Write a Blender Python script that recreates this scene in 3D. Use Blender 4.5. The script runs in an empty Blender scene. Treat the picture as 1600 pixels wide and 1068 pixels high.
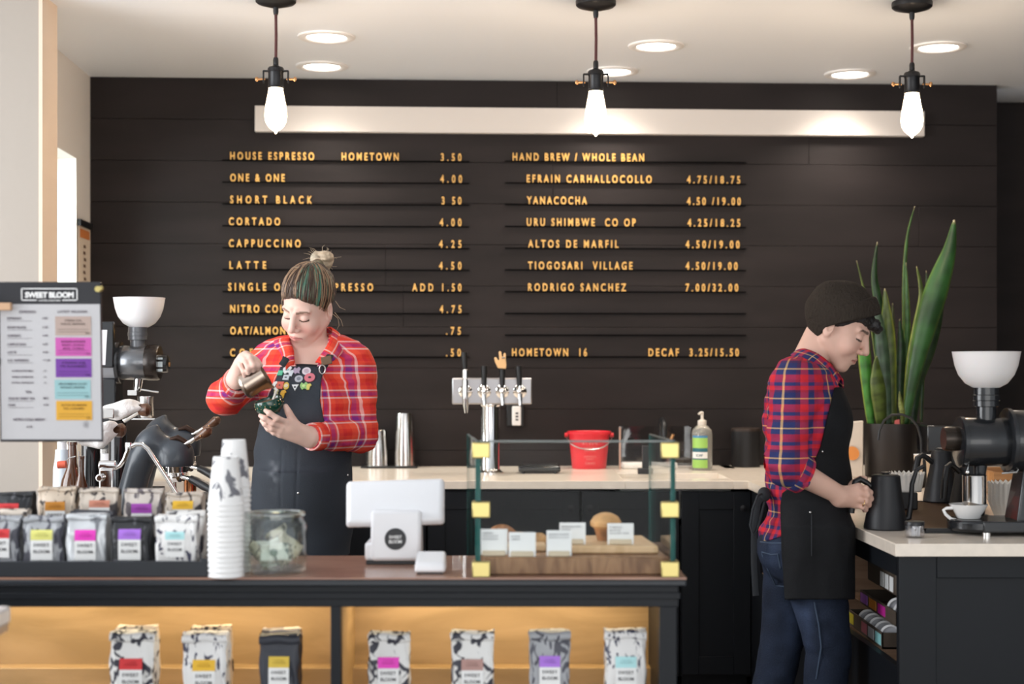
import bpy, bmesh, math, random
import numpy as np
from mathutils import Vector, Matrix, Euler

SC = bpy.context.scene
COL = SC.collection
R = math.radians
# ---------------------------------------------------------------- camera (16:9-ish frame of 1600 x 1068)
F, CX, CY, EYE = 2400.0, 800.0, 578.0, 1.37      # focal length in pixels, principal column, horizon row, eye height
cam_d = bpy.data.cameras.new('camera')
cam = bpy.data.objects.new('camera', cam_d); COL.objects.link(cam)
cam.location = (0, 0, EYE); cam.rotation_euler = (R(90), 0, 0)
cam_d.sensor_width = 36; cam_d.lens = F/1600*36
cam_d.shift_y = (CY-534)/1600
cam_d.dof.use_dof = True; cam_d.dof.focus_distance = 5.05; cam_d.dof.aperture_fstop = 2.6
cam_d.clip_start = 0.05
SC.camera = cam
# ---------------------------------------------------------------- world, daylight, exposure
SC.view_settings.view_transform = 'Standard'; SC.view_settings.look = 'None'
SC.view_settings.exposure = 0.12; SC.view_settings.gamma = 1.0; SC.view_settings.use_curve_mapping = False
SC.cycles.use_denoising = True
SC.cycles.max_bounces = 8; SC.cycles.transparent_max_bounces = 16
SC.cycles.sample_clamp_indirect = 6.0
SC.cycles.caustics_reflective = False; SC.cycles.caustics_refractive = False
world = bpy.data.worlds.new('overcast_sky'); SC.world = world; world.use_nodes = True
bg = world.node_tree.nodes['Background']; bg.inputs[0].default_value = (0.90, 0.95, 1.0, 1); bg.inputs[1].default_value = 1.0

def area(name, loc, target, sx, sy, power, color):
    d = bpy.data.lights.new(name, 'AREA'); d.shape = 'RECTANGLE'; d.size = sx; d.size_y = sy
    d.energy = power; d.color = color
    o = bpy.data.objects.new(name, d); COL.objects.link(o); o.location = loc
    o.rotation_euler = (Vector(target)-Vector(loc)).to_track_quat('-Z', 'Y').to_euler()
    return o
# daylight through the shop's street windows: a tall one to the left of the bar and the glazed front behind the customers
area('daylight_side_window', (-3.72, 3.3, 1.65), (-0.3, 4.7, 1.5), 2.6, 2.1, 140, (0.94, 0.97, 1.0))
area('daylight_shop_front', (0.6, -2.2, 1.5), (0.2, 5.0, 1.6), 5.0, 2.4, 85, (1.0, 0.98, 0.95))

def at(px, py, Y):
    "the place at depth Y that lies on the ray through a pixel of the photograph"
    return Vector(((px-CX)/F*Y, Y, EYE-(py-CY)/F*Y))
def sc(Y): return Y/F                              # metres per pixel at depth Y

# ---------------------------------------------------------------- materials
MATS = {}
def nt(m): return m.node_tree.nodes, m.node_tree.links
def mat(name, col, rough=0.5, metal=0.0, spec=0.5, bump=0, bscale=40, vary=0, vscale=8, coat=0, trans=0, emit=None, estr=0, stretch=(1,1,1), sss=0, ior=1.45):
    if name in MATS: return MATS[name]
    m = bpy.data.materials.new(name); m.use_nodes = True; N, L = nt(m)
    b = N['Principled BSDF']
    b.inputs['Base Color'].default_value = (*col, 1); b.inputs['Roughness'].default_value = rough
    b.inputs['Metallic'].default_value = metal; b.inputs['Specular IOR Level'].default_value = spec
    b.inputs['Coat Weight'].default_value = coat; b.inputs['Transmission Weight'].default_value = trans; b.inputs['IOR'].default_value = ior
    if sss:
        b.inputs['Subsurface Weight'].default_value = sss; b.inputs['Subsurface Radius'].default_value = (0.012, 0.005, 0.003); b.inputs['Subsurface Scale'].default_value = 0.5
    if emit: b.inputs['Emission Color'].default_value = (*emit, 1); b.inputs['Emission Strength'].default_value = estr
    if bump or vary:
        tc = N.new('ShaderNodeTexCoord'); mp = N.new('ShaderNodeMapping'); mp.inputs['Scale'].default_value = stretch
        L.new(tc.outputs['Object'], mp.inputs[0])
    if vary:
        n = N.new('ShaderNodeTexNoise'); n.inputs['Scale'].default_value = vscale; n.inputs['Detail'].default_value = 5
        L.new(mp.outputs[0], n.inputs['Vector'])
        r = N.new('ShaderNodeValToRGB'); r.color_ramp.elements[0].position = .3; r.color_ramp.elements[1].position = .7
        r.color_ramp.elements[0].color = (*[c*(1-vary) for c in col], 1); r.color_ramp.elements[1].color = (*[min(1, c*(1+vary)) for c in col], 1)
        L.new(n.outputs[0], r.inputs[0]); L.new(r.outputs[0], b.inputs['Base Color'])
    if bump:
        n2 = N.new('ShaderNodeTexNoise'); n2.inputs['Scale'].default_value = bscale; n2.inputs['Detail'].default_value = 4
        L.new(mp.outputs[0], n2.inputs['Vector'])
        bp = N.new('ShaderNodeBump'); bp.inputs['Strength'].default_value = bump; bp.inputs['Distance'].default_value = 0.01
        L.new(n2.outputs[0], bp.inputs['Height']); L.new(bp.outputs[0], b.inputs['Normal'])
    MATS[name] = m
    return m
def wood(name, c1, c2, rough=0.45, scale=6, stretch=(1, 8, 8), coat=0):
    if name in MATS: return MATS[name]
    m = mat(name, c1, rough, coat=coat); N, L = nt(m); b = N['Principled BSDF']
    tc = N.new('ShaderNodeTexCoord'); mp = N.new('ShaderNodeMapping'); mp.inputs['Scale'].default_value = stretch
    n = N.new('ShaderNodeTexNoise'); n.inputs['Scale'].default_value = scale; n.inputs['Detail'].default_value = 6; n.inputs['Distortion'].default_value = 1.2
    r = N.new('ShaderNodeValToRGB'); r.color_ramp.elements[0].position = .35; r.color_ramp.elements[1].position = .68
    r.color_ramp.elements[0].color = (*c1, 1); r.color_ramp.elements[1].color = (*c2, 1)
    L.new(tc.outputs['Object'], mp.inputs[0]); L.new(mp.outputs[0], n.inputs[0]); L.new(n.outputs[0], r.inputs[0]); L.new(r.outputs[0], b.inputs['Base Color'])
    return m
def pane(name, tint=(0.93, 0.97, 0.96), refl=(1, 1, 1), base=.055):
    "thin sheet glass: clear, with a mirror that grows towards grazing angles"
    if name in MATS: return MATS[name]
    m = bpy.data.materials.new(name); m.use_nodes = True; N, L = nt(m); N.remove(N['Principled BSDF'])
    t = N.new('ShaderNodeBsdfTransparent'); t.inputs[0].default_value = (*tint, 1)
    g = N.new('ShaderNodeBsdfGlossy'); g.inputs['Roughness'].default_value = 0.02; g.inputs[0].default_value = (*refl, 1)
    ge = N.new('ShaderNodeNewGeometry'); dt = N.new('ShaderNodeVectorMath'); dt.operation = 'DOT_PRODUCT'; L.new(ge.outputs['Incoming'], dt.inputs[0]); L.new(ge.outputs['Normal'], dt.inputs[1])
    def mth(op, a, b=None):
        q = N.new('ShaderNodeMath'); q.operation = op
        for i, v in enumerate((a, b)):
            if v is None: continue
            if isinstance(v, (int, float)): q.inputs[i].default_value = v
            else: L.new(v, q.inputs[i])
        return q.outputs[0]
    c_ = mth('SUBTRACT', 1.0, mth('ABSOLUTE', dt.outputs['Value'])); f = mth('ADD', mth('MULTIPLY', mth('POWER', c_, 4.0), .8), base)
    x = N.new('ShaderNodeMixShader'); L.new(f, x.inputs[0]); L.new(t.outputs[0], x.inputs[1]); L.new(g.outputs[0], x.inputs[2])
    L.new(x.outputs[0], N['Material Output'].inputs[0]); MATS[name] = m
    return m
def speckle(name, base, ink, scale=60, stretch=(1, 1, .45), thr=.56, rough=.5, metal=0):
    "paper printed with dark leaf-like flecks"
    if name in MATS: return MATS[name]
    m = mat(name, base, rough, metal, bump=.25, bscale=35); N, L = nt(m); b = N['Principled BSDF']
    tc = N.new('ShaderNodeTexCoord'); mp = N.new('ShaderNodeMapping'); mp.inputs['Scale'].default_value = stretch; mp.inputs['Rotation'].default_value = (0, .5, 0)
    n = N.new('ShaderNodeTexNoise'); n.inputs['Scale'].default_value = scale; n.inputs['Detail'].default_value = 1.5; n.inputs['Distortion'].default_value = .8
    r = N.new('ShaderNodeValToRGB'); r.color_ramp.elements[0].position = thr; r.color_ramp.elements[1].position = thr+.04
    r.color_ramp.elements[0].color = (*base, 1); r.color_ramp.elements[1].color = (*ink, 1)
    L.new(tc.outputs['Object'], mp.inputs[0]); L.new(mp.outputs[0], n.inputs[0]); L.new(n.outputs[0], r.inputs[0]); L.new(r.outputs[0], b.inputs['Base Color'])
    return m
def attr_mat(name, rough=.5, sss=0, bump=0, bscale=60, spec=.5, stretch=(1, 1, 1)):
    "colour comes from the mesh's own colour attribute"
    if name in MATS: return MATS[name]
    m = mat(name, (.8, .8, .8), rough, spec=spec, sss=sss, bump=bump, bscale=bscale, stretch=stretch); N, L = nt(m)
    a = N.new('ShaderNodeAttribute'); a.attribute_name = 'tone'; L.new(a.outputs['Color'], N['Principled BSDF'].inputs['Base Color'])
    return m

# ---------------------------------------------------------------- mesh builder
def wloc(o):
    v = Vector((0, 0, 0))
    while o is not None: v += o.location; o = o.parent
    return v
class MB:
    def __init__(s): s.v = []; s.f = []
    def add(s, vs, fs):
        k = len(s.v); s.v += [Vector(p) for p in vs]; s.f += [[i+k for i in f] for f in fs]; return s
    def box(s, c, d, rot=None):
        c = Vector(c); hx, hy, hz = d[0]/2, d[1]/2, d[2]/2
        vs = [Vector((x, y, z)) for x in (-hx, hx) for y in (-hy, hy) for z in (-hz, hz)]
        if rot is not None: vs = [rot @ p for p in vs]
        return s.add([c+p for p in vs], [(0, 1, 3, 2), (4, 6, 7, 5), (0, 4, 5, 1), (2, 3, 7, 6), (0, 2, 6, 4), (1, 5, 7, 3)])
    def span(s, x0, x1, y0, y1, z0, z1): return s.box(((x0+x1)/2, (y0+y1)/2, (z0+z1)/2), (abs(x1-x0), abs(y1-y0), abs(z1-z0)))
    def hexa(s, b, t):
        "solid between two quads (four points each, same order)"
        return s.add(list(b)+list(t), [(3, 2, 1, 0), (4, 5, 6, 7), (0, 1, 5, 4), (1, 2, 6, 5), (2, 3, 7, 6), (3, 0, 4, 7)])
    def lathe(s, prof, c=(0, 0, 0), seg=32, M=None, sx=1, sy=1, caps=True):
        "profile of (radius, height) turned about the z axis, then moved by M"
        c = Vector(c); n = len(prof); vs = []; fs = []
        for r, z in prof:
            for k in range(seg):
                a = 2*math.pi*k/seg; p = Vector((r*sx*math.cos(a), r*sy*math.sin(a), z)); vs.append(c+(M @ p if M is not None else p))
        for i in range(n-1):
            for k in range(seg):
                k2 = (k+1) % seg; fs.append((i*seg+k, i*seg+k2, (i+1)*seg+k2, (i+1)*seg+k))
        if caps and prof[0][0] > 1e-5: fs.append(tuple(range(seg))[::-1])
        if caps and prof[-1][0] > 1e-5: fs.append(tuple(range((n-1)*seg, n*seg)))
        return s.add(vs, fs)
    def tube(s, pts, r, seg=12, flat=1.0, up=None):
        pts = [Vector(p) for p in pts]; n = len(pts)
        rs = r if isinstance(r, (list, tuple)) else [r]*n
        vs = []; fs = []; u = None
        for i in range(n):
            t = (pts[min(i+1, n-1)]-pts[max(i-1, 0)]).normalized()
            if u is None:
                a = Vector(up) if up else (Vector((0, 0, 1)) if abs(t.z) < .9 else Vector((1, 0, 0)))
                u = (a-t*a.dot(t)).normalized()
            else: u = (u-t*u.dot(t)).normalized()
            w = t.cross(u)
            for k in range(seg):
                a = 2*math.pi*k/seg; vs.append(pts[i]+(u*math.cos(a)*flat+w*math.sin(a))*rs[i])
        for i in range(n-1):
            for k in range(seg):
                k2 = (k+1) % seg; fs.append((i*seg+k, i*seg+k2, (i+1)*seg+k2, (i+1)*seg+k))
        fs.append(tuple(range(seg))[::-1]); fs.append(tuple(range((n-1)*seg, n*seg)))
        return s.add(vs, fs)
    def cyl(s, p0, p1, r0, r1=None, seg=28): return s.tube([p0, p1], [r0, r0 if r1 is None else r1], seg)
    def ball(s, c, r, seg=20, M=None):
        r = r if isinstance(r, (tuple, list)) else (r, r, r); n = seg//2
        pr = [(max(1e-6, math.sin(math.pi*i/n)), -math.cos(math.pi*i/n)) for i in range(n+1)]
        S = Matrix.Diagonal(r)
        return s.lathe(pr, c, seg, (M @ S) if M is not None else S)
    def grid(s, fn, nu, nv, thick=0):
        P = [[Vector(fn(i/nu, j/nv)) for j in range(nv+1)] for i in range(nu+1)]
        vs = [p for row in P for p in row]; w = nv+1
        fs = [(i*w+j, (i+1)*w+j, (i+1)*w+j+1, i*w+j+1) for i in range(nu) for j in range(nv)]
        return s.add(vs, fs)
    def prism(s, poly, fn0, fn1):
        n = len(poly); vs = [fn0(*p) for p in poly]+[fn1(*p) for p in poly]
        fs = [tuple(range(n))[::-1], tuple(range(n, 2*n))]+[(i, (i+1) % n, n+(i+1) % n, n+i) for i in range(n)]
        return s.add(vs, fs)
    def build(s, name, m, parent=None, origin=None, bevel=0, smooth=True, seg=2, angle=35, solid=0, sub=0, loc=None):
        base = wloc(parent) if parent is not None else Vector(origin if origin is not None else (0, 0, 0))
        me = bpy.data.meshes.new(name); me.from_pydata([tuple(p-base) for p in s.v], [], s.f)
        b = bmesh.new(); b.from_mesh(me); bmesh.ops.recalc_face_normals(b, faces=b.faces); b.to_mesh(me); b.free()
        me.materials.append(m); o = bpy.data.objects.new(name, me); COL.objects.link(o)
        if parent is not None: o.parent = parent
        else: o.location = base
        if smooth:
            me.polygons.foreach_set('use_smooth', [True]*len(me.polygons)); me.set_sharp_from_angle(angle=R(angle))
        if solid:
            q = o.modifiers.new('thickness', 'SOLIDIFY'); q.thickness = solid; q.offset = 0
        if sub: q = o.modifiers.new('smooth', 'SUBSURF'); q.levels = q.render_levels = sub
        if bevel: q = o.modifiers.new('bevel', 'BEVEL'); q.width = bevel; q.segments = seg; q.limit_method = 'ANGLE'; q.angle_limit = R(40); q.harden_normals = False
        return o
def thing(name, label, cat, loc=(0, 0, 0), group=None):
    o = bpy.data.objects.new(name, None); o.empty_display_size = .05; COL.objects.link(o); o.location = loc
    return tag(o, label, cat, group)
def tag(o, label, cat, group=None):
    o['label'] = label; o['category'] = cat
    if group: o['group'] = group
    return o
def struct(o, label=None):
    o['kind'] = 'structure'
    if label: o['label'] = label
    return o
def lab(o, label): o['label'] = label; return o
# writing: a font outline turned into a thin solid, standing upright and facing -Y unless turned
def text_parts(s, cap, width=None, bold=0.0, depth=.002, nar=1.0):
    c = bpy.data.curves.new('t', 'FONT'); c.body = s; c.size = 1; c.offset = bold; c.resolution_u = 3
    o = bpy.data.objects.new('t', c); COL.objects.link(o); dg = bpy.context.evaluated_depsgraph_get()
    def ext():
        bpy.context.view_layer.update(); me = o.to_mesh(); xs = [v.co.x for v in me.vertices]; ys = [v.co.y for v in me.vertices]
        r = (min(xs), max(xs), min(ys), max(ys)); o.to_mesh_clear(); return r
    c.body = 'H'; e = ext(); k = cap/(e[3]-e[2]); c.body = s
    if width and len(s) > 1:
        width = width/nar; e = ext(); w1 = (e[1]-e[0])*k; c.space_character = 1.5; e = ext(); w2 = (e[1]-e[0])*k
        sp = 1+.5*(width-w1)/(w2-w1) if abs(w2-w1) > 1e-6 else 1
        c.space_character = max(.6, sp)
    c.extrude = depth/2/k
    e = ext(); me = o.to_mesh()
    fx = 1.0
    if width and len(s) > 1: fx = nar*width/((e[1]-e[0])*k)
    vs = [Vector(((v.co.x-e[0])*k*fx, -v.co.z*k, v.co.y*k)) for v in me.vertices]; fs = [tuple(p.vertices) for p in me.polygons]
    o.to_mesh_clear(); bpy.data.objects.remove(o); bpy.data.curves.remove(c)
    return vs, fs, (e[1]-e[0])*k*fx
def write(mb, s, pos, cap, width=None, bold=.0, depth=.002, M=None, center=False, nar=1.0):
    "text whose baseline starts (or is centred) at pos"
    vs, fs, w = text_parts(s, cap, width, bold, depth, nar); pos = Vector(pos)
    off = Vector((-w/2 if center else 0, 0, 0))
    mb.add([pos+((M @ (p+off)) if M is not None else (p+off)) for p in vs], fs); return w

def words_of(vs, fs, gap):
    "split lettering into its words by the wide gaps between letters"
    iv = sorted((min(vs[i].x for i in f), max(vs[i].x for i in f)) for f in fs); cuts = []; e = iv[0][1]
    for a, b in iv:
        if a-e > gap: cuts.append((a+e)/2)
        e = max(e, b)
    out = [[] for _ in range(len(cuts)+1)]
    for f in fs: out[sum(min(vs[i].x for i in f) > c for c in cuts)].append(f)
    res = []
    for g in out:
        ids = sorted({i for f in g for i in f}); m = {i: k for k, i in enumerate(ids)}; res.append(([vs[i] for i in ids], [tuple(m[i] for i in f) for f in g]))
    return res
# ================================================================ the setting
TW = 0.049; CEIL = 2.76
WX, WY = -2.0, 7.28                                   # the inner corner of back and left wall
WM = Matrix.Rotation(math.atan(TW), 4, 'Z').to_3x3()
def wy(X): return WY+TW*(X-WX)
def wallpt(px, py, off=0.0):
    "point on the back wall seen at a pixel, lifted off it by off"
    Y = (WY-TW*WX)/(1-TW*(px-CX)/F)
    p = at(px, py, Y); return p+WM @ Vector((0, -off, 0))
m_black = mat('charcoal_wall_paint', (.0180, .0138, .0136), .6, spec=.25, vary=.25, vscale=1.5, bump=.06, bscale=25, stretch=(1, 1, 5))
m_white = mat('warm_white_paint', (.80, .75, .70), .6, bump=.05, bscale=60)
m_ceil = mat('white_ceiling_paint', (.85, .885, .93), .42, bump=.10, bscale=2.2, stretch=(.7, 3, 1))
m_floor = mat('dark_wood_floor', (.055, .035, .025), .5, vary=.4, vscale=5, stretch=(1, 6, 1))
m_joinery = mat('blue_black_joinery_paint', (.0060, .0075, .0102), .45, spec=.3, bump=.03, bscale=80)
m_cream = mat('cream_column_paint', (.37, .325, .28), .6, bump=.04, bscale=50)

mb = MB(); L = 4.36; zh = 0.0; n = 14; hgt = CEIL/n    # horizontal boards with thin shadow gaps
cuts = random.Random(3)
for i in range(n):
    z0 = i*hgt; a = 0.0; stops = sorted([cuts.uniform(.6, 4.0)])+[L+.012]
    for b in stops:
        c = Vector((WX, WY, 0))+WM @ Vector(((a+b)/2, .05, z0+hgt/2)); mb.box(c, (b-a-.0006, .10, hgt-.0012), WM); a = b
mb.box(Vector((WX, WY, 0))+WM @ Vector((L/2, .10, CEIL/2)), (L, .06, CEIL), WM)
struct(mb.build('wall_back', m_black, origin=(WX, WY, 0), bevel=.0012, seg=1))
# recess to the right of the menu wall
mb = MB(); e = Vector((WX, WY, 0))+WM @ Vector((L, 0, 0)); mb.span(e.x-.3, 4.6, 7.98, 8.08, 0, CEIL); struct(mb.build('wall_recess', m_black, origin=(e.x, 8, 0)))
mb = MB(); mb.span(3.55, 3.65, 3.0, 8.1, 0, CEIL); struct(mb.build('wall_right', m_black, origin=(3.6, 5, 0)))
# left wall with a narrow bright window, and the column in front of it
def lx(Y): return WX+TW*(WY-Y)
mb = MB()
def lseg(y0, y1, z0, z1):
    mb.hexa([(lx(y0)-.22, y0, z0), (lx(y0), y0, z0), (lx(y1), y1, z0), (lx(y1)-.22, y1, z0)], [(lx(y0)-.22, y0, z1), (lx(y0), y0, z1), (lx(y1), y1, z1), (lx(y1)-.22, y1, z1)])
lseg(5.87, 6.52, 0, CEIL); lseg(7.0, WY+.1, 0, CEIL); lseg(6.52, 7.0, 0, 1.0); lseg(6.52, 7.0, 2.335, CEIL)
struct(mb.build('wall_left', m_white, origin=(WX, 6.5, 0)))
mb = MB(); mb.span(-3.6, -1.75, 5.69, 5.87, 0, CEIL); struct(mb.build('wall_column', m_cream, origin=(-1.75, 5.78, 0)))
struct(MB().span(-1.752, -1.738, 5.685, 5.872, 0, CEIL).build('lit_return_1', mat('peach_lit_edge', (.72, .58, .46), .55), origin=(-1.745, 5.78, 0)))  # peach strip over the column's return, coloured brighter than the front to look lit
w = MB()
for a, b, c, d in ((6.52, 6.55, 1.0, 2.335), (6.97, 7.0, 1.0, 2.335), (6.55, 6.97, 1.0, 1.03), (6.55, 6.97, 2.305, 2.335)): w.span(-2.19, -2.15, a, b, c, d)
win = struct(w.build('window_1', m_white, origin=(-2.17, 6.76, 1.0)))
w = MB(); w.span(-2.172, -2.168, 6.55, 6.97, 1.03, 2.305); w.build('glass', pane('window_glass'), win)
# bright sky outside that window
# the shop's side wall towards the street, with the wide window the daylight comes through
mb = MB()
for a, b, c, d in ((-1.0, 1.9, 0, CEIL), (4.7, 5.69, 0, CEIL), (1.9, 4.7, 0, .55), (1.9, 4.7, 2.72, CEIL)): mb.span(-3.85, -3.70, a, b, c, d)
struct(mb.build('wall_street', m_white, origin=(-3.78, 3, 0)))
w = MB()
for a, b, c, d in ((1.9, 1.95, .55, 2.72), (4.65, 4.7, .55, 2.72), (3.27, 3.33, .55, 2.72), (1.95, 4.65, .55, .60), (1.95, 4.65, 2.67, 2.72)): w.span(-3.80, -3.74, a, b, c, d)
struct(w.build('window_2', m_black, origin=(-3.77, 3.3, .55)))
a_ = area('daylight_small_window', (-3.0, 6.4, 2.2), (-1.9, 6.85, 1.6), 1.2, 1.4, 150, (.93, .97, 1.0))
mb = MB(); mb.span(-5, 4.7, -.3, 8.1, CEIL, CEIL+.1); struct(mb.build('ceiling', m_ceil, origin=(0, 4, CEIL)))
mb = MB(); mb.span(-5, 4.7, 3.42, 8.1, -.1, 0); struct(mb.build('floor', m_floor, origin=(0, 5, 0)))
mb = MB(); mb.span(-5, 4.7, -3.0, 3.4199, -.1, 0); struct(mb.build('floor_shop', mat('pale_bounce_floor', (.62, .61, .60), .5, vary=.12, vscale=3), origin=(0, 1, 0)))  # unseen customer-side floor, made pale to bounce light up to the ceiling

# ---------------------------------------------------------------- recessed ceiling lights
m_trim = mat('white_light_trim', (.82, .80, .78), .4)
m_glow = mat('downlight_diffuser', (1, 1, 1), .5, emit=(1, .92, .82), estr=9)
DL = [(510, 57, 'front left recessed ceiling light, just behind the left pendant cord'),
      (503, 103, 'recessed ceiling light close to the menu wall beside the left pendant socket'),
      (1025, 71, 'recessed ceiling light to the right of the middle pendant cord'),
      (957, 111, 'recessed ceiling light partly hidden behind the middle pendant socket'),
      (1466, 73, 'recessed ceiling light next to the right pendant cord'),
      (1328, 115, 'recessed ceiling light close to the wall left of the right pendant socket')]
def downlight(X, Y, label, power=30, vis=True):
    z = CEIL
    t = thing('recessed_light', label, 'ceiling light', (X, Y, z), 'recessed lights in the white ceiling')
    MB().lathe([(.120, 0), (.119, -.006), (.112, -.009), (.092, -.010), (.082, -.004), (.080, -.001)], (X, Y, z), 40).build('trim_ring', m_trim, t)
    MB().lathe([(.0801, -.001), (.079, -.005), (.0001, -.006)], (X, Y, z), 40).build('diffuser', m_glow, t)
    d = bpy.data.lights.new('downlight', 'SPOT'); d.energy = power; d.color = (1, .90, .79); d.spot_size = R(125); d.spot_blend = .9; d.shadow_soft_size = .07
    o = bpy.data.objects.new('downlight_beam', d); COL.objects.link(o); o.location = (X, Y, z-.03)
for px, py, lb in DL:
    Y = F*(CEIL-EYE)/(CY-py); p = at(px, py, Y); downlight(p.x, p.y, lb, 34 if Y > 6.8 else 22)

# ---------------------------------------------------------------- pendants with bare filament bulbs
m_iron = mat('blackened_iron', (.012, .012, .014), .42, .3, coat=.1)
m_brass_dull = mat('dull_brass', (.55, .30, .14), .35, 1)
m_cord = mat('brown_cloth_cord', (.10, .035, .035), .8)
m_bulb = mat('glowing_bulb_glass', (1, .85, .6), .2, emit=(1, .74, .47), estr=11)
m_fil = mat('hot_filament', (1, .8, .4), .4, emit=(1, .75, .4), estr=60)
def pendant(px, pyc, label):
    Y = F*(CEIL-EYE)/(CY-pyc); k = sc(Y); X = (px-CX)*k; z = CEIL
    t = thing('pendant_light', label, 'pendant light', (X, Y, z), 'bare bulb pendants over the counter')
    c = (X, Y, z)
    MB().lathe([(.0001, 0), (.074, 0), (.076, -.006), (.075, -.020), (.068, -.026), (.040, -.034), (.018, -.040), (.0001, -.040)], c, 40).build('canopy', m_iron, t)
    zs = lambda row: -(row)*k                       # rows below the canopy in photo pixels
    MB().lathe([(.010, -.036), (.010, zs(24)), (.008, zs(28)), (.0001, zs(28))], c, 20).build('cord_grip', m_iron, t)
    MB().tube([(X, Y, z+zs(27)), (X+.001, Y, z+zs(60)), (X, Y, z+zs(97))], .0055, 10).build('cord', m_cord, t)
    s = MB().lathe([(.0001, zs(94)), (.008, zs(95)), (.010, zs(98)), (.010, zs(107)), (.016, zs(109)), (.026, zs(110)), (.030, zs(112)), (.031, zs(117)), (.028, zs(119)), (.028, zs(140)), (.030, zs(141)), (.030, zs(143)), (.0001, zs(143))], c, 32).build('socket', m_iron, t)
    for sg in (-1, 1):
        b = MB(); zz = z+zs(116)
        b.box((X+sg*.036, Y, zz), (.022, .012, .006)); b.box((X+sg*.046, Y, zz-.022), (.005, .016, .046))
        br = b.build('socket_bracket', m_iron, s, bevel=.001)
        MB().cyl((X+sg*.040, Y, zz-.030), (X+sg*.066, Y, zz-.030), .004, seg=12).ball((X+sg*.071, Y, zz-.030), (.007, .004, .009), 12).build('thumb_screw', m_brass_dull, s)
    zb = z+zs(143)
    pr = [(.0001, .002), (.026, .002), (.027, -.006), (.031, -.030), (.037, -.062), (.041, -.090), (.042, -.108), (.038, -.130), (.028, -.148), (.014, -.160), (.006, -.165), (.004, -.172), (.0001, -.174)]
    MB().lathe([(r, h*.97) for r, h in pr], (X, Y, zb), 32).build('bulb', m_bulb, t, angle=60)
    d = bpy.data.lights.new('bulb_light', 'POINT'); d.energy = 9; d.color = (1, .76, .54); d.shadow_soft_size = .045
    o = bpy.data.objects.new('bulb_light', d); COL.objects.link(o); o.location = (X, Y, zb-.215)
pendant(431, -5, 'left pendant with a bare glowing teardrop bulb on a brown cord')
pendant(931, 0, 'middle pendant with a bare glowing teardrop bulb, socket arms turned aside')
pendant(1425, 3, 'right pendant with a bare glowing teardrop bulb and whole black canopy')

# ---------------------------------------------------------------- menu wall: white header board, rails and letters
m_board = mat('white_header_paint', (.66, .61, .57), .55)
a0, a1 = wallpt(400, 187), wallpt(1441, 192)
hb = MB(); mid = (a0+a1)/2; ztop = wallpt(400, 167).z; zbot = wallpt(400, 207).z
hb.box((mid.x, mid.y-.022, (ztop+zbot)/2), ((a1-a0).length, .040, ztop-zbot), WM)
tag(hb.build('header_board', m_board, origin=(mid.x, mid.y, zbot), bevel=.003), 'long blank white board running along the top of the black menu wall', 'sign board')
m_gold = mat('gold_letter', (.78, .44, .11), .38, .0, spec=.6, vary=.12, vscale=9)
m_rail = mat('black_menu_rail', (.004, .0038, .004), .9, spec=.05)
def row(x0, x1, yr0, yr1, words, label):
    "a rail from (x0,yr0) to (x1,yr1) and words given as (text, first pixel, last pixel)"
    a, b = wallpt(x0, yr0), wallpt(x1, yr1); mid = (a+b)/2; ztop_ = mid.z
    t = thing('menu_row', label, 'menu row', (mid.x, mid.y, mid.z), 'menu rows on the black wall')
    r = MB(); c = mid+WM @ Vector((0, -.006, 0)); r.box(c, ((b-a).length, .012, .004), WM); r.box(c+WM @ Vector((0, -.005, -.0015)), ((b-a).length, .002, .005), WM)
    r.build('rail', m_rail, t)
    for (s, p0, p1) in words:
        y = yr0+(yr1-yr0)*((p0-x0)/(x1-x0))-5.2
        q0, q1 = wallpt(p0, y, .006), wallpt(p1, y, .006)
        cap = 12.4*sc(q0.y); vs, fs, w = text_parts(s, cap, (q1-q0).length, .024, .007, .66); pos = Vector((q0.x, q0.y, ztop_+.0025))
        for v2, f2 in words_of(vs, fs, .5*cap):
            MB().add([pos+WM @ p for p in v2], f2).build('price_lettering' if s[0].isdigit() or s[0] == '.' or s.startswith('ADD') else 'item_lettering', m_gold, t, smooth=False)
LR = [('HOUSE ESPRESSO', 360, 491, [('HOMETOWN', 534, 623)], '3.50', 689, 721), ('ONE & ONE', 360, 445, [], '4.00', 688, 722), ('SHORT BLACK', 360, 488, [], '3 50', 690, 721),
      ('CORTADO', 358, 438, [], '4.00', 687, 721), ('CAPPUCCINO', 358, 470, [], '4.25', 686, 721), ('LATTE', 359, 416, [], '4.50', 686, 721),
      ('SINGLE ORIGIN ESPRESSO', 357, 583, [], 'ADD 1.50', 644, 721), ('NITRO COLD BREW', 360, 503, [], '4.75', 687, 721), ('OAT/ALMOND MILK', 360, 498, [], '.75', 697, 720), ('COFFEE OF THE DAY', 360, 571, [], '.50', 697, 720)]
LL = ['top row of the left menu column, house espresso at 3.50', 'left menu row reading one and one, 4.00', 'left menu row reading short black, price without its point', 'left menu row reading cortado, 4.00',
      'left menu row reading cappuccino, 4.25', 'left menu row reading latte, 4.50', 'left menu row, single origin espresso add 1.50, partly behind the bun', 'left menu row starting nitro, 4.75', 'left menu row starting oat, .75',
      'lowest row of the left menu column, .50']
for i, (s, p0, p1, ex, pr, q0, q1) in enumerate(LR):
    y = 250.5+34.05*i
    row(348, 733, y, y+1.9-.16*i, [(s, p0, p1)]+ex+[(pr, q0, q1)], LL[i])
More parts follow.
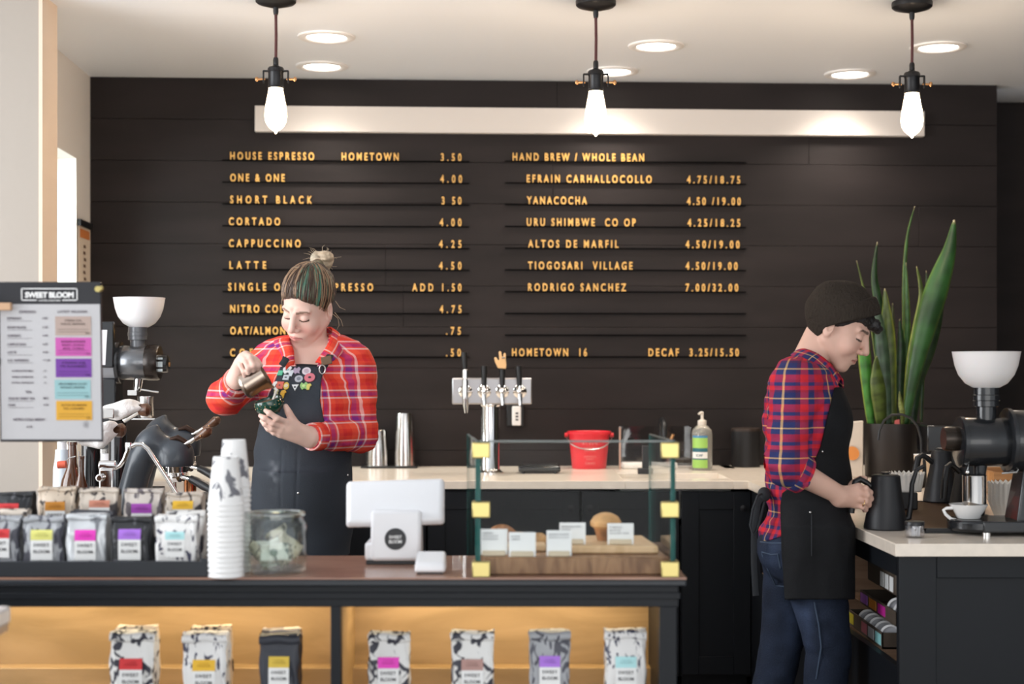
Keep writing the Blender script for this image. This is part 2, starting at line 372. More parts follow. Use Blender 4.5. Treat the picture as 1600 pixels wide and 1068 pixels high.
RR = [([('HAND BREW / WHOLE BEAN', 801, 1006)], 'top row of the right menu column, heading for hand brew and whole bean'),
      ([('EFRAIN CARHALLOCOLLO', 823, 1018), ('4.75/18.75', 1073, 1156)], 'brightest right menu row, priced 4.75/18.75'),
      ([('YANACOCHA', 823, 917), ('4.50 /19.00', 1073, 1157)], 'third row of the right menu column, spaced price 4.50 /19.00'),
      ([('URU SHIMBWE  CO OP', 823, 993), ('4.25/18.25', 1074, 1156)], 'right menu row priced 4.25/18.25'),
      ([('ALTOS DE MARFIL', 825, 966), ('4.50/19.00', 1071, 1155)], 'fifth row of the right menu column, just under the 4.25/18.25 row'),
      ([('TIOGOSARI  VILLAGE', 825, 988), ('4.50/19.00', 1071, 1152)], 'sixth row of the right menu column, just above the 7.00/32.00 row'),
      ([('RODRIGO SANCHEZ', 825, 978), ('7.00/32.00', 1071, 1153)], 'right menu row with the dearest price, 7.00/32.00'),
      ([], 'upper of the two empty black menu rails'), ([], 'lower of the two empty black menu rails'),
      ([('HOMETOWN  16', 800, 917), ('DECAF  3.25/15.50', 1013, 1154)], 'lowest row of the right menu column, with decaf 3.25/15.50')]
for i, (w_, lb) in enumerate(RR):
    y = 252.0+33.85*i
    row(789, 1165, y, y+1.9-.16*i, w_, lb)
# ================================================================ back counter along the menu wall
m_quartz = mat('pale_quartz', (.82, .72, .61), .22, vary=.05, vscale=30)
m_quartz_w = mat('white_quartz', (.78, .74, .70), .22, vary=.04, vscale=30)
m_chrome = mat('chrome', (.80, .79, .78), .10, 1)
m_steel = mat('brushed_steel', (.62, .60, .58), .26, 1)
m_blk = mat('black_plastic', (.010, .010, .011), .38)
m_blkg = mat('gloss_black_plastic', (.008, .008, .009), .16, coat=.3)
m_blkm = mat('matt_black_metal', (.013, .013, .015), .45, .2)
ZC = .91; YB = 6.38                                    # counter height, front edge of the back run
XR0, XR1 = 1.016, .980                                 # left edge of the right-hand run at its near and far ends
YN = 4.07                                              # near end of the right-hand run
def xr(Y): return XR0+(XR1-XR0)*(Y-YN)/(YB-YN)
# the continuous worktop: back run with a hole for the sink, and the right-hand run
SX0, SX1, SY0, SY1 = .47, .92, 6.53, 6.86
mb = MB(); zt, zb = ZC, ZC-.034
def slab(x0, x1, y0, y1): mb.span(x0, x1, y0, y1, zb, zt)
slab(-1.85, SX0, YB, 7.2); slab(SX1, 3.3, YB, 7.2); slab(SX0, SX1, YB, SY0); slab(SX0, SX1, SY1, 7.2)
for x0 in (-1.85, -.4, 1.0):
    x1 = x0+1.45 if x0 < .9 else 2.34
    mb.hexa([(x0, 7.2, zb), (x1, 7.2, zb), (x1, wy(x1)-.004, zb), (x0, wy(x0)-.004, zb)], [(x0, 7.2, zt), (x1, 7.2, zt), (x1, wy(x1)-.004, zt), (x0, wy(x0)-.004, zt)])
mb.hexa([(xr(YN), YN, zb), (3.3, YN, zb), (3.3, YB, zb), (xr(YB), YB, zb)], [(xr(YN), YN, zt), (3.3, YN, zt), (3.3, YB, zt), (xr(YB), YB, zt)])
tag(mb.build('worktop', m_quartz, origin=(1.5, 6.4, ZC), bevel=.002), 'pale stone worktop running along the menu wall and turning down the right side', 'worktop')
# sink
m_sink = mat('white_ceramic', (.80, .79, .77), .2)
mb = MB(); d = .16
mb.span(SX0-.01, SX0+.004, SY0, SY1, ZC-d, zb); mb.span(SX1-.004, SX1+.01, SY0, SY1, ZC-d, zb); mb.span(SX0, SX1, SY0-.01, SY0+.004, ZC-d, zb); mb.span(SX0, SX1, SY1-.004, SY1+.01, ZC-d, zb); mb.span(SX0, SX1, SY0, SY1, ZC-d-.012, ZC-d)
sk = tag(mb.build('sink', m_sink, origin=(.7, 6.7, ZC-d)), 'white sink basin let into the worktop in front of the black tap', 'sink')
MB().lathe([(.001, 0), (.03, 0), (.03, .004), (.001, .006)], (.7, 6.7, ZC-d), 24).build('drain', m_steel, sk)
# base cabinets below it: carcass units with shaker doors
def cabinet(x0, x1, label, knob_side):
    y = YB+.03; t = thing('base_cabinet', label, 'cabinet', ((x0+x1)/2, y+.3, 0), 'dark base cabinets under the back worktop')
    b = MB(); b.span(x0, x1, y+.02, 7.15, .09, zb-.001) if not (x0 < SX0 < x1 or SX0 < x0 < SX1) else b.span(x0, x1, y+.02, 7.15, .09, ZC-.19)
    b.span(x0+.01, x1-.01, y+.07, 7.1, 0, .09); b.build('carcass', m_joinery, t)
    d = MB(); g = .004; fw = .075; z0, z1 = .10, zb-.012
    d.span(x0+g, x1-g, y+.008, y+.02, z0, z1)
    for a, b_, c, e in ((x0+g, x0+fw, z0, z1), (x1-fw, x1-g, z0, z1), (x0+fw, x1-fw, z0, z0+fw), (x0+fw, x1-fw, z1-fw, z1)): d.span(a, b_, y, y+.01, c, e)
    dr = d.build('door', m_joinery, t, bevel=.0015)
    kx = x1-fw/2 if knob_side > 0 else x0+fw/2
    MB().lathe([(.006, 0), (.006, .012), (.014, .02), (.014, .026), (.001, .03)], (kx, y, EYE-(793-CY)*sc(y)), 20, Matrix.Rotation(R(90), 3, 'X')).build('knob', m_blkm, dr)
for i, (x0, x1, lb, ks) in enumerate([(-1.02, -.36, 'dark base cabinet behind the person in the bright red shirt', 1), (-.355, .283, 'dark base cabinet whose knob is left of the seam behind the pastry case', 1),
        (.288, .70, 'dark base cabinet whose knob is right of the seam behind the pastry case', -1), (.705, xr(YB)+.02, 'plain dark base cabinet at the inner corner beside the hanging apron strings', 1)]):
    cabinet(x0, x1, lb, ks)

# ---------------------------------------------------------------- things standing on the back counter
def stand(px, py): # point on the counter top under a pixel row
    Y = F*(EYE-ZC)/(py-CY); return at(px, py, Y)
# tap tower
p = stand(766, 739); s_ = sc(p.y)
t = thing('tap_tower', 'chrome T-shaped draught tower with four black tap handles on the back worktop', 'tap tower', p)
MB().lathe([(.001, 0), (.060, 0), (.060, .006), (.048, .012), (.042, .022), (.042, 104*s_), (.050, 107*s_), (.050, 109*s_), (.001, 109*s_)], p, 36).build('column', m_chrome, t)
zb0 = p.z+108*s_; zt0 = p.z+149*s_; xl = (707-CX)*s_; xrr = (831-CX)*s_
m_box = mat('satin_steel_box', (.42, .41, .42), .38, 1)
MB().span(xl, xrr, p.y-.055, p.y+.055, zb0, zt0).build('manifold_box', m_box, t, bevel=.006)
taps = [(728, 550, 644, True), (757, 571, 632, False), (785, 576, 632, False), (812, 571, 632, False)]
for px, ytop, ybot, nitro in taps:
    x = (px-CX)*s_; y0 = p.y-.055; zc = p.z+(739-611)*s_
    f = MB().lathe([(.001, 0), (.030, 0), (.031, .004), (.026, .010), (.015, .016), (.014, .034), (.001, .036)], (x, y0, zc), 28, Matrix.Rotation(R(90), 3, 'X'))
    fo = f.build('faucet', m_chrome, t); zz = lambda r: p.z+(739-r)*s_
    b = MB().ball((x, y0-.042, zc), (.016, .018, .020), 18)
    if nitro: b.tube([(x, y0-.046, zc+.05), (x, y0-.046, zc-.01), (x+.002, y0-.046, zc-.06), (x+.004, y0-.046, zz(ybot))], [.014, .015, .013, .007], 16)
    else: b.tube([(x, y0-.044, zc), (x+.001, y0-.056, zc-.03), (x+.002, y0-.058, zz(ybot))], [.011, .010, .008], 14)
    b.cyl((x, y0-.042, zc), (x-.001, y0-.040, zz(ytop+26 if nitro else ytop+24)), .009)
    if nitro: b.lathe([(.012, 0), (.015, .004), (.015, .040), (.012, .044)], (x, y0-.040, zz(592)), 20)
    b.build('spout', m_chrome, fo)
    lean = -.006 if px in (728, 812) else 0
    MB().tube([(x, y0-.040, zz(ytop+42 if not nitro else 580)), (x+lean*.4, y0-.039, zz(ytop+20)), (x+lean, y0-.038, zz(ytop+1)), (x+lean, y0-.038, zz(ytop))], [.009, .012, .014, .010], 16).build('tap_handle', m_blk, t)
# the wooden hand on top of the third handle: a tag cut as a hand sign, two fingers and thumb up
m_hand = mat('tan_painted_wood', (.80, .50, .24), .5)
x, y0 = (784-CX)*s_, p.y-.093; Z = lambda r: p.z+(739-r)*s_; X = lambda c: (c-CX)*s_
poly = [(778.5, 575), (774, 566), (772.5, 559), (775, 557.5), (779, 563), (780.5, 562), (779.5, 550), (781.5, 548.5), (783.5, 550), (784.5, 557), (786.5, 557), (787, 552.5), (789, 551), (790.5, 553), (790.5, 563), (791.5, 570), (790.5, 576)]
hd = MB().prism(poly, lambda a, b: Vector((X(a), y0-.009, Z(b))), lambda a, b: Vector((X(a), y0+.009, Z(b)))).build('hand_shaped_topper', m_hand, t, bevel=.002)
MB().tube([(X(784.5), y0-.010, Z(559)), (X(789), y0-.010, Z(558.5))], .004, 8).build('silver_ring', m_chrome, hd)
# card in a black holder fixed to the wall behind the taps
a = wallpt(807, 664); kk = sc(a.y)
t = thing('wall_remote_holder', 'white remote in a black holder on the wall behind the tap tower', 'remote', wallpt(807, 664))
MB().box(a+Vector((-.006, -.012, 16*kk)), (26*kk, .02, 34*kk), WM).build('black_holder', m_blk, t, bevel=.003)
c = MB().box(a+Vector((0, -.030, 15*kk)), (14*kk, .016, 30*kk), WM).build('white_remote', mat('white_plastic', (.78, .77, .76), .35), t, bevel=.005, seg=3)
m = MB()
for r_ in (9, 14, 19): m.box(a+Vector((.002, -.039, r_*kk)), (4*kk, .002, 2.5*kk), WM)
m.build('button_row', m_blk, c)
# flat black scale and the tray with steel tumblers
q = stand(842, 740); k = sc(q.y)
t = thing('counter_scale', 'flat black scale with a raised rim between tap tower and red bucket', 'scale', q)
MB().span(q.x-32*k, q.x+34*k, q.y, q.y+.14, ZC+.008, ZC+.034).build('scale_body', m_blkg, t, bevel=.008, seg=3)
MB().span(q.x-27*k, q.x+29*k, q.y+.015, q.y+.125, ZC+.033, ZC+.038).build('weighing_plate', m_blk, t, bevel=.003)
for sx in (-24, 26):
    for yy in (.02, .12): MB().cyl((q.x+sx*k, q.y+yy, ZC), (q.x+sx*k, q.y+yy, ZC+.01), .008, seg=12).build('foot', m_blk, t)
q = stand(606, 731); k = sc(q.y)
MBt = MB().span(q.x-42*k, q.x+46*k, q.y-.02, q.y+.13, ZC, ZC+.010)
tag(MBt.build('serving_tray', m_blk, origin=(q.x, q.y+.05, ZC), bevel=.003), 'thin black tray holding the two steel tumbler stacks', 'tray')
m_tumbler = mat('polished_steel_tumbler', (.66, .63, .60), .16, 1)
def tumbler_stack(px, w, ytop, n, label):
    x = (px-CX)*k; y = q.y+.055; r = w/2*k; hh = (729-ytop)*k; step = .013; h1 = hh-(n-1)*step
    for i in range(n):
        z = ZC+.010+i*step
        pr = [(r-.0007, 0), (r, 0), (r*1.0, .003), (r*.80, h1*.94), (r*.76, h1), (.001, h1), (.001, h1-.001), (r*.76-.001, h1-.001), (r*.80-.0009, h1*.94), (r-.0007, .0)]
        o = MB().lathe(pr, (x, y, z), 32, caps=False).build('tumbler', m_tumbler, origin=(x, y, z))
        tag(o, label % (['lowest', 'second from the bottom', 'third from the bottom', 'fourth from the bottom', 'topmost'][i if i < n-1 else 4]), 'tumbler', 'upturned steel tumblers on the black tray')
tumbler_stack(588, 37, 673, 4, 'steel tumbler upside down, %s of the shorter stack on the tray')
tumbler_stack(631, 34, 647, 5, 'steel tumbler upside down, %s of the taller stack on the tray')
# red bucket
q = stand(922, 733); k = sc(q.y); m_red = mat('red_plastic', (.74, .030, .045), .35)
t = thing('bucket', 'red plastic bucket with a wire handle on the back worktop', 'bucket', q+Vector((0, .10, 0)))
c = q+Vector((0, .09, 0)); r0, r1, hh = 27*k, 33*k, 58*k
MB().lathe([(.001, 0), (r0*.97, 0), (r0, .004), (r1*.97, hh-.012), (r1*1.05, hh-.012), (r1*1.06, hh), (r1*.99, hh+.002), (r1*.94, hh-.004), (r0*.94, .006), (.001, .006)], c, 40).build('body', m_red, t)
pts = [c+Vector((math.cos(a)*r1*1.10, -math.sin(a)*r1*.95, hh-.018-math.sin(a)*.062)) for a in [math.pi*i/16 for i in range(17)]]
MB().tube(pts, .0028, 8).build('wire_handle', m_steel, t)
for sg in (-1, 1): MB().cyl(c+Vector((sg*r1*1.0, 0, hh-.016)), c+Vector((sg*r1*1.17, 0, hh-.016)), .010, seg=14).build('handle_lug', m_red, t)
m_print = mat('pale_pink_print', (.85, .45, .42), .6); m = MB()
def curved(s_, zc, cap, width):
    vs, fs, w = text_parts(s_, cap, width, .01, .001); rr = (r0+(r1-r0)*(zc/hh))*1.006
    m.add([c+Vector((math.sin((p.x-w/2)/rr)*rr, -math.cos((p.x-w/2)/rr)*rr-.001, zc+p.z)) for p in vs], fs)
curved('KLEEN', .115, .012, .07); curved('SANITIZING', .095, .008, .06); curved('SOLUTION', .083, .007, .05); curved('HANDLE', .055, .008, .055); curved('ONLY', .043, .008, .035); curved('SANI', .022, .012, .045)
m.build('printed_lettering', m_print, t, smooth=False)
# clear acrylic splash guard, tap, pump
q = stand(1024, 733); k = sc(q.y); m_acry = pane('clear_acrylic', (.90, .90, .90))
t = thing('splash_guard', 'clear acrylic splash guard standing around the black tap', 'splash guard', q)
x0, x1 = q.x-56*k, q.x+56*k; z1 = ZC+66*k
for a in ((x0, x0+.004, q.y, q.y+.12), (x1-.004, x1, q.y, q.y+.12), (x0, x1, q.y+.12, q.y+.124)): MB().span(a[0], a[1], a[2], a[3], ZC+.001, z1).build('clear_panel', m_acry, t)
MB().span(x0-.002, x0+.006, q.y-.002, q.y+.004, ZC, z1).build('copper_edge', mat('copper_edge', (.50, .30, .22), .3, .6), t)
MB().span(x0+.012, x1-.06, q.y+.02, q.y+.10, ZC, ZC+.03).build('folded_white_cloth', mat('white_cloth', (.80, .78, .75), .9, bump=.5, bscale=60), t, bevel=.01, seg=3)
q = stand(1033, 731)
t = thing('sink_tap', 'black swan-neck tap behind the sink, inside the clear guard', 'tap', q)
MB().lathe([(.001, 0), (.045, 0), (.045, .01), (.030, .018), (.026, .05), (.026, .13), (.001, .13)], q, 24).build('tap_body', m_blk, t)
MB().tube([q+Vector((0, 0, .10))]+[q+Vector((0, -.08+.08*math.cos(a), .17+.06*math.sin(a))) for a in [math.pi*i/12 for i in range(13)]]+[q+Vector((0, -.16, .12))], .013, 12).build('swan_neck', m_blk, t)
MB().cyl(q+Vector((.03, 0, .10)), q+Vector((.055, -.02, .16)), .007, seg=12).build('lever', m_brass_dull, t)
q = stand(1009, 740)
t = thing('tap_lever_valve', 'small black square valve post beside the sink, left of the swan-neck tap', 'valve', q)
MB().span(q.x-.035, q.x+.030, q.y-.025, q.y+.025, ZC, ZC+.026).build('base', m_blk, t, bevel=.003)
MB().span(q.x-.016, q.x+.016, q.y-.015, q.y+.015, ZC+.02, ZC+.125).build('post', m_blk, t, bevel=.004)
# soap bottle
q = stand(1097, 734); k = sc(q.y)
t = thing('soap_bottle', 'clear pump soap bottle with a green label at the sink', 'soap bottle', q)
r = 16*k; m_clear = mat('clear_bottle', (.86, .84, .76), .08, trans=.75)
MB().lathe([(.001, 0), (r*.95, 0), (r, .006), (r, .165), (r*.93, .185), (r*.6, .203), (r*.35, .208), (.001, .208)], q, 32).build('bottle_body', m_clear, t)
m_pump = mat('ivory_plastic', (.72, .66, .58), .4)
MB().lathe([(r*.40, .205), (r*.42, .207), (r*.42, .228), (r*.2, .232), (r*.14, .236), (r*.14, .262), (.001, .262)], q, 20).tube([q+Vector((.004, 0, .262)), q+Vector((-.006, -.004, .264)), q+Vector((-.018, -.012, .258))], [.007, .007, .004], 10).build('pump_head', m_pump, t)
def wrap(mbd, z0, z1, a0, a1, rr, c):
    n = 12; mbd.grid(lambda u, v: c+Vector((math.sin(a0+(a1-a0)*u)*rr, -math.cos(a0+(a1-a0)*u)*rr, z0+(z1-z0)*v)), n, 1)
for nm, z0, z1, col in (('green_label', .012, .05, (.33, .58, .12)), ('teal_label_band', .05, .056, (.02, .12, .16)), ('white_label_band', .056, .085, (.80, .80, .78)), ('teal_label_band', .085, .103, (.03, .16, .22)), ('green_label', .103, .15, (.35, .62, .16)), ('blue_label_top', .15, .160, (.05, .22, .42))):
    m = MB(); wrap(m, z0, z1, -1.25, .42, r*1.012, q); m.build(nm, mat('soap_'+nm, col, .45), t)
m = MB(); vs, fs, w = text_parts('SOAP', .012, .034, .01, .001); rr = r*1.02
m.add([q+Vector((math.sin((p_.x-w/2)/rr-.4)*rr, -math.cos((p_.x-w/2)/rr-.4)*rr, .064+p_.z)) for p_ in vs], fs); m.build('label_lettering', mat('soap_ink', (.03, .14, .2), .5), t, smooth=False)
# canister by the corner
q = stand(1165, 729); k = sc(q.y)
t = thing('canister', 'round matt black canister on the worktop behind the plaid-shirted back', 'canister', q)
MB().lathe([(.001, 0), (21*k, 0), (22*k, .004), (22*k, 56*k), (.001, 56*k)], q, 36).build('body', m_blkm, t)
MB().lathe([(.001, 56*k), (22.6*k, 56*k), (22.6*k, 60*k), (21*k, 61*k), (.001, 61*k)], q, 36).build('lid', mat('dark_bronze_lid', (.05, .035, .028), .4, .3), t)
# poster on the left wall and a paper edge
Y0, Y1 = 7.02, 7.25
t = thing('hanging_poster', 'narrow cream poster hanging on the left wall next to the bright window', 'poster', (lx(7.1)+.01, 7.13, 1.55))
def lw(y, z, o): return Vector((lx(y)+o, y, z))
MB().hexa([lw(Y0, 1.45, .004), lw(Y1, 1.45, .004), lw(Y1, 1.45, .008), lw(Y0, 1.45, .008)], [lw(Y0, 2.05, .004), lw(Y1, 2.05, .004), lw(Y1, 2.05, .008), lw(Y0, 2.05, .008)]).build('paper', mat('cream_paper', (.66, .55, .44), .7), t)
MB().hexa([lw(Y0-.01, 2.03, .003), lw(Y1+.01, 2.03, .003), lw(Y1+.01, 2.03, .018), lw(Y0-.01, 2.03, .018)], [lw(Y0-.01, 2.06, .003), lw(Y1+.01, 2.06, .003), lw(Y1+.01, 2.06, .018), lw(Y0-.01, 2.06, .018)]).build('hanging_rail', m_blk, t)
MB().hexa([lw(Y0+.02, 1.98, .0085), lw(Y1-.02, 1.98, .0085), lw(Y1-.02, 1.98, .0095), lw(Y0+.02, 1.98, .0095)], [lw(Y0+.02, 2.02, .0085), lw(Y1-.02, 2.02, .0085), lw(Y1-.02, 2.02, .0095), lw(Y0+.02, 2.02, .0095)]).build('orange_band', mat('orange_print', (.55, .18, .05), .6), t)
rr_ = random.Random(4); m = MB()
for i in range(16):
    z = 1.95-i*.03; a = Y0+.10+rr_.uniform(-.02, .02)
    m.hexa([lw(a, z-.014, .0085), lw(a+.05, z-.014, .0085), lw(a+.05, z-.014, .0092), lw(a, z-.014, .0092)], [lw(a, z, .0085), lw(a+.04, z, .0085), lw(a+.04, z, .0092), lw(a, z, .0092)])
m.build('printed_pattern', mat('brown_ink', (.12, .06, .03), .6), t)
# ================================================================ the front counter with lit display shelves
YF, YK = 3.40, 3.81                                     # front and back edge of its top
m_ctop = wood('dark_stained_top', (.30, .15, .10), (.46, .26, .18), .28, 3, (1, 6, 6), coat=.4)
m_edge = mat('blue_black_edge', (.016, .019, .024), .35)
m_oak = wood('golden_oak_panel', (.27, .175, .080), (.40, .265, .135), .5, 2.2, (1, 1, 5))
t = thing('display_counter', 'blue-black front counter with two lit oak display bays below its top', 'counter', (-.3, 3.6, 0))
XL, XE = -1.55, .387
MB().span(XL, XE, YF+.006, YK, ZC-.004, ZC).build('wooden_top', m_ctop, t)
MB().span(XL, XE-.001, YF, YK, ZC-.018, ZC-.0045).build('top_edge', m_edge, t, bevel=.003)
k = sc(YF+.02); za = EYE-(947-CY)*k
XB = (1057-CX)*k
MB().span(XL, XB+.004, YF+.012, YF+.03, za, ZC-.0185).span(XL, XB+.008, YF+.008, YF+.034, za+.018, ZC-.019-.014).build('apron_board', m_joinery, t, bevel=.002)
zs, zf = .525, .0
for a, b in ((517, 533), (1030, 1057), (-190, -160)):
    MB().span((a-CX)*k, (b-CX)*k, YF+.012, YF+.05 if a > 0 else YF+.05, 0, za+.001).build('face_post', m_joinery, t, bevel=.002)
MB().span((1030-CX)*k+.008, XB, YF+.05, YK-.01, 0, ZC-.019).build('end_panel', m_joinery, t)
MB().span(XL, XB-.012, YK-.03, YK-.012, 0, ZC-.019).build('oak_back_board', m_oak, t)
MB().span(XL, XB-.012, YK-.085, YK-.031, zs, EYE-(1043-CY)*sc(3.725)).build('oak_step', m_oak, t, bevel=.002)
MB().span(XL, XB-.012, YF+.03, YK-.031, zs-.025, zs).build('oak_shelf', m_oak, t)
MB().span((525-CX)*k-.006, (525-CX)*k+.006, YF+.05, YK-.03, zs, za+.03).build('bay_divider', m_oak, t)
MB().span(XL, XB-.012, YF+.03, YF+.05, .0, zs-.026).build('plinth_board', m_joinery, t)
m_led = mat('warm_led_strip', (1, .8, .5), .4, emit=(1, .80, .5), estr=14)
for a, b in ((-150, 512), (540, 1022)):
    x0, x1 = (a-CX)*k, (b-CX)*k
    MB().span(x0, x1, 3.655, 3.667, ZC-.026, ZC-.0195).build('led_strip', m_led, t)
    d = bpy.data.lights.new('led_light', 'AREA'); d.shape = 'RECTANGLE'; d.size = x1-x0; d.size_y = .02; d.energy = 2.7*(x1-x0); d.color = (1, .80, .50)
    o = bpy.data.objects.new('led_light', d); COL.objects.link(o); o.location = ((x0+x1)/2, 3.661, ZC-.030)

# ---------------------------------------------------------------- coffee bags
bag_mats = {
 'leafwhite': speckle('white_bag_leaf_print', (.74, .73, .71), (.035, .035, .05), 46, (1, 1, .6), .54),
 'fleckwhite': speckle('white_bag_fleck_print', (.76, .75, .74), (.05, .05, .09), 75, (1, 1, .45), .57),
 'grey': speckle('grey_bag_print', (.36, .37, .39), (.07, .07, .09), 55, (1, 1, .4), .53),
 'silver': speckle('silver_bag_print', (.62, .64, .66), (.20, .21, .23), 22, (1, 1, .35), .60, .32, .25),
 'black': speckle('black_bag_print', (.022, .023, .026), (.10, .10, .11), 70, (1, 1, .35), .60),
 'navy': speckle('dark_navy_bag_print', (.035, .038, .05), (.11, .11, .13), 14, (1, 1, .5), .62),
 'tanfleck': speckle('tan_bag_fleck_print', (.62, .51, .40), (.06, .045, .04), 80, (1, 1, .45), .585),
 'cream': speckle('cream_bag_leaf_print', (.62, .54, .46), (.06, .05, .05), 50, (1, 1, .5), .545),
 'creamleaf': speckle('cream_bag_dense_leaf_print', (.60, .54, .49), (.14, .12, .13), 38, (1.2, 1, .6), .53)}
m_lbl = mat('white_bag_label', (.80, .80, .79), .5); m_ink = mat('grey_ink', (.10, .10, .11), .6)
LC = {'red': (.62, .035, .04), 'yellow': (.72, .70, .20), 'gold': (.78, .46, .03), 'mustard': (.66, .46, .05), 'magenta': (.78, .045, .50), 'violet': (.38, .16, .66), 'purple': (.36, .06, .42), 'teal': (.42, .72, .74), 'orange': (.55, .22, .02), 'salmon': (.60, .24, .16), 'mauve': (.42, .24, .21)}
def coffee_bag(name, px, w, ytop, zbase, Y, pattern, lc, ly0, ly1, lw, label, group, lx_=0, white=True, yaw=0, fold=.016, seed=0, half_mark=False):
    "a side-gusset bag with its top folded over, on zbase at depth Y, its top at a photo row"
    k = sc(Y); W = w*k; D = W*.62; top = EYE-(ytop-CY)*k; Hh = top-zbase; rnd = random.Random(seed)
    x = (px-CX)*k; yc = Y+D/2
    t = thing(name, label, 'coffee bag', (x, yc, zbase), group)
    ph = [rnd.uniform(0, 6) for _ in range(8)]; RM = Matrix.Rotation(yaw, 3, 'Z')
    def crease(a, z): return .0018*math.sin(a*9+ph[0]+z*40)+.0016*math.sin(z*95+ph[1]+a*4)
    NZ, NA = 22, 40
    def ring(v):
        z = v*Hh; tp = max(0, (v-.66)/.34); dep = D/2*(1-tp**1.5*.62); wd = W/2*(1-.03*math.sin(v*math.pi)+.015*tp)
        out = []
        for i in range(NA):
            a = 2*math.pi*i/NA; ca, sa = math.cos(a), math.sin(a); e = .28
            px_ = wd*math.copysign(abs(ca)**e, ca); py_ = dep*math.copysign(abs(sa)**e, sa)
            g = 1-.16*max(0, 1-abs(sa)*2.2)*min(1, v*3)*(D/W)          # side gusset pulled in
            bulge = 1+.06*math.sin(v*math.pi*.9)
            out.append(Vector((px_*g+crease(a, z)*.8, py_*bulge-.9*crease(a+1, z), z+(.002*math.sin(a*3+ph[3]) if v > .95 else 0))))
        return out
    rings = [ring(i/NZ) for i in range(NZ+1)]; vs = [p for r in rings for p in r]; fs = []
    for i in range(NZ):
        for j in range(NA): fs.append((i*NA+j, i*NA+(j+1) % NA, (i+1)*NA+(j+1) % NA, (i+1)*NA+j))
    fs.append(tuple(range(NA))[::-1]); fs.append(tuple(range(NZ*NA, (NZ+1)*NA)))
    O = Vector((x, yc, zbase)); T = lambda p: O+RM @ p
    MB().add([T(p) for p in vs], fs).build('bag_body', bag_mats[pattern], t, angle=60)
    # the rolled-over top edge
    f = MB(); fd = D/2*.38+.004
    f.tube([T(Vector((W*(u-.5)*1.0, -fd-.001+.0015*math.sin(u*7+ph[4]), Hh-fold*.55+.0022*math.sin(u*9+ph[5])))) for u in [i/8 for i in range(9)]], [fold*.55]*9, 10, flat=1.0).build('folded_top', bag_mats[pattern], t, angle=70)
    yfront = lambda v: -(D/2*(1-max(0, (v-.66)/.34)**1.5*.62))*(1+.06*math.sin(v*math.pi*.9))-.0032
    def patch(z0, z1, w_, nm, m, off=0):
        g = MB().grid(lambda u, v: T(Vector((lx_*k+w_*(u-.5), yfront((z0+(z1-z0)*v)/Hh)-off, z0+(z1-z0)*v))), 6, 4); return g.build(nm, m, t)
    zl1, zl0 = EYE-(ly0-CY)*k-zbase, EYE-(ly1-CY)*k-zbase; lw_ = lw*k
    patch(zl0, zl1, lw_, 'colour_label', mat('label_'+lc, LC[lc], .5), .0012)
    hb_ = zl0-lw_*.92
    if white and hb_ < zl0-.004:
        hb_ = max(.004, hb_); wl = patch(hb_, zl0, lw_, 'white_label', m_lbl, .0008)
        m = MB(); dz = lw_*.30
        for i, s_ in enumerate(('SWEET', 'BLOOM')):
            zz = zl0-lw_*.16-dz*i-lw_*.13
            if zz > .01: write(m, s_, T(Vector((lx_*k-lw_*.36, yfront(zz/Hh)-.0028, zz))), lw_*.15, lw_*.72, .01, .0006)
        if m.v: m.build('label_lettering', m_ink, wl, smooth=False)
    m = MB()
    for i, fr in enumerate((.62, .40)):
        write(m, 'COFFEE' if i == 0 else 'WHOLE BEAN', T(Vector((lx_*k-lw_*(.22 if i == 0 else .3), yfront((zl0+(zl1-zl0)*fr)/Hh)-.003, zl0+(zl1-zl0)*fr))), lw_*.06, lw_*(.44 if i == 0 else .6), .0, .0005)
    m.build('printed_line', mat('tint_'+lc, tuple(c*.62 for c in LC[lc]), .5), t, smooth=False)
    return t
# stepped rack on the counter
m_rack = mat('blue_black_rack', (.014, .017, .022), .45)
t = thing('bag_rack', 'low blue-black two-step rack of coffee bags on the left of the counter', 'rack', (-1.0, 3.6, ZC))
kx = sc(3.42); RXR = (325-CX)*kx; RXL = -1.52
MB().span(RXL, RXR, 3.415, 3.80, ZC, ZC+.010).build('base_board', m_rack, t)
MB().span(RXL, RXR-.0005, 3.412, 3.424, ZC+.0005, EYE-(876-CY)*kx).build('front_lip', m_rack, t, bevel=.002)
MB().hexa([(RXR-.016, 3.413, ZC+.0105), (RXR, 3.413, ZC+.0105), (RXR, 3.80, ZC+.0105), (RXR-.016, 3.80, ZC+.0105)], [(RXR-.016, 3.413, .952), (RXR, 3.413, .952), (RXR, 3.80, .955), (RXR-.016, 3.80, .955)]).build('end_panel', m_rack, t, bevel=.002)
MB().span(RXL, RXR-.017, 3.655, 3.80, ZC+.0105, ZC+.062).build('rear_step', m_rack, t, bevel=.002)
FR, MR, BR = 'front row of coffee bags in the rack', 'middle row of coffee bags in the rack', 'back row of coffee bags in the rack'
z0 = ZC+.0105
coffee_bag('coffee_bag', -1, 62, 807, z0, 3.47, 'grey', 'red', 826, 840, 33, 'grey bag with a red label at the far left of the front row', FR, lx_=0, seed=1, fold=.013)
coffee_bag('coffee_bag', 66, 62, 807, z0, 3.47, 'grey', 'yellow', 827, 843, 34, 'grey bag with a pale yellow label in the front row', FR, seed=2, fold=.013)
coffee_bag('coffee_bag', 134, 63, 804, z0, 3.47, 'silver', 'magenta', 827, 844, 33, 'crinkled silver bag with a magenta label in the front row', FR, seed=3, fold=.013)
coffee_bag('coffee_bag', 203, 62, 809, z0, 3.47, 'black', 'violet', 826, 842, 35, 'black bag with a violet label in the front row', FR, seed=4, fold=.010)
coffee_bag('coffee_bag', 274, 66, 806, z0, 3.46, 'fleckwhite', 'teal', 830, 842, 30, 'white flecked bag with a pale teal label at the right end of the front row', FR, seed=5, fold=.016)
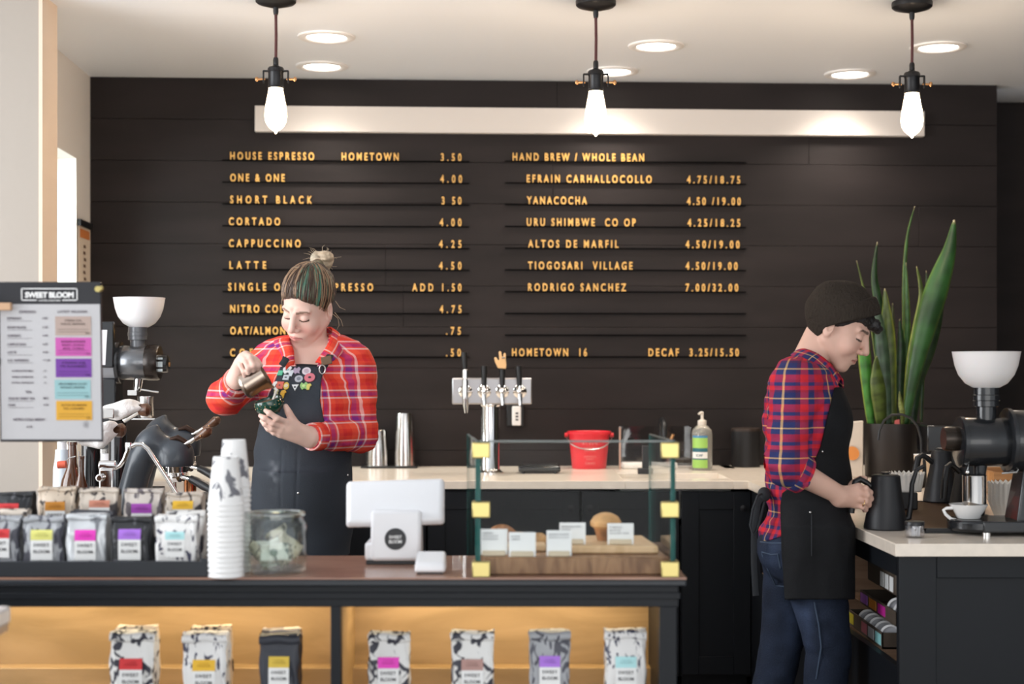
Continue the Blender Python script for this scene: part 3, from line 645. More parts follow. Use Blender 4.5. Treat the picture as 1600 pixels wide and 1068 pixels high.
coffee_bag('coffee_bag', 10, 62, 797, z0, 3.545, 'cream', 'red', 850, 860, 30, 'cream bag showing only its top behind the red-labelled grey bag', MR, white=False, seed=6, fold=.013)
coffee_bag('coffee_bag', 141, 66, 799, z0, 3.545, 'navy', 'gold', 850, 860, 30, 'dark bag showing only its top behind the crinkled silver bag', MR, white=False, seed=7, fold=.010)
coffee_bag('coffee_bag', 288, 60, 800, z0, 3.545, 'leafwhite', 'gold', 850, 860, 30, 'leaf-printed white bag peeking out behind the teal-labelled bag', MR, white=False, seed=8, fold=.012)
z1 = ZC+.0625
coffee_bag('coffee_bag', 14, 68, 770, z1, 3.67, 'black', 'red', 786, 800, 32, 'black bag with a red label at the left of the back row', BR, seed=9, white=False, fold=.008)
coffee_bag('coffee_bag', 87, 60, 762, z1, 3.67, 'tanfleck', 'orange', 783, 797, 31, 'tan flecked bag with an orange label in the back row', BR, seed=10, fold=.008)
coffee_bag('coffee_bag', 152, 62, 764, z1, 3.67, 'cream', 'salmon', 781, 792, 32, 'cream leaf-printed bag with a salmon label in the back row', BR, seed=11, fold=.008, lx_=4)
coffee_bag('coffee_bag', 222, 60, 765, z1, 3.67, 'creamleaf', 'purple', 786, 801, 32, 'cream bag with dense leaf print and a purple label in the back row', BR, seed=12, fold=.008)
coffee_bag('coffee_bag', 286, 58, 770, z1, 3.67, 'cream', 'gold', 782, 795, 32, 'cream bag with a golden yellow label at the right of the back row', BR, seed=13, fold=.008)
SF, SB = 'coffee bags at the front of the lit shelf', 'coffee bags at the back of the lit shelf'
zs_ = zs+.0005
for (px, w, yt, pat, lc, ly, lb) in [(205, 71, 989, 'leafwhite', 'red', 1028, 'leaf-printed white bag with a red label on the lit shelf'), (319, 71, 990, 'fleckwhite', 'gold', 1030, 'white flecked bag with a golden label on the lit shelf'),
        (436, 64, 992, 'navy', 'mustard', 1025, 'dark bag with a yellow label on the lit shelf'), (607, 66, 990, 'leafwhite', 'magenta', 1026, 'white bag with a magenta label, first in the right-hand lit bay'),
        (738, 68, 988, 'leafwhite', 'mauve', 1029, 'leaf-printed white bag with a brownish mauve label on the lit shelf'), (859, 65, 987, 'grey', 'violet', 1024, 'grey bag with a violet label on the lit shelf'),
        (978, 66, 985, 'fleckwhite', 'teal', 1025, 'white flecked bag with a teal label at the right end of the lit shelf')]:
    coffee_bag('coffee_bag', px, w, yt, zs_, 3.475, pat, lc, ly, ly+17, w*.50, lb, SF, seed=int(px), fold=.020)
for (px, w, yt, pat, lb) in [(211, 64, 980, 'cream', 'bag standing behind the red-labelled bag on the lit shelf'), (328, 62, 980, 'tanfleck', 'bag standing behind the golden-labelled flecked bag on the lit shelf'), (438, 60, 984, 'creamleaf', 'bag standing behind the dark bag on the lit shelf')]:
    coffee_bag('coffee_bag', px, w, yt, zs_, 3.555, pat, 'gold', 1040, 1052, w*.5, lb, SB, white=False, seed=int(px), fold=.010)

# ---------------------------------------------------------------- paper cups, nested upside down in two stacks
m_cup = speckle('white_cup_leaf_print', (.82, .81, .80), (.16, .16, .18), 44, (1, 1, .8), .575)
m_rim = mat('white_cup_rim', (.82, .81, .80), .45)
def cup_stack(px, ybase, ytop, Y, wpx, n, which):
    k = sc(Y); x = (px-CX)*k; r1 = wpx/2*k; z = ZC; Hh = (ybase-ytop)*k; h1 = .108; step = (Hh-h1)/(n-1)
    for i in range(n):
        zz = z+i*step; q = (x+.0004*math.sin(i*1.7+px), Y+.0004*math.cos(i*2.3), zz)
        lbl = 'white leaf-printed paper cup, topmost of the %s stack' % which if i == n-1 else ('white paper cup, lowest of the %s stack' % which if i == 0 else 'one of the nested cup rims between top and bottom of the %s stack' % which)
        t = thing('paper_cup', lbl, 'paper cup', q, 'nested cups of the %s stack' % which)
        MB().lathe([(r1, .004), (r1*.72, h1-.004), (r1*.70, h1), (r1*.66, h1), (r1*.64, h1-.006), (.001, h1-.006), (.001, h1-.0064), (r1*.70, h1-.0064), (r1-.0006, .004), (r1, .004)], q, 40, caps=False).build('cup_wall', m_cup, t)
        MB().lathe([(r1*.995, .0), (r1*1.03, .001), (r1*1.04, .004), (r1*1.0, .0065), (r1*.995, .004), (r1*.995, 0)], q, 40, caps=False).build('rolled_rim', m_rim, t)
cup_stack(353, 905, 718, 3.43, 55, 15, 'nearer paper cup')
cup_stack(366, 896, 690, 3.51, 50, 18, 'taller paper cup')

# ---------------------------------------------------------------- glass tip jar
k = sc(3.50); q = Vector(((431-CX)*k, 3.50, ZC)); r = 49*k
t = thing('tip_jar', 'round glass tip jar on the counter next to the paper cups', 'jar', q)
m_glass = pane('greenish_jar_glass', (.955, .98, .965), base=.05)
pr = [(.001, 0), (r*.86, 0), (r*.97, .006), (r, .02), (r, .100), (r*.97, .112), (r*.88, .120), (r*.87, .126), (r*.93, .130), (r*.93, .135), (r*.88, .137), (r*.84, .133), (r*.84, .119), (r*.92, .110), (r*.955, .10), (r*.955, .022), (r*.92, .012), (.001, .010)]
MB().lathe([(r*.88, .129), (r*.945, .130), (r*.95, .134), (r*.90, .1375), (r*.86, .134), (r*.88, .129)], q, 48, caps=False).build('jar_rim', pane('thick_glass_rim', (.80, .84, .82), base=.22), t)
MB().lathe(pr, q, 48).build('jar_glass', m_glass, t)
m_bill = speckle('banknote_paper', (.72, .75, .68), (.16, .20, .17), 60, (1, 1, 1), .57); m_bill2 = speckle('old_banknote_paper', (.56, .52, .40), (.12, .12, .09), 60, (1, 1, 1), .55)
rb = random.Random(8)
for i in range(16):
    a = rb.uniform(0, 6.28); rad = rb.uniform(.0, .032); c = q+Vector((rad*math.cos(a), rad*math.sin(a)-.004, rb.uniform(.034, .088)))
    if i == 0: c = q+Vector((.004, -.048, .052)); E = Euler((.12, .0, .1)).to_matrix(); sz = (.062, .040)
    elif i == 1: c = q+Vector((-.040, -.028, .05)); E = Euler((.1, .5, -.5)).to_matrix(); sz = (.05, .03)
    else: E = Euler((rb.uniform(-.5, .5), rb.uniform(-.7, .7), rb.uniform(-1.5, 1.5))).to_matrix(); sz = (rb.uniform(.045, .07), rb.uniform(.028, .04))
    ph = rb.uniform(0, 6)
    def fn(u, v, c=c, E=E, sz=sz, ph=ph): return c+E @ Vector(((u-.5)*sz[0], .006*math.sin(u*5+ph)+.004*math.sin(v*6+ph), (v-.5)*sz[1]))
    o = MB().grid(fn, 14, 8).build('banknote', m_bill if i % 2 == 0 else m_bill2, origin=c, solid=.0008)
    tag(o, 'flat pale dollar bill facing front inside the tip jar' if i == 0 else 'crumpled bill in the heap behind the flat bill in the tip jar', 'banknote', 'bills heaped in the tip jar' if i else 'bills in the tip jar')
    if i == 0:
        m = MB(); m.lathe([(.009, 0), (.009, .0006), (.001, .0008)], c+Vector((0, -.0095, .0)), 24, Matrix.Rotation(R(90), 3, 'X')); m.build('printed_seal', mat('green_ink', (.16, .22, .17), .6), o)

# ---------------------------------------------------------------- tablet till and card reader
Yt = 3.66; k = sc(Yt); m_wp = mat('glossy_white_plastic', (.80, .80, .82), .28)
qx = (619-CX)*k
t = thing('tablet_till', 'white tablet till on a stand, seen from behind, near the middle of the counter', 'till', (qx, Yt, ZC))
ztop, zlow = EYE-(752-CY)*k, EYE-(822-CY)*k
Mx = Matrix.Rotation(R(-33), 3, 'X') @ Matrix.Rotation(R(-2.0), 3, 'Y')
c = Vector(((616-CX)*k, Yt+.035, (ztop+zlow)/2))
sh = MB(); hw, hh = 79*k, (ztop-zlow)/2/math.cos(R(33))*.96
sh.hexa([c+Mx @ Vector((sx*hw*f1, -.012, sz*hh*f1)) for sx, sz, f1 in ((-1, -1, .93), (1, -1, .93), (1, 1, .97), (-1, 1, .97))], [c+Mx @ Vector((sx*hw, .012, sz*hh)) for sx, sz in ((-1, -1), (1, -1), (1, 1), (-1, 1))])
tb = sh.build('tablet_shell', m_wp, t, bevel=.010, seg=4)
MB().box(c+Mx @ Vector((0, .0135, 0)), (hw*1.9, .003, hh*1.86), Mx).build('screen', mat('dark_screen', (.01, .01, .012), .12), tb)
st = MB(); x0, x1 = (580-CX)*k, (659-CX)*k
y_b0, y_b1 = Yt-.03, Yt+.075
zt_ = EYE-(795-CY)*k
st.hexa([(x0, y_b0, ZC+.008), (x1, y_b0, ZC+.008), (x1, y_b1, ZC+.008), (x0, y_b1, ZC+.008)], [(x0, y_b0+.018, zt_), (x1, y_b0+.018, zt_), (x1, y_b1-.03, zt_-.01), (x0, y_b1-.03, zt_-.01)])
sn = st.build('stand', m_wp, t, bevel=.010, seg=4)
MB().span((571-CX)*k, (590-CX)*k, y_b0+.01, y_b1, ZC+.008, ZC+.052).build('cable_housing', m_wp, t, bevel=.008, seg=3)
MB().span((573-CX)*k, (658-CX)*k, y_b0+.004, y_b1, ZC, ZC+.008).build('base_pad', m_blk, t, bevel=.002)
zc = EYE-(840-CY)*k; ra = .018/(zt_-ZC)
tilt = math.atan2(.018, zt_-ZC-.008); yy = y_b0+.018*((zc-ZC-.008)/(zt_-ZC-.008))
RB = Matrix.Rotation(R(90)-tilt, 3, 'X'); cb = Vector(((619-CX)*k, yy-.0005, zc))
bd = MB().lathe([(16.8*k, -.001), (16.8*k, .0012), (.001, .0012)], cb, 40, RB).build('round_badge', mat('badge_black', (.014, .014, .017), .45), t)
m = MB(); RT = Matrix.Rotation(-tilt, 3, 'X')
write(m, 'SWEET', cb+RT @ Vector((-10*k, -.002, .5*k)), 5.0*k, 20*k, .02, .0006, RT); write(m, 'BLOOM', cb+RT @ Vector((-10*k, -.002, -6.5*k)), 5.0*k, 20*k, .02, .0006, RT)
m.build('badge_lettering', m_lbl, bd, smooth=False)
q = Vector(((672-CX)*sc(3.47), 3.46, ZC)); k2 = sc(3.47)
t = thing('card_reader', 'small white square card reader lying in front of the tablet till', 'card reader', q)
MB().hexa([q+Vector((-25*k2, 0, .004)), q+Vector((25*k2, 0, .004)), q+Vector((25*k2, .075, .004)), q+Vector((-25*k2, .075, .004))], [q+Vector((-23*k2, .004, .024)), q+Vector((23*k2, .004, .024)), q+Vector((23*k2, .072, .046)), q+Vector((-23*k2, .072, .046))]).build('reader_body', m_wp, t, bevel=.007, seg=4)
MB().span(q.x-20*k2, q.x+20*k2, q.y+.006, q.y+.07, ZC, ZC+.006).build('foot', m_blk, t)

# ---------------------------------------------------------------- pastry case: three glass sheets in brass clips
FL, FRr, BRr, BL = Vector((-.0785, 3.415, 0)), Vector((.361, 3.415, 0)), Vector((.340, 3.785, 0)), Vector((-.108, 3.785, 0))
zc1 = 1.212
t = thing('glass_case', 'open-topped glass pastry case with brass corner clips at the right of the counter', 'display case', ((FL.x+FRr.x)/2, 3.6, ZC))
m_pane = pane('case_glass', (.985, .995, .992), base=.0025); m_gedge = mat('green_glass_edge', (.03, .16, .14), .08, trans=.4)
m_clip = mat('satin_brass', (.52, .43, .17), .34, 1)
def sheet(a, b, th=.006):
    d = (b-a).normalized(); n_ = Vector((-d.y, d.x, 0))*th/2
    z0_, z1_ = ZC+.002, zc1
    s = MB()
    for sg in (-1, 1):
        a1, b1 = a+n_*sg, b+n_*sg; s.add([Vector((*a1.xy, z0_)), Vector((*b1.xy, z0_)), Vector((*b1.xy, z1_)), Vector((*a1.xy, z1_))], [(0, 1, 2, 3)])
    g = s.build('glass_panel', m_pane, t, smooth=False)
    e_ = MB()
    for q_ in (a, b): e_.cyl(Vector((*q_.xy, z0_)), Vector((*q_.xy, z1_)), th/2*1.05, seg=8)
    e_.build('polished_edge', m_gedge, g)
    MB().tube([Vector((*a.xy, z1_)), Vector((*b.xy, z1_))], th/2*.8, 6).build('top_edge', mat('pale_glass_edge', (.30, .34, .33), .1, trans=.5), g)
sheet(FL+Vector((.006, 0, 0)), FRr-Vector((.006, 0, 0))); sheet(FL+Vector((0, .008, 0)), BL); sheet(FRr+Vector((0, .008, 0)), BRr)
for fx, q_ in ((1, FL), (-1, FRr)):
    for row_ in (703.5, 796.5, 890):
        z = EYE-(row_-CY)*sc(3.40)
        cl = MB(); cl.span(q_.x-fx*.010, q_.x+fx*.030, q_.y-.010, q_.y+.008, z-.0175, z+.0175); cl.span(q_.x-fx*.010, q_.x+fx*.009, q_.y+.0, q_.y+.034, z-.0175, z+.0175)
        cl.build('brass_clip', m_clip, t, bevel=.0025)
# boards inside
m_butcher = wood('dark_butcher_block', (.16, .075, .035), (.36, .20, .10), .5, 5, (7, 1.5, 1.5)); m_lightw = wood('pale_maple_board', (.58, .38, .20), (.72, .50, .29), .5, 4, (8, 2, 2))
k = sc(3.46); bt = thing('serving_board', 'thick dark wooden block lying at the bottom of the pastry case', 'board', (.14, 3.6, ZC))
MB().hexa([(-.062, 3.45, ZC+.001), (.352, 3.45, ZC+.001), (.338, 3.76, ZC+.001), (-.084, 3.76, ZC+.001)], [(-.062, 3.45, ZC+.040), (.352, 3.45, ZC+.040), (.338, 3.76, ZC+.040), (-.084, 3.76, ZC+.040)]).build('board_block', m_butcher, bt, bevel=.003)
bz = ZC+.0405
mb = MB().hexa([(.115, 3.51, bz), (.335, 3.51, bz), (.318, 3.74, bz), (.090, 3.74, bz)], [(.115, 3.51, bz+.018), (.335, 3.51, bz+.018), (.318, 3.74, bz+.018), (.090, 3.74, bz+.018)])
tag(mb.build('serving_board', m_lightw, origin=(.21, 3.6, bz), bevel=.004), 'pale wooden board on the right half of the dark block', 'board')
mb = MB().hexa([(-.055, 3.55, bz), (.080, 3.55, bz), (.076, 3.74, bz), (-.07, 3.74, bz)], [(-.055, 3.55, bz+.016), (.080, 3.55, bz+.016), (.076, 3.74, bz+.016), (-.07, 3.74, bz+.016)])
tag(mb.build('serving_board', m_lightw, origin=(0, 3.6, bz), bevel=.004), 'smaller pale wooden board on the left half of the dark block', 'board')
# price cards in little wooden feet
m_card = mat('white_card', (.84, .84, .84), .6); m_foot = mat('pale_wood_foot', (.62, .52, .38), .55)
def price_card(px0, px1, y0, y1, Y, zfoot, label, lines, ink=(.22, .22, .24), footp=None):
    k = sc(Y); x0, x1 = (px0-CX)*k, (px1-CX)*k; zt, zb = EYE-(y0-CY)*k, EYE-(y1-CY)*k; xm = (x0+x1)/2
    t = thing('price_card', label, 'price card', (xm, Y, zfoot), 'price cards in the pastry case')
    cd = MB().span(x0, x1, Y-.0006, Y+.0006, zb, zt).build('card', m_card, t)
    fw = (x1-x0)*.42
    MB().span(xm-fw, xm+fw, Y-.010, Y+.012, zfoot, max(zb+.006, zfoot+.012)).build('wooden_foot', m_foot, t, bevel=.002)
    m = MB(); cap = 2.6*k
    for i, s_ in enumerate(lines): write(m, s_, (x0+4*k, Y-.0012, zt-(5+4.6*i)*k-cap), cap, min(len(s_)*2.7, (px1-px0)-8)*k, .01, .0005)
    write(m, '3.50', (x1-11*k, Y-.0012, zb+4*k), 2.2*k, 7*k, .01, .0005)
    m.build('card_lettering', mat('card_ink', ink, .6), cd, smooth=False)
price_card(750, 793, 826, 866, 3.475, bz, 'white price card at the left end of the pastry case', ['ALMOND', 'CROISSANT', 'RASPBERRY'])
price_card(795, 837, 831, 870, 3.462, bz, 'blankest white price card, second from the left in the case', ['SCONE', 'LEMON'])
price_card(854, 893, 828, 868, 3.466, bz, 'white price card overlapping the one behind it, middle of the case', ['BANANA WALNUT', 'BREAD SLICE'])
price_card(874, 915, 816, 856, 3.545, bz+.0185, 'white price card standing behind, in the middle of the case', ['MORNING BUN', 'SUGAR'])
price_card(949, 990, 817, 858, 3.54, bz+.0185, 'white price card on the pale board beside the muffin', ['PUMPKIN', 'MUFFIN', 'GLUTEN FREE'])
# pastries
m_bun = mat('baked_crust', (.36, .15, .055), .55, vary=.45, vscale=30, bump=.4, bscale=60); m_bun2 = mat('golden_crust', (.58, .32, .13), .55, vary=.35, vscale=30, bump=.4, bscale=60)
def blob(name, px, py, Y, r, m, label, cat, seed=1):
    rnd = random.Random(seed); c = at(px, py, Y); ph = [rnd.uniform(0, 6) for _ in range(4)]
    def fn(u, v):
        a, b = u*2*math.pi, (v-.5)*math.pi; d = 1+.10*math.sin(3*a+ph[0])*math.cos(b)+.07*math.sin(5*a+ph[1]+4*b)
        return c+Vector((r[0]*d*math.cos(b)*math.cos(a), r[1]*d*math.cos(b)*math.sin(a), r[2]*math.sin(b)*(1+.08*math.sin(4*a+ph[2]))))
    o = MB().grid(fn, 28, 16).build(name, m, origin=c-Vector((0, 0, r[2]))); return tag(o, label, cat)
k = sc(3.62)
t = thing('muffin', 'brown muffin half hidden by the rightmost price card', 'muffin', at(946, 862, 3.62))
c = Vector(((947-CX)*k, 3.63, bz+.0185))
MB().lathe([(.001, 0), (.020, 0), (.029, .032), (.001, .033)], c, 28).build('muffin_base', m_bun, t)
MB().lathe([(.028, .028), (.036, .034), (.037, .043), (.029, .056), (.014, .064), (.001, .066)], c, 28).build('muffin_top', m_bun2, t)
blob('pastry', 784, 839, 3.64, (.036, .036, .029), m_bun, 'tall dark brown pastry behind the leftmost price card', 'pastry', 2)
blob('pastry', 812, 845, 3.62, (.030, .030, .021), m_bun2, 'low golden pastry behind the second price card', 'pastry', 3)
blob('pastry', 843, 846, 3.64, (.026, .028, .020), m_bun2, 'small golden pastry between the second and third price cards', 'pastry', 5)

# ---------------------------------------------------------------- wall-menu board on a stand at the left end
Yb = 3.60; k = sc(Yb)
t = thing('menu_board', 'black-framed white menu sheet with coloured blocks at the left of the counter', 'menu board', at(-22, 700, Yb))
def bp(px, py, o=0): return at(px+.012*(py-440), py, Yb)+Vector((0, o, 0))     # the board leans a touch
def bquad(m, x0, y0, x1, y1, o0, o1):
    m.hexa([bp(x0, y1, o0), bp(x1, y1, o0), bp(x1, y1, o1), bp(x0, y1, o1)], [bp(x0, y0, o0), bp(x1, y0, o0), bp(x1, y0, o1), bp(x0, y0, o1)]); return m
back = bquad(MB(), -3, 440, 157, 690, 0, .012).build('black_board', mat('board_black', (.014, .014, .018), .4), t, bevel=.002)
sheet_ = bquad(MB(), 0, 475, 156, 686, -.002, .0005).build('menu_sheet', mat('menu_sheet_paper', (.47, .46, .47), .6), t)
m_wink = mat('white_ink', (.80, .79, .78), .5)
m = MB()
for a in ((33, 450, 121, 451.5), (33, 468, 57, 469.5), (97, 468, 121, 469.5), (33, 450, 34.5, 469.5), (119.5, 450, 121, 469.5)): bquad(m, *a, -.0012, .0)
m.build('logo_frame', m_wink, back)
m = MB(); write(m, 'SWEET BLOOM', bp(39, 464.5, -.001), 9*k, 76*k, .045, .0008); write(m, 'COFFEE ROASTERS', bp(60, 470.5, -.001), 2.6*k, 34*k, .01, .0006)
m.build('logo_lettering', m_wink, back, smooth=False)
blocks = [(494, 524, (.50, .38, .33), 'beige', ['TIERRA SOL', 'DULCE, GEORGIA']), (527, 556, (.62, .11, .44), 'pink', ['RWANDA KANYEGE', 'BERRY, FLORAL', 'MILK, CITRUS']), (560, 589, (.19, .045, .36), 'purple', ['ETHIOPIA GUJI', 'FIG, BLACKBERRY']), (593, 623, (.33, .56, .58), 'pale blue', ['URU SHIMBWE CO OP', 'NOUGAT, ORANGE']), (626, 656, (.78, .41, .035), 'yellow', ['ALTOS DE MARFIL', 'FIG, CARAMEL'])]
m_mink = mat('menu_ink', (.10, .08, .10), .6)
for i, (y0, y1, col, nm, ls) in enumerate(blocks):
    dx = -2 if nm == 'pale blue' else 0
    b = bquad(MB(), 86+dx, y0, 142+dx, y1, -.003, -.0018).build('colour_block', mat('block_'+nm.replace(' ', '_'), tuple(c_*.80 for c_ in col), .6), sheet_); lab(b, nm+' printed block')
    m = MB()
    for j, s_ in enumerate(ls): write(m, s_, bp(114+dx, y0+8+5.4*j, -.0036), 3.2*k, min(44, len(s_)*2.7)*k, .01, .0005, center=True)
    for j in range(2): bquad(m, 90+dx, y0+20+j*4, 138+dx, y0+20.6+j*4, -.0036, -.003)
    write(m, '5.00', bp(133+dx, y1-2.5, -.0036), 2.4*k, 6*k, 0, .0005)
    m.build('block_lettering', mat('block_ink_'+nm.replace(' ', '_'), tuple(c_*.28 for c_ in col), .6), sheet_, smooth=False)
def line(s_, x, y, cap, w): m = MB(); write(m, s_, bp(x, y, -.003), cap*k, w*k, .01, .0005); m.build('printed_line', m_mink, sheet_, smooth=False)
line('ESPRESSO', 30, 489, 4, 26); line('LATEST RELEASES', 90, 488.5, 3.8, 46)
for y, s_, w, pr in ((499, 'ESPRESSO', 22, '3.00'), (513, 'SHORT BLACK', 30, '3.50'), (526, 'CORTADO', 21, '4.00'), (539.5, 'CAPPUCCINO', 29, '4.25'), (552, 'LATTE', 14, '4.50'), (564.5, 'S.O. ESPRESSO', 33, '+1.50'), (624, 'TEAS BY SPIRIT TEA', 42, 'MKT'), (634, 'CHAI', 11, '4.50')):
    line(s_, 11, y, 3.6, w); line(pr, 66, y-.5, 3.2, 8 if pr[0] != '+' else 11); bquad(MB(), 11, y+2.2, 50, y+2.6, -.003, -.0022).build('printed_rule', m_mink, sheet_)
for y, s_ in ((580.5, 'ALTERNATIVE MILK'), (590, 'VANILLA OR MOCHA'), (599, 'EXTRA ESPRESSO')): line(s_, 17, y, 2.8, 34); line('.75', 66, y, 2.4, 5)
line('TEA', 38, 614, 4, 10); line('NITRO COLD BREW', 19, 657, 4, 49); line('4.75', 39, 668, 3.4, 9)
m = MB(); c = bp(132, 663, -.0026)
for i in range(6): a = i*math.pi/6; m.tube([c+Vector((math.cos(a), 0, math.sin(a)))*-6*k, c+Vector((math.cos(a), 0, math.sin(a)))*6*k], .0004, 4)
m.build('flower_mark', mat('pale_ink', (.36, .35, .37), .6), sheet_)
MB().cyl(bp(156, 452, -.002), bp(156, 452, -.020), .007, seg=16).ball(bp(160, 451, -.012), (.006, .006, .007), 12).build('brass_clip', m_clip, back)
m_tan = mat('tan_wood_clamp', (.52, .32, .19), .5)
bquad(MB(), -26, 473, 20, 485, -.018, -.003).build('wooden_clamp', m_tan, t, bevel=.002)
p0 = at(-22, 470, Yb)
MB().tube([Vector((p0.x, Yb-.01, ZC+.012)), Vector((p0.x, Yb-.01, p0.z+.02))], .008, 14).build('stand_post', m_blkm, t)
bquad(MB(), -30, 560, 0, 570, -.004, .010).build('board_bracket', m_blkm, t)

# ---------------------------------------------------------------- white-topped table corner nearest the camera
X1 = -.975
t = thing('side_counter', 'corner of a white-topped dark table at the lower left, nearest the camera', 'table', (-1.4, 2.4, 0))
MB().span(-2.2, X1, 1.7, 2.99, .878, .912).build('white_top', m_quartz_w, t, bevel=.006, seg=3)
MB().span(-2.2, X1-.004, 1.7, 2.985, .864, .8775).build('wood_edge', mat('tan_wood_edge', (.55, .36, .22), .5), t)
MB().span(-2.15, X1-.02, 1.75, 2.96, 0, .8635).build('dark_base', m_joinery, t, bevel=.002)
# ================================================================ people: distance-field bodies meshed with surface nets
def A(*p): return np.array(p, float)
def smin(a, b, k):
    h = np.clip(.5+.5*(b-a)/k, 0, 1); return b+(a-b)*h-k*h*(1-h)
def smax(a, b, k): return -smin(-a, -b, k)
def d_cone(p, a, b, r0, r1):
    "capsule whose radius runs from r0 to r1"
    a, b = A(*a), A(*b); ab = b-a; t = np.clip(((p-a)@ab)/max(1e-9, ab@ab), 0, 1); return np.linalg.norm(p-a-t[:, None]*ab, axis=1)-(r0+(r1-r0)*t)
def d_ell(p, c, r, M=None):
    q = p-A(*c)
    if M is not None: q = q@M
    r = A(*r); k0 = np.linalg.norm(q/r, axis=1); k1 = np.linalg.norm(q/(r*r), axis=1); return k0*(k0-1)/np.maximum(k1, 1e-9)
def d_box(p, c, h, r=0, M=None):
    q = p-A(*c)
    if M is not None: q = q@M
    q = np.abs(q)-A(*h)+r; return np.linalg.norm(np.maximum(q, 0), axis=1)+np.minimum(q.max(axis=1), 0)-r
def d_chain(p, pts, rs, k=.004):
    d = None
    for i in range(len(pts)-1):
        e = d_cone(p, pts[i], pts[i+1], rs[i], rs[i+1]); d = e if d is None else np.minimum(d, e)
    return d
def vnoise(p, s, seed=0):
    "smooth value noise, -1..1"
    q = p*A(*s) if isinstance(s, (tuple, list)) else p*s
    q = q+seed*17.31; i = np.floor(q).astype(np.int64); f = q-i; f = f*f*(3-2*f); out = 0
    def h(x, y, z):
        n = (x*374761393+y*668265263+z*2147483647+seed*974634777) & 0x7fffffff; n = (n ^ (n >> 13))*1274126177 & 0x7fffffff; return ((n ^ (n >> 16)) & 0xffff)/32768.-1
    for dx in (0, 1):
        for dy in (0, 1):
            for dz in (0, 1):
                w = (f[:, 0] if dx else 1-f[:, 0])*(f[:, 1] if dy else 1-f[:, 1])*(f[:, 2] if dz else 1-f[:, 2]); out = out+w*h(i[:, 0]+dx, i[:, 1]+dy, i[:, 2]+dz)
    return out
def sdf_mesh(fn, lo, hi, h, smooth=1):
    "surface nets over a narrow band; returns vertices and quads"
    lo = A(*lo); hi = A(*hi); n = np.ceil((hi-lo)/h).astype(int)+1; st = 5
    cn = [np.arange(0, m+st, st) for m in n]; g = np.stack(np.meshgrid(*cn, indexing='ij'), -1).reshape(-1, 3)
    dc = fn(lo+g*h).reshape([len(c) for c in cn])
    V = np.repeat(np.repeat(np.repeat(dc, st, 0), st, 1), st, 2)
    off = st//2; V = np.pad(V, ((off, 0), (off, 0), (off, 0)), mode='edge')[:n[0], :n[1], :n[2]].astype(np.float32)
    idx = np.argwhere(np.abs(V) < h*st*2.7)
    for s in range(0, len(idx), 400000):
        q = idx[s:s+400000]; V[q[:, 0], q[:, 1], q[:, 2]] = fn(lo+q*h)
    S = V < 0; cells = {}; dims = V.shape
    cid, pos, quads = [], [], []
    for ax in range(3):
        sl0 = [slice(None)]*3; sl1 = [slice(None)]*3; sl0[ax] = slice(0, -1); sl1[ax] = slice(1, None)
        e = np.argwhere(S[tuple(sl0)] != S[tuple(sl1)])
        o1, o2 = (ax+1) % 3, (ax+2) % 3
        e = e[(e[:, o1] > 0) & (e[:, o2] > 0) & (e[:, o1] < dims[o1]-1) & (e[:, o2] < dims[o2]-1)]
        e1 = e.copy(); e1[:, ax] += 1
        a = V[e[:, 0], e[:, 1], e[:, 2]]; b = V[e1[:, 0], e1[:, 1], e1[:, 2]]; t = a/(a-b)
        p = e.astype(float); p[:, ax] += t; cs = []
        for da, db in ((0, 0), (-1, 0), (-1, -1), (0, -1)):
            c = e.copy(); c[:, o1] += da; c[:, o2] += db; k = (c[:, 0]*dims[1]+c[:, 1])*dims[2]+c[:, 2]; cs.append(k); cid.append(k); pos.append(p)
        cs = np.stack(cs, 1); flip = a > 0; cs[flip] = cs[flip][:, ::-1]; quads.append(cs)
    cid = np.concatenate(cid); pos = np.concatenate(pos); quads = np.concatenate(quads)
    u, inv = np.unique(cid, return_inverse=True); acc = np.zeros((len(u), 3)); cnt = np.bincount(inv, minlength=len(u))
    for k in range(3): acc[:, k] = np.bincount(inv, weights=pos[:, k], minlength=len(u))
    v = lo+acc/cnt[:, None]*h; f = np.searchsorted(u, quads)
    for _ in range(smooth):
        sm = np.zeros_like(v); c = np.zeros(len(v))
        for i, j in ((0, 1), (1, 2), (2, 3), (3, 0)):
            for a, b in ((i, j), (j, i)):
                c += np.bincount(f[:, a], minlength=len(v))
                for k in range(3): sm[:, k] += np.bincount(f[:, a], weights=v[f[:, b], k], minlength=len(v))
        v = v*.5+.5*sm/np.maximum(c, 1)[:, None]
    return v, f
def sdf_obj(name, fn, lo, hi, h, m, parent, tone=None, uv=None, smooth=1):
    v, f = sdf_mesh(fn, lo, hi, h, smooth); b = np.array(wloc(parent)); me = bpy.data.meshes.new(name)
    me.vertices.add(len(v)); me.vertices.foreach_set('co', (v-b).astype(np.float32).ravel())
    me.loops.add(len(f)*4); me.loops.foreach_set('vertex_index', f.astype(np.int32).ravel()); me.polygons.add(len(f)); me.polygons.foreach_set('loop_start', np.arange(0, len(f)*4, 4, dtype=np.int32))
    me.update(calc_edges=True); me.polygons.foreach_set('use_smooth', np.ones(len(f), bool)); me.materials.append(m)
    if tone is not None:
        c = np.ones((len(v), 4), np.float32); c[:, :3] = np.clip(tone(v), 0, 1); a = me.color_attributes.new('tone', 'FLOAT_COLOR', 'POINT'); a.data.foreach_set('color', c.ravel())
    if uv is not None:
        a = me.attributes.new('weave', 'FLOAT_VECTOR', 'POINT'); w = np.zeros((len(v), 3), np.float32); w[:, :2] = uv(v); a.data.foreach_set('vector', w.ravel())
    o = bpy.data.objects.new(name, me); COL.objects.link(o); o.parent = parent; return o
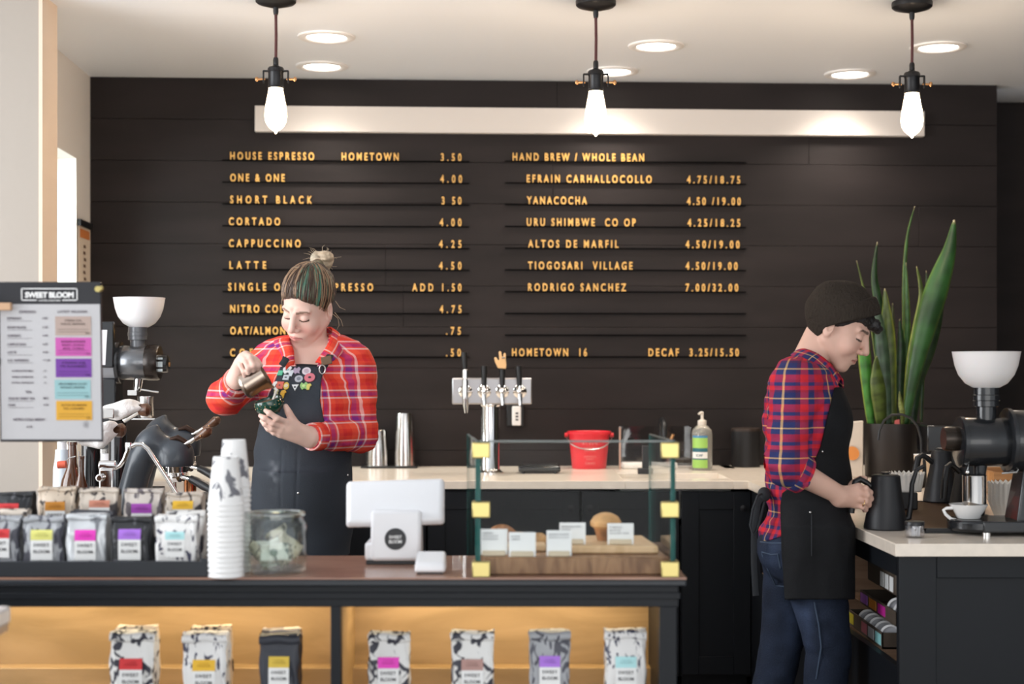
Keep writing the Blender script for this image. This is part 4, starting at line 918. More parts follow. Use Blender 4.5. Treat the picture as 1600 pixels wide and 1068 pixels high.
def plaid(name, pitch, stops, rough=.85, wob=.0):
    "woven check: the same coloured stripes across (u) and along (v) the cloth, half of each showing"
    m = mat(name, (.5, .1, .1), rough, bump=.25, bscale=320, spec=.2); N, L = nt(m)
    a = N.new('ShaderNodeAttribute'); a.attribute_name = 'weave'; s = N.new('ShaderNodeSeparateXYZ'); L.new(a.outputs['Vector'], s.inputs[0]); outs = []
    for ax in (0, 1):
        d = N.new('ShaderNodeMath'); d.operation = 'DIVIDE'; d.inputs[1].default_value = pitch; L.new(s.outputs[ax], d.inputs[0])
        fr = N.new('ShaderNodeMath'); fr.operation = 'FRACT'; L.new(d.outputs[0], fr.inputs[0])
        r = N.new('ShaderNodeValToRGB'); r.color_ramp.interpolation = 'CONSTANT'; el = r.color_ramp.elements
        while len(el) < len(stops): el.new(.5)
        for e, (p, c) in zip(el, stops): e.position = p; e.color = (*c, 1)
        L.new(fr.outputs[0], r.inputs[0]); outs.append(r.outputs[0])
    x = N.new('ShaderNodeMix'); x.data_type = 'RGBA'; x.inputs[0].default_value = .5; L.new(outs[0], x.inputs[6]); L.new(outs[1], x.inputs[7]); L.new(x.outputs[2], N['Principled BSDF'].inputs['Base Color'])
    return m
# a head in its own frame: face towards -Y, origin between the ears at eye height, about 0.23 m from chin to crown
def head_sdf(q, lids=True):
    x = np.abs(q[:, 0]); s = np.stack([x, q[:, 1], q[:, 2]], 1)
    d = d_ell(q, (0, .018, .048), (.0755, .094, .088))
    d = smin(d, d_ell(q, (0, -.030, -.020), (.063, .060, .075)), .03)
    d = smin(d, d_cone(s, (.050, .005, -.045), (.018, -.058, -.098), .024, .018), .03)
    d = smin(d, d_ell(q, (0, -.066, -.103), (.022, .020, .017)), .018)
    d = smin(d, d_ell(s, (.036, -.060, -.038), (.026, .024, .026)), .02)
    d = smin(d, d_ell(q, (0, -.070, -.068), (.030, .024, .024)), .018)
    d = smin(d, d_cone(s, (.012, -.086, .024), (.046, -.071, .022), .007, .0055), .014)
    d = smax(d, -d_ell(s, (.032, -.102, .000), (.020, .016, .013)), .012)            # sockets
    d = smin(d, d_ell(s, (.0315, -.0745, -.001), (.0145, .0135, .0125)), .004)        # lidded eyes
    d = smin(d, d_cone(q, (0, -.088, .014), (0, -.111, -.033), .0085, .0115), .014)   # nose
    d = smin(d, d_ell(s, (.0125, -.098, -.040), (.0085, .0110, .0080)), .006)
    d = smax(d, -d_ell(s, (.0065, -.104, -.0475), (.0035, .0050, .0030)), .002)
    d = smin(d, d_cone(s, (.0, -.0945, -.0655), (.021, -.0845, -.068), .0052, .0030), .005)
    d = smin(d, d_cone(s, (.0, -.0925, -.0765), (.017, -.0850, -.0735), .0066, .0035), .005)
    d = smax(d, -d_cone(s, (.0, -.1015, -.0705), (.024, -.0875, -.0702), .0022, .0012), .002)
    e = d_ell(s, (.076, .014, -.008), (.0085, .019, .031), np.array(Euler((R(-12), 0, R(18))).to_matrix()))
    e = smin(e, d_ell(s, (.073, .008, -.033), (.007, .010, .010)), .006)
    e = smax(e, -d_ell(s, (.083, .008, -.004), (.006, .010, .018)), .004)
    return smin(d, e, .006)
def face_tone(q, skin, lip, brow, lash, blush, bw=.85):
    "colours of the face's own features: lips, brows, lashes along closed lids, flushed cheeks"
    n = len(q); x = np.abs(q[:, 0]); c = np.tile(A(*skin), (n, 1)); fr = q[:, 1] < -.03
    def put(w, col):
        nonlocal c
        w = np.clip(w, 0, 1)[:, None]; c = c*(1-w)+A(*col)*w
    put(np.exp(-(((x-.040)/.020)**2+((q[:, 2]+.038)/.018)**2))*fr*.55, blush)
    put(np.exp(-((q[:, 0]/.012)**2+((q[:, 2]+.036)/.010)**2))*fr*.35, blush)
    lz = -.0700-.10*x; put((np.abs(q[:, 2]-lz) < .0085-.30*np.maximum(0, x-.002)*.9)*(x < .024)*(q[:, 1] < -.078)*.85, lip)
    put((np.abs(q[:, 2]+.0704) < .0012)*(x < .022)*(q[:, 1] < -.080)*.8, [v*.35 for v in lip])
    bz = .0215+.10*(x-.014)-4.2*np.maximum(0, x-.038)**2*8; put((np.abs(q[:, 2]-bz) < .0030+.0016*bw-.05*np.maximum(0, x-.02))*(x > .011)*(x < .051)*fr*(q[:, 1] < -.05)*bw, brow)
    ez = -.0085-.9*((x-.0315)/.02)**2*-.0045; put((np.abs(q[:, 2]-ez) < .0025)*(np.abs(x-.0320) < .0155)*(q[:, 1] < -.066)*.95, lash)
    return c
# ================================================================ right-hand counter: base, open bays and what stands on it
zu = zb-.001
t = thing('side_run_cabinet', 'dark panelled counter base at the right with an open wood-lined bay in its side', 'cabinet', (1.8, 4.6, 0))
xs = lambda Y: xr(Y)+.018
def sidebox(m, y0, y1, z0, z1, d0=0, d1=.02):
    m.hexa([(xs(y0)+d0, y0, z0), (xs(y0)+d1, y0, z0), (xs(y1)+d1, y1, z0), (xs(y1)+d0, y1, z0)], [(xs(y0)+d0, y0, z1), (xs(y0)+d1, y0, z1), (xs(y1)+d1, y1, z1), (xs(y1)+d0, y1, z1)]); return m
ye = YN+.03
# near end: shaker panel
m = MB(); x0 = xs(ye)
m.span(x0, 3.3, ye+.012, ye+.03, 0, zu)
for a in ((x0, x0+.10, 0, zu), (x0+.10, 3.3, zu-.060, zu), (x0+.10, 3.3, 0, .12)): m.span(a[0], a[1], ye, ye+.014, a[2], a[3])
m.build('end_panel', m_joinery, t, bevel=.002)
NY0, NY1, NZ0, NZ1 = ye+.035, 4.98, .575, .818          # near bay
PY0, PY1, PZ0, PZ1 = 5.35, 6.2, .55, .85                # far bay
m = MB()
sidebox(m, ye+.03, YB+.02, NZ1 if False else .86, zu); sidebox(m, ye+.03, PY0, .02, NZ0); sidebox(m, PY0, YB+.02, .02, PZ0); sidebox(m, NY1, PY0, NZ0, .86); sidebox(m, PY1, YB+.02, PZ0, .86); sidebox(m, ye+.03, NY1, NZ1, .86); sidebox(m, PY0, PY1, PZ1, .86)
m.build('side_face', m_joinery, t)
m_lin = wood('walnut_lining', (.15, .085, .05), (.24, .15, .095), .5, 3, (1, 6, 6))
m = MB()
m.span(1.40, 1.42, NY0, NY1, NZ0, NZ1); m.span(xs(NY1)+.02, 1.40, NY1-.015, NY1, NZ0, NZ1); m.span(xs(NY0)+.004, 1.40, ye+.031, NY0+.002, NZ0, NZ1); m.span(xs(NY0)+.02, 1.40, NY0, NY1, NZ1, NZ1+.012); m.span(xs(NY0)+.02, 1.40, NY0, NY1, NZ0-.012, NZ0)
m.build('bay_lining', m_lin, t)
m = MB(); m.span(1.43, 1.45, PY0, PY1, PZ0, PZ1); m.span(xs(PY1)+.02, 1.45, PY1-.01, PY1, PZ0, PZ1); m.span(xs(PY0)+.02, 1.45, PY0, PY0+.01, PZ0, PZ1); m.span(xs(PY0)+.02, 1.45, PY0, PY1, PZ1, PZ1+.012); m.build('far_bay_lining', m_joinery, t)
m = MB(); m.span(xs(PY0)-.004, 1.45, PY0, PY1, PZ0-.012, PZ0+.003); m.build('far_bay_shelf', m_lin, t)
MB().span(1.5, 3.3, ye+.05, YB, .02, zu-.002).build('carcass', m_joinery, t)
# slanted walnut divider at the near end of the bay
m = MB(); m.hexa([(xs(NY0)+.03, 4.17, NZ0+.001), (1.36, 4.17, NZ0+.001), (1.36, 4.182, NZ0+.001), (xs(NY0)+.03, 4.182, NZ0+.001)], [(xs(NY0)+.05, 4.142, NZ0+.105), (1.36, 4.142, NZ0+.105), (1.36, 4.154, NZ0+.105), (xs(NY0)+.05, 4.154, NZ0+.105)])
tag(m.build('divider_board', m_lin, origin=(1.2, 4.17, NZ0)), 'leaning walnut board at the near end of the open bay', 'board')
# boxes of round tins in the bay
m_kraft = mat('dark_display_card', (.075, .055, .04), .6); m_tin = mat('black_tin', (.012, .012, .014), .35); m_tinrim = mat('white_tin_rim', (.78, .77, .78), .35); m_tinface = mat('grey_tin_face', (.42, .42, .45), .4)
def tin_box(y0, y1, z, dep, h, label, cols, ntins, ty0, ty1, group, words_, x_off=.01, skew=0):
    xa = xs(4.4)+.02+x_off
    b = thing('tin_display_box', label, 'box', (xa+dep/2, (y0+y1)/2, z), 'display boxes in the open bay')
    m = MB(); w = .004
    m.span(xa, xa+w, y0, y1, z, z+h); m.span(xa+dep-w, xa+dep, y0, y1, z, z+h*1.1); m.span(xa, xa+dep, y0, y0+w, z, z+h); m.span(xa, xa+dep, y1-w, y1, z, z+h); m.span(xa, xa+dep, y0, y1, z, z+w)
    m.build('box_tray', m_kraft, b)
    n = len(cols)
    for i, c in enumerate(cols):
        a = y1-(i+.5)*(y1-y0)/n; hw = (y1-y0)/n*.40
        if c: MB().span(xa-.0012, xa, a-hw, a+hw, z+h*.15, z+h*.85).build('colour_label', mat('tin_label_%d%d%d' % tuple(int(q*9) for q in c), c, .5), b)
    for i in range(ntins):
        yy = ty0+(ty1-ty0)*(i/(max(1, ntins-1))); r = .030; c = Vector((xa+.035, yy, z+w+r)); RM_ = Matrix.Rotation(R(90), 3, 'X') @ Matrix.Rotation(R(0), 3, 'Y')
        RM_ = Matrix.Rotation(R(-14), 3, 'Z') @ RM_
        tt = thing('round_tin', words_ % (['nearest', 'second from the near end', 'middle', 'second from the far end', 'farthest'][i] if ntins == 5 else ['nearer', 'farther'][i]), 'tin', c-Vector((0, 0, r)), group)
        MB().lathe([(.001, -.009), (r*.93, -.009), (r*.93, .009), (.001, .009)], c, 28, RM_).build('tin_body', m_tin, tt)
        MB().lathe([(r*.80, .0088), (r, .0088), (r, .0115), (r*.80, .0125), (r*.80, .0088)], c, 28, RM_, caps=False).build('tin_rim', m_tinrim, tt)
        MB().lathe([(r*.79, .0092), (.001, .0095)], c, 28, RM_, caps=False).build('tin_face', m_tinface, tt)
tin_box(4.38, 4.82, NZ0+.0015, .13, .045, 'lower display box of tins, with yellow and pale blue labels, in the open bay', [(.52, .44, .03), None, (.30, .08, .10), (.5, .5, .52), (.28, .60, .62)], 5, 4.42, 4.70, 'round tins in the lower display box', 'black and white round tin standing in the lower display box, %s', x_off=.006)
# wire shelf for the upper boxes
MB_ = MB().span(xs(4.5)+.05, 1.39, 4.20, NY1-.02, .655, .659)
tag(MB_.build('bay_shelf', m_lin, origin=(1.2, 4.5, .657)), 'thin shelf across the open bay, carrying the upper tin box', 'shelf')
tin_box(4.26, 4.70, .6595, .13, .040, 'upper display box of tins, with violet, orange and magenta labels, in the open bay', [(.28, .10, .45), (.66, .24, .03), (.55, .02, .30), None], 2, 4.31, 4.38, 'round tins in the upper display box', 'black and white round tin standing in the upper display box, %s', x_off=.016)
MBx = MB(); MBx.span(xs(4.4)+.045, 1.36, 4.30, 4.64, .738, .800)
hb2 = thing('hanging_rack_box', 'dark box with three white labels at the top of the open bay', 'box', (1.25, 4.46, .738)); MBx.build('box_body', m_kraft, hb2, bevel=.004)
for i in range(3): y = 4.325+i*.055; MB().span(xs(4.4)+.0435, xs(4.4)+.045, y, y+.040, .744, .786).build('white_label', m_lbl, hb2)
m = MB()
for yy in (4.34, 4.60): m.cyl((1.33, yy, .659), (1.33, yy, .738), .004, seg=8)
m.build('wire_post', m_blkm, hb2)

# ---------------------------------------------------------------- on the right-hand worktop
def onr(px, py): return stand(px, py)
# pour-over drip tray
m_slat = mat('bronze_drip_grid', (.16, .095, .055), .35, .7)
t = thing('drip_tray', 'long bronze-slatted drip tray let onto the right worktop under the black kettles', 'drip tray', (1.36, 4.75, ZC))
TX0, TX1, TY0, TY1 = 1.155, 1.47, 4.33, 5.25
MB().span(TX0, TX1, TY0, TY1, ZC+.0005, ZC+.006).build('tray_pan', m_blk, t, bevel=.002)
for a in ((TX0, TX0+.012, TY0, TY1), (TX1-.012, TX1, TY0, TY1), (TX0, TX1, TY0, TY0+.014), (TX0, TX1, TY1-.014, TY1)): MB().span(*a, ZC+.006, ZC+.014).build('tray_frame', m_blkm, t)
m = MB(); n = 46
for i in range(n):
    y = TY0+.02+(TY1-TY0-.04)*i/(n-1); m.span(TX0+.012, TX1-.012, y-.004, y+.004, ZC+.007, ZC+.012)
o = m.build('slat_grid', m_slat, t); o['kind'] = 'stuff'
# gooseneck kettle in hand
def kettle(q, k, label, r0=34, r1=22, hh=83, handle=True, hdir=(-1, 0), mt=None, spout=True, name='gooseneck_kettle'):
    "foot radius, shoulder radius and height in photo pixels"
    mt = mt or m_blkm; hd = Vector((hdir[0], hdir[1], 0)).normalized()
    t = thing(name, label, 'kettle', q, None)
    MB().lathe([(.001, 0), (r0*.96*k, 0), (r0*k, .004), (r0*.985*k, .012), (r0*.87*k, hh*.32*k), (r1+(r0-r1)*.24)*k and ((r1+(r0-r1)*.24)*k, hh*.66*k), (r1*k, hh*k), (r1*.96*k, (hh+1)*k), (.001, (hh+1)*k)], q, 44).build('kettle_body', mt, t)
    MB().lathe([(.001, (hh+.8)*k), (r1*.9*k, (hh+.8)*k), (r1*.88*k, (hh+2)*k), (5*k, (hh+2.4)*k), (5*k, (hh+3.6)*k), (8*k, (hh+4.2)*k), (8.3*k, (hh+5.4)*k), (6*k, (hh+6.6)*k), (.001, (hh+6.8)*k)], q, 30).build('lid', m_blk, t)
    if handle:
        P = [q+hd*(r1*1.0*k)+Vector((0, 0, (hh-17)*k)), q+hd*((r1+9)*k)+Vector((0, 0, (hh-10)*k)), q+hd*((r1+18)*k)+Vector((0, 0, (hh-5)*k)), q+hd*((r1+25)*k)+Vector((0, 0, (hh-9)*k)), q+hd*((r1+29)*k)+Vector((0, 0, (hh-28)*k)), q+hd*((r1+32)*k)+Vector((0, 0, (hh-58)*k))]
        MB().tube(P, [4.2*k, 4.4*k, 4.6*k, 5.2*k, 5.6*k, 5.2*k], 14).build('handle', m_blk, t)
    if spout:
        P = [q-hd*(r0*.78*k)+Vector((0, 0, 14*k)), q-hd*((r0+2)*k)+Vector((0, 0, 18*k)), q-hd*((r0+5)*k)+Vector((0, 0, 40*k)), q-hd*((r0+7)*k)+Vector((0, 0, 70*k)), q-hd*((r0+14)*k)+Vector((0, 0, 92*k)), q-hd*((r0+25)*k)+Vector((0, 0, 98*k))]
        MB().tube(P, [6*k, 5*k, 4.2*k, 3.8*k, 3.4*k, 3.2*k], 12).build('gooseneck_spout', mt, t)
    return t
q = onr(1384, 826); KQ = q; kk = sc(q.y)
kettle(q, kk, 'matt black gooseneck kettle gripped by the hand at the counter edge')
# two more kettles further back
q = stand(1478, 790); q = q+Vector((0, .02, 0)); k = sc(q.y)
kettle(q+Vector((-.01, .0, .0125)), k, 'black kettle with curved handle standing on the far part of the drip tray', 28, 15, 78, True, (-1, -.25), m_blkm, False)
q = stand(1512, 797); k = sc(q.y)
kettle(q+Vector((.0, .0, .0125)), k, 'black kettle on the drip tray half hidden by the steel beaker', 28, 17, 72, True, (-1, -.5), m_blkm, False)
# black pouring stand holding a white filter behind the hand-held kettle
q = stand(1420, 795); q.y = 4.95; k = sc(4.95); q = Vector(((1416-CX)*k, 4.95, ZC+.0145))
t = thing('filter_stand', 'black box stand on the drip tray carrying a white fluted filter', 'stand', q)
MB().span(q.x-24*k, q.x+12*k, q.y-.05, q.y+.05, q.z, q.z+.055).build('stand_box', m_blk, t, bevel=.004)
zf = q.z+.0555; zt_ = EYE-(738-CY)*k
m_paper = mat('white_filter_paper', (.78, .75, .70), .8)
def fluted(c, r0, r1, h, nf, m, amp=.05, n=96):
    def fn(u, v):
        a = 2*math.pi*u; f = 1+amp*math.sin(nf*a)*v; r = (r0+(r1-r0)*v)*f; return c+Vector((r*math.cos(a), r*math.sin(a), h*v+.004*math.sin(nf*a)*max(0, v-.8)*5))
    return m.grid(fn, n, 8)
o = fluted(Vector((q.x+1*k, q.y, zf)), 22*k, 26*k, zt_-zf, 22, MB()).lathe([(.001, .001), (22*k, .001)], (q.x+1*k, q.y, zf), 40, caps=False).build('paper_filter', m_paper, origin=(q.x, q.y, zf), solid=.0008)
tag(o, 'white fluted paper filter standing behind the hand-held kettle', 'paper filter')
# stack of filters at the far right
k = sc(4.75); c = Vector(((1575-CX)*k, 4.75, ZC))
for i in range(6):
    z0 = ZC+i*.0085
    o = fluted(Vector((c.x, c.y, z0)), 19*k, 31*k, .062+.002*i, 24, MB(), .035).lathe([(.001, .001), (19*k, .001)], (c.x, c.y, z0), 40, caps=False).build('paper_filter', m_paper, origin=(c.x, c.y, z0))
    tag(o, ['lowest', 'second lowest', 'third lowest', 'fourth from below', 'next to topmost', 'topmost'][i]+' white fluted filter of the stack beside the grinder stand', 'paper filter', 'stacked paper filters beside the grinder')
# little glass with a black lid
q = onr(1429, 839); k = sc(q.y)
t = thing('glass_pot', 'tiny clear glass pot with a black lid at the front edge of the right counter', 'glass pot', q)
MB().lathe([(.001, .003), (12*k, .003), (14*k, .006), (14.3*k, 19*k), (14.8*k, 19*k), (14.8*k, .004), (13.5*k, 0), (.001, 0)], q, 30).build('glass_wall', pane('small_pot_glass', (.95, .95, .96), base=.12), t)
MB().lathe([(.001, 18.8*k), (15.3*k, 18.8*k), (15.3*k, 24*k), (14.6*k, 25.2*k), (.001, 25.2*k)], q, 30).build('lid', m_blk, t)
m = MB(); rg = random.Random(5)
for i in range(9): a = rg.uniform(0, 6.28); rr_ = rg.uniform(0, 9)*k; m.cyl(q+Vector((rr_*math.cos(a), rr_*math.sin(a), .005)), q+Vector((rr_*math.cos(a)*1.1, rr_*math.sin(a)*1.1, rg.uniform(8, 16)*k)), 1.4*k, seg=8)
m.build('glass_facets', mat('pale_crystal', (.78, .79, .82), .15, .2), t)

# bulk grinder -------------------------------------------------
def bulk_grinder(label, Y, hop, neck, body_c, body_r, body_x, knob, motor, base, col_main, mirror, mount, hop_mat, extras=None):
    k = sc(Y); P = lambda px, py, dy=0: at(px, py, Y)+Vector((0, dy, 0))
    t = thing('bulk_coffee_grinder', label, 'coffee grinder', at(base[0], base[1], Y))
    hc, hr, hy0, hy1 = hop; c = P(hc, hy1); hh = (hy1-hy0)*k; r = hr*k
    pr = [(r*.36, 0), (r*.62, hh*.13), (r*.82, hh*.36), (r*.93, hh*.62), (r*.985, hh*.88), (r, hh*.97), (r*1.015, hh), (r*.985, hh), (r*.95, hh*.88), (r*.90, hh*.62), (r*.79, hh*.38), (r*.58, hh*.15), (r*.34, .004)]
    hp = MB().lathe(pr, c, 44, caps=False).build('hopper', hop_mat, t)
    MB().lathe([(r*.93, hh*.62), (.001, hh*.66)], c, 36, caps=False).build('coffee_beans', mat('coffee_beans', (.045, .022, .014), .45, vary=.6, vscale=90, bump=1, bscale=90), t)
    nc, nr, ny0, ny1 = neck; n0 = P(nc, ny1); nh = (ny1-ny0)*k; r = nr*k
    MB().lathe([(r*.78, 0), (r*.78, nh*.45), (r, nh*.47), (r, nh*.62), (r*1.04, nh*.64), (r*1.04, nh*.78), (r, nh*.80), (r, nh), (.001, nh)], n0, 32).build('neck', col_main['neck'], t)
    bx0, bx1 = body_x; by = body_c; br = body_r*k
    def xcyl(x0, x1, cy, r0, r1=None, nm='', m=None, bev=.06):
        a, b = P(x0, cy), P(x1, cy); r1 = r0 if r1 is None else r1; d = b-a
        mbx = MB().tube([a, a+d*bev, b-d*bev, b], [r0*.93, r0, r1, r1*.93], 40); return mbx.build(nm, m, t, angle=50)
    xcyl(bx0, bx1, by, br, None, 'grinding_chamber', col_main['body'])
    fx0, fx1, fr = knob['plate']; xcyl(fx0, fx1, by, fr*k, None, 'front_plate', col_main['plate'], .15)
    kx0, kx1, kr, kcy = knob['dial']; xcyl(kx0, kx1, kcy, kr*k, None, 'adjusting_dial', col_main['dial'], .15)
    m0, m1, mr, mcy = motor[:4]; xcyl(m0, m1, mcy, mr*k, None, 'motor_housing', col_main['motor'], .05)
    xcyl(motor[4], motor[5], mcy, mr*1.06*k, None, 'motor_flange', col_main['plate'], .2)
    return t, k, P
m_hop = mat('frosted_white_hopper', (.74, .70, .68), .35, sss=.15); m_gb = mat('grinder_black_enamel', (.012, .013, .015), .25, coat=.3)
gm = {'neck': m_gb, 'body': m_gb, 'plate': m_gb, 'dial': mat('bronzed_black_metal', (.035, .026, .02), .25, .6), 'motor': m_gb}
Yg = 4.34
t, k, P = bulk_grinder('black bulk coffee grinder with a white bowl hopper at the right end of the counter', Yg, (1541, 51.5, 549, 606), (1541, 20, 605, 660), 690, 38, (1501, 1578), {'plate': (1497, 1506, 40), 'dial': (1474, 1502, 19, 685)}, (1574, 1672, 48, 688, 1570, 1579), (1580, 846), gm, False, None, m_hop)
m = MB(); zq = lambda r_: EYE-(r_-CY)*k; xq = lambda c_: (c_-CX)*k
m.hexa([(xq(1577), Yg-.06, zq(822)), (xq(1645), Yg-.06, zq(822)), (xq(1645), Yg+.06, zq(822)), (xq(1577), Yg+.06, zq(822))], [(xq(1592), Yg-.045, zq(728)), (xq(1640), Yg-.045, zq(728)), (xq(1640), Yg+.045, zq(728)), (xq(1592), Yg+.045, zq(728))])
m.build('stand_column', m_gb, t, bevel=.006, seg=3)
zbase = ZC+.010
m = MB().span(xq(1520), xq(1680), Yg-.10, Yg+.09, zbase, zbase+.032); m.lathe([(.001, 0), (.085, 0), (.090, .004), (.090, .028), (.085, .032), (.001, .032)], (xq(1530), Yg-.005, zbase), 36)
m.build('base_plate', m_gb, t, bevel=.004)
for a, b in ((1527, -.085), (1650, -.085), (1527, .07), (1650, .07)): MB().lathe([(.001, 0), (.013, 0), (.013, .011), (.001, .011)], (xq(a), Yg+b, ZC), 16).build('foot', m_chrome, t)
MB().tube([P(1532, 722), P(1531, 744)], [.020, .016], 16).build('outlet_spout', m_gb, t)
m = MB(); m.tube([P(1512, 742, -.02), P(1506, 732, -.03), P(1510, 722, -.02)], .0035, 8); m.ball(P(1507, 736, -.03), .007, 12); m.build('catch_lever', m_chrome, t)
MB().tube([P(1560, 738, -.03), P(1582, 736, -.035), P(1594, 722, -.02)], .003, 8).build('bag_clamp', m_steel, t)
# dripper on the grinder base with a steel beaker in it
zd = zbase+.033; k = sc(Yg-.01); cx_ = (1513.5-CX)*k
t = thing('ceramic_dripper', 'white ceramic pour-over dripper with a loop handle on the grinder base', 'dripper', (cx_, Yg-.01, zd))
m_cer = mat('white_glazed_ceramic', (.78, .77, .76), .18, coat=.2)
hd = EYE-(787-CY)*k-zd
MB().lathe([(.001, 0), (17*k, 0), (18*k, .002), (29*k, hd-.002), (29.6*k, hd), (28*k, hd), (17*k, .006), (.001, .006)], (cx_, Yg-.01, zd), 44).build('cone', m_cer, t)
c = Vector((cx_, Yg-.01, zd)); H_ = lambda px, py: Vector(((px-CX)*k, Yg-.014, EYE-(py-CY)*k))
MB().tube([H_(1493, 812), H_(1485, 810), H_(1477, 803), H_(1473.5, 796), H_(1478, 793.5), H_(1488, 793)], 2.6*k, 12).build('loop_handle', m_cer, t)
cb = Vector((cx_+9*k, Yg-.01, zd+.008))
zt_ = EYE-(742-CY)*k; hb_ = zt_-cb.z
t = thing('steel_beaker', 'polished steel dosing beaker standing in the white dripper under the grinder spout', 'beaker', cb)
MB().lathe([(.001, 0), (14.5*k, 0), (15.5*k, .004), (18.5*k, hb_*.3), (18.5*k, hb_*.97), (19*k, hb_), (18.2*k, hb_), (18*k, hb_*.3), (14*k, .006), (.001, .005)], cb, 40).build('beaker_wall', m_chrome, t)
# plant pot, plant
q = stand(1395, 747); k = sc(q.y+.1); yc = q.y+.12; PX = lambda px: (px-CX)*k
t = thing('snake_plant', 'tall snake plant with upright green leaves in a plain black pot by the wall', 'potted plant', (PX(1395), yc, ZC))
c = Vector((PX(1395), yc, ZC)); rp = 43*k; hp = EYE-(661-CY)*k-ZC
pot = MB().lathe([(.001, 0), (rp*.93, 0), (rp*.95, .004), (rp, hp-.004), (rp, hp), (rp*.955, hp), (rp*.95, hp-.02), (.001, hp-.022)], c, 48).build('pot', mat('bronzed_black_pot', (.020, .016, .015), .42, .15), t)
MB().lathe([(rp*.945, hp-.021), (.001, hp-.012)], c, 32, caps=False).build('potting_soil', mat('dark_soil', (.02, .013, .009), .9, bump=1, bscale=60), t)
m_leaf = attr_mat('snake_plant_leaf', .42, bump=.1, bscale=30)
def leaf(pts, wmax, tone, yoff, name='leaf', seed=0, fold=.25, margin=(.26, .30, .05), wk=None):
    "spine given in photo pixels from the soil to the tip; width in pixels"
    rnd = random.Random(seed); n = 28; P = [Vector((PX(a), yc+yoff+(0 if i else 0), EYE-(b-CY)*k)) for i, (a, b) in enumerate(pts)]
    P[0].y = yc+yoff*.55; cum = [0]
    for i in range(1, len(P)): cum.append(cum[-1]+(P[i]-P[i-1]).length)
    def spine(s):
        d = s*cum[-1]; i = max(j for j in range(len(P)-1) if cum[j] <= d+1e-9); f = (d-cum[i])/max(1e-6, cum[i+1]-cum[i])
        g = lambda i_: P[max(0, min(len(P)-1, i_))]
        a, b, c_, d_ = g(i-1), g(i), g(i+1), g(i+2)
        return .5*((2*b)+(c_-a)*f+(2*a-5*b+4*c_-d_)*f*f+(3*b-a-3*c_+d_)*f**3)
    tw0, tw1 = rnd.uniform(-.5, .5), rnd.uniform(-.8, .8); ac = 8; vs = []; cols = []; ph = rnd.uniform(0, 9)
    for i in range(n+1):
        s = i/n; p = spine(s); tg = (spine(min(1, s+.02))-spine(max(0, s-.02))).normalized()
        w_ = wmax*k*(.55+.45*min(1, s*2.2))*(1-max(0, (s-.55)/.45)**1.7*.96)*.5
        if wk: w_ *= wk(s)
        a = tw0+(tw1-tw0)*s; side = Vector((math.cos(a), math.sin(a)*.8, 0)); side = (side-tg*side.dot(tg)).normalized(); nrm = tg.cross(side)
        for j in range(ac+1):
            u = j/ac*2-1; vs.append(p+side*(u*w_)+nrm*((u*u-.4)*w_*fold*2))
            band = .5+.5*math.sin(s*cum[-1]*300+ph+1.8*math.sin(s*60+ph)+.8*math.sin(u*4+s*30)); e = abs(u) > .80
            cl = [c_*(.48+.62*band) for c_ in tone] if not e else [c_*(.8+.3*band) for c_ in margin]
            if s > .965: cl = [.30, .24, .13]
            cols.append((*cl, 1))
    fs = [(i*(ac+1)+j, (i+1)*(ac+1)+j, (i+1)*(ac+1)+j+1, i*(ac+1)+j+1) for i in range(n) for j in range(ac)]
    o = MB().add(vs, fs).build(name, m_leaf, t, solid=.002, angle=80)
    a_ = o.data.color_attributes.new('tone', 'FLOAT_COLOR', 'POINT')
    # the builder keeps vertex order
    a_.data.foreach_set('color', [x for c_ in cols for x in c_]); return o
G1, G2, G3, G4 = (.030, .10, .020), (.075, .115, .024), (.045, .085, .050), (.014, .042, .014)
leaf([(1361, 664), (1354, 610), (1349, 540), (1346, 480), (1343, 447)], 20, (.05, .20, .03), -.04, seed=1)
leaf([(1377, 664), (1371, 615), (1367, 580), (1365, 556)], 30, G2, -.075, seed=2, margin=(.12, .16, .03))
leaf([(1387, 664), (1382, 600), (1376, 530), (1370, 480), (1367, 464)], 21, G3, -.03, seed=3, margin=(.06, .12, .06))
leaf([(1396, 664), (1391, 590), (1388, 520), (1386, 480), (1384, 450)], 24, G2, .0, seed=4)
leaf([(1392, 664), (1386, 560), (1379, 480), (1371, 430), (1375, 376)], 17, G4, .03, seed=5, margin=(.05, .10, .02))
leaf([(1386, 664), (1376, 560), (1364, 480), (1353, 440), (1344, 405)], 6, G2, .05, seed=6)
leaf([(1422, 664), (1424, 580), (1424, 500), (1423, 450), (1422, 408)], 10, G1, .05, seed=7)
leaf([(1417, 664), (1424, 580), (1436, 510), (1442, 460), (1433, 415)], 18, G2, -.01, seed=8)
leaf([(1414, 664), (1428, 580), (1446, 505), (1466, 440), (1482, 390), (1489, 344)], 33, (.026, .095, .024), -.04, seed=9, margin=(.10, .18, .04), wk=lambda s: .55+.65*min(1, s*1.5))
leaf([(1430, 664), (1440, 600), (1458, 545), (1474, 490), (1481, 447)], 24, G4, .06, seed=10, margin=(.04, .08, .02))
leaf([(1420, 664), (1423, 520), (1423, 420), (1428, 360), (1439, 318)], 7, G1, .08, seed=11)
leaf([(1408, 664), (1405, 645), (1402, 630), (1400, 611)], 8, (.20, .24, .06), -.08, seed=12, margin=(.30, .30, .12))
leaf([(1410, 664), (1412, 600), (1414, 540), (1411, 497)], 16, G4, .04, seed=13, margin=(.04, .07, .02))
leaf([(1402, 664), (1402, 580), (1403, 520), (1402, 472)], 9, (.05, .06, .025), .06, seed=14)
leaf([(1446, 660), (1452, 560), (1458, 480), (1457, 420)], 8, G4, .08, seed=15)
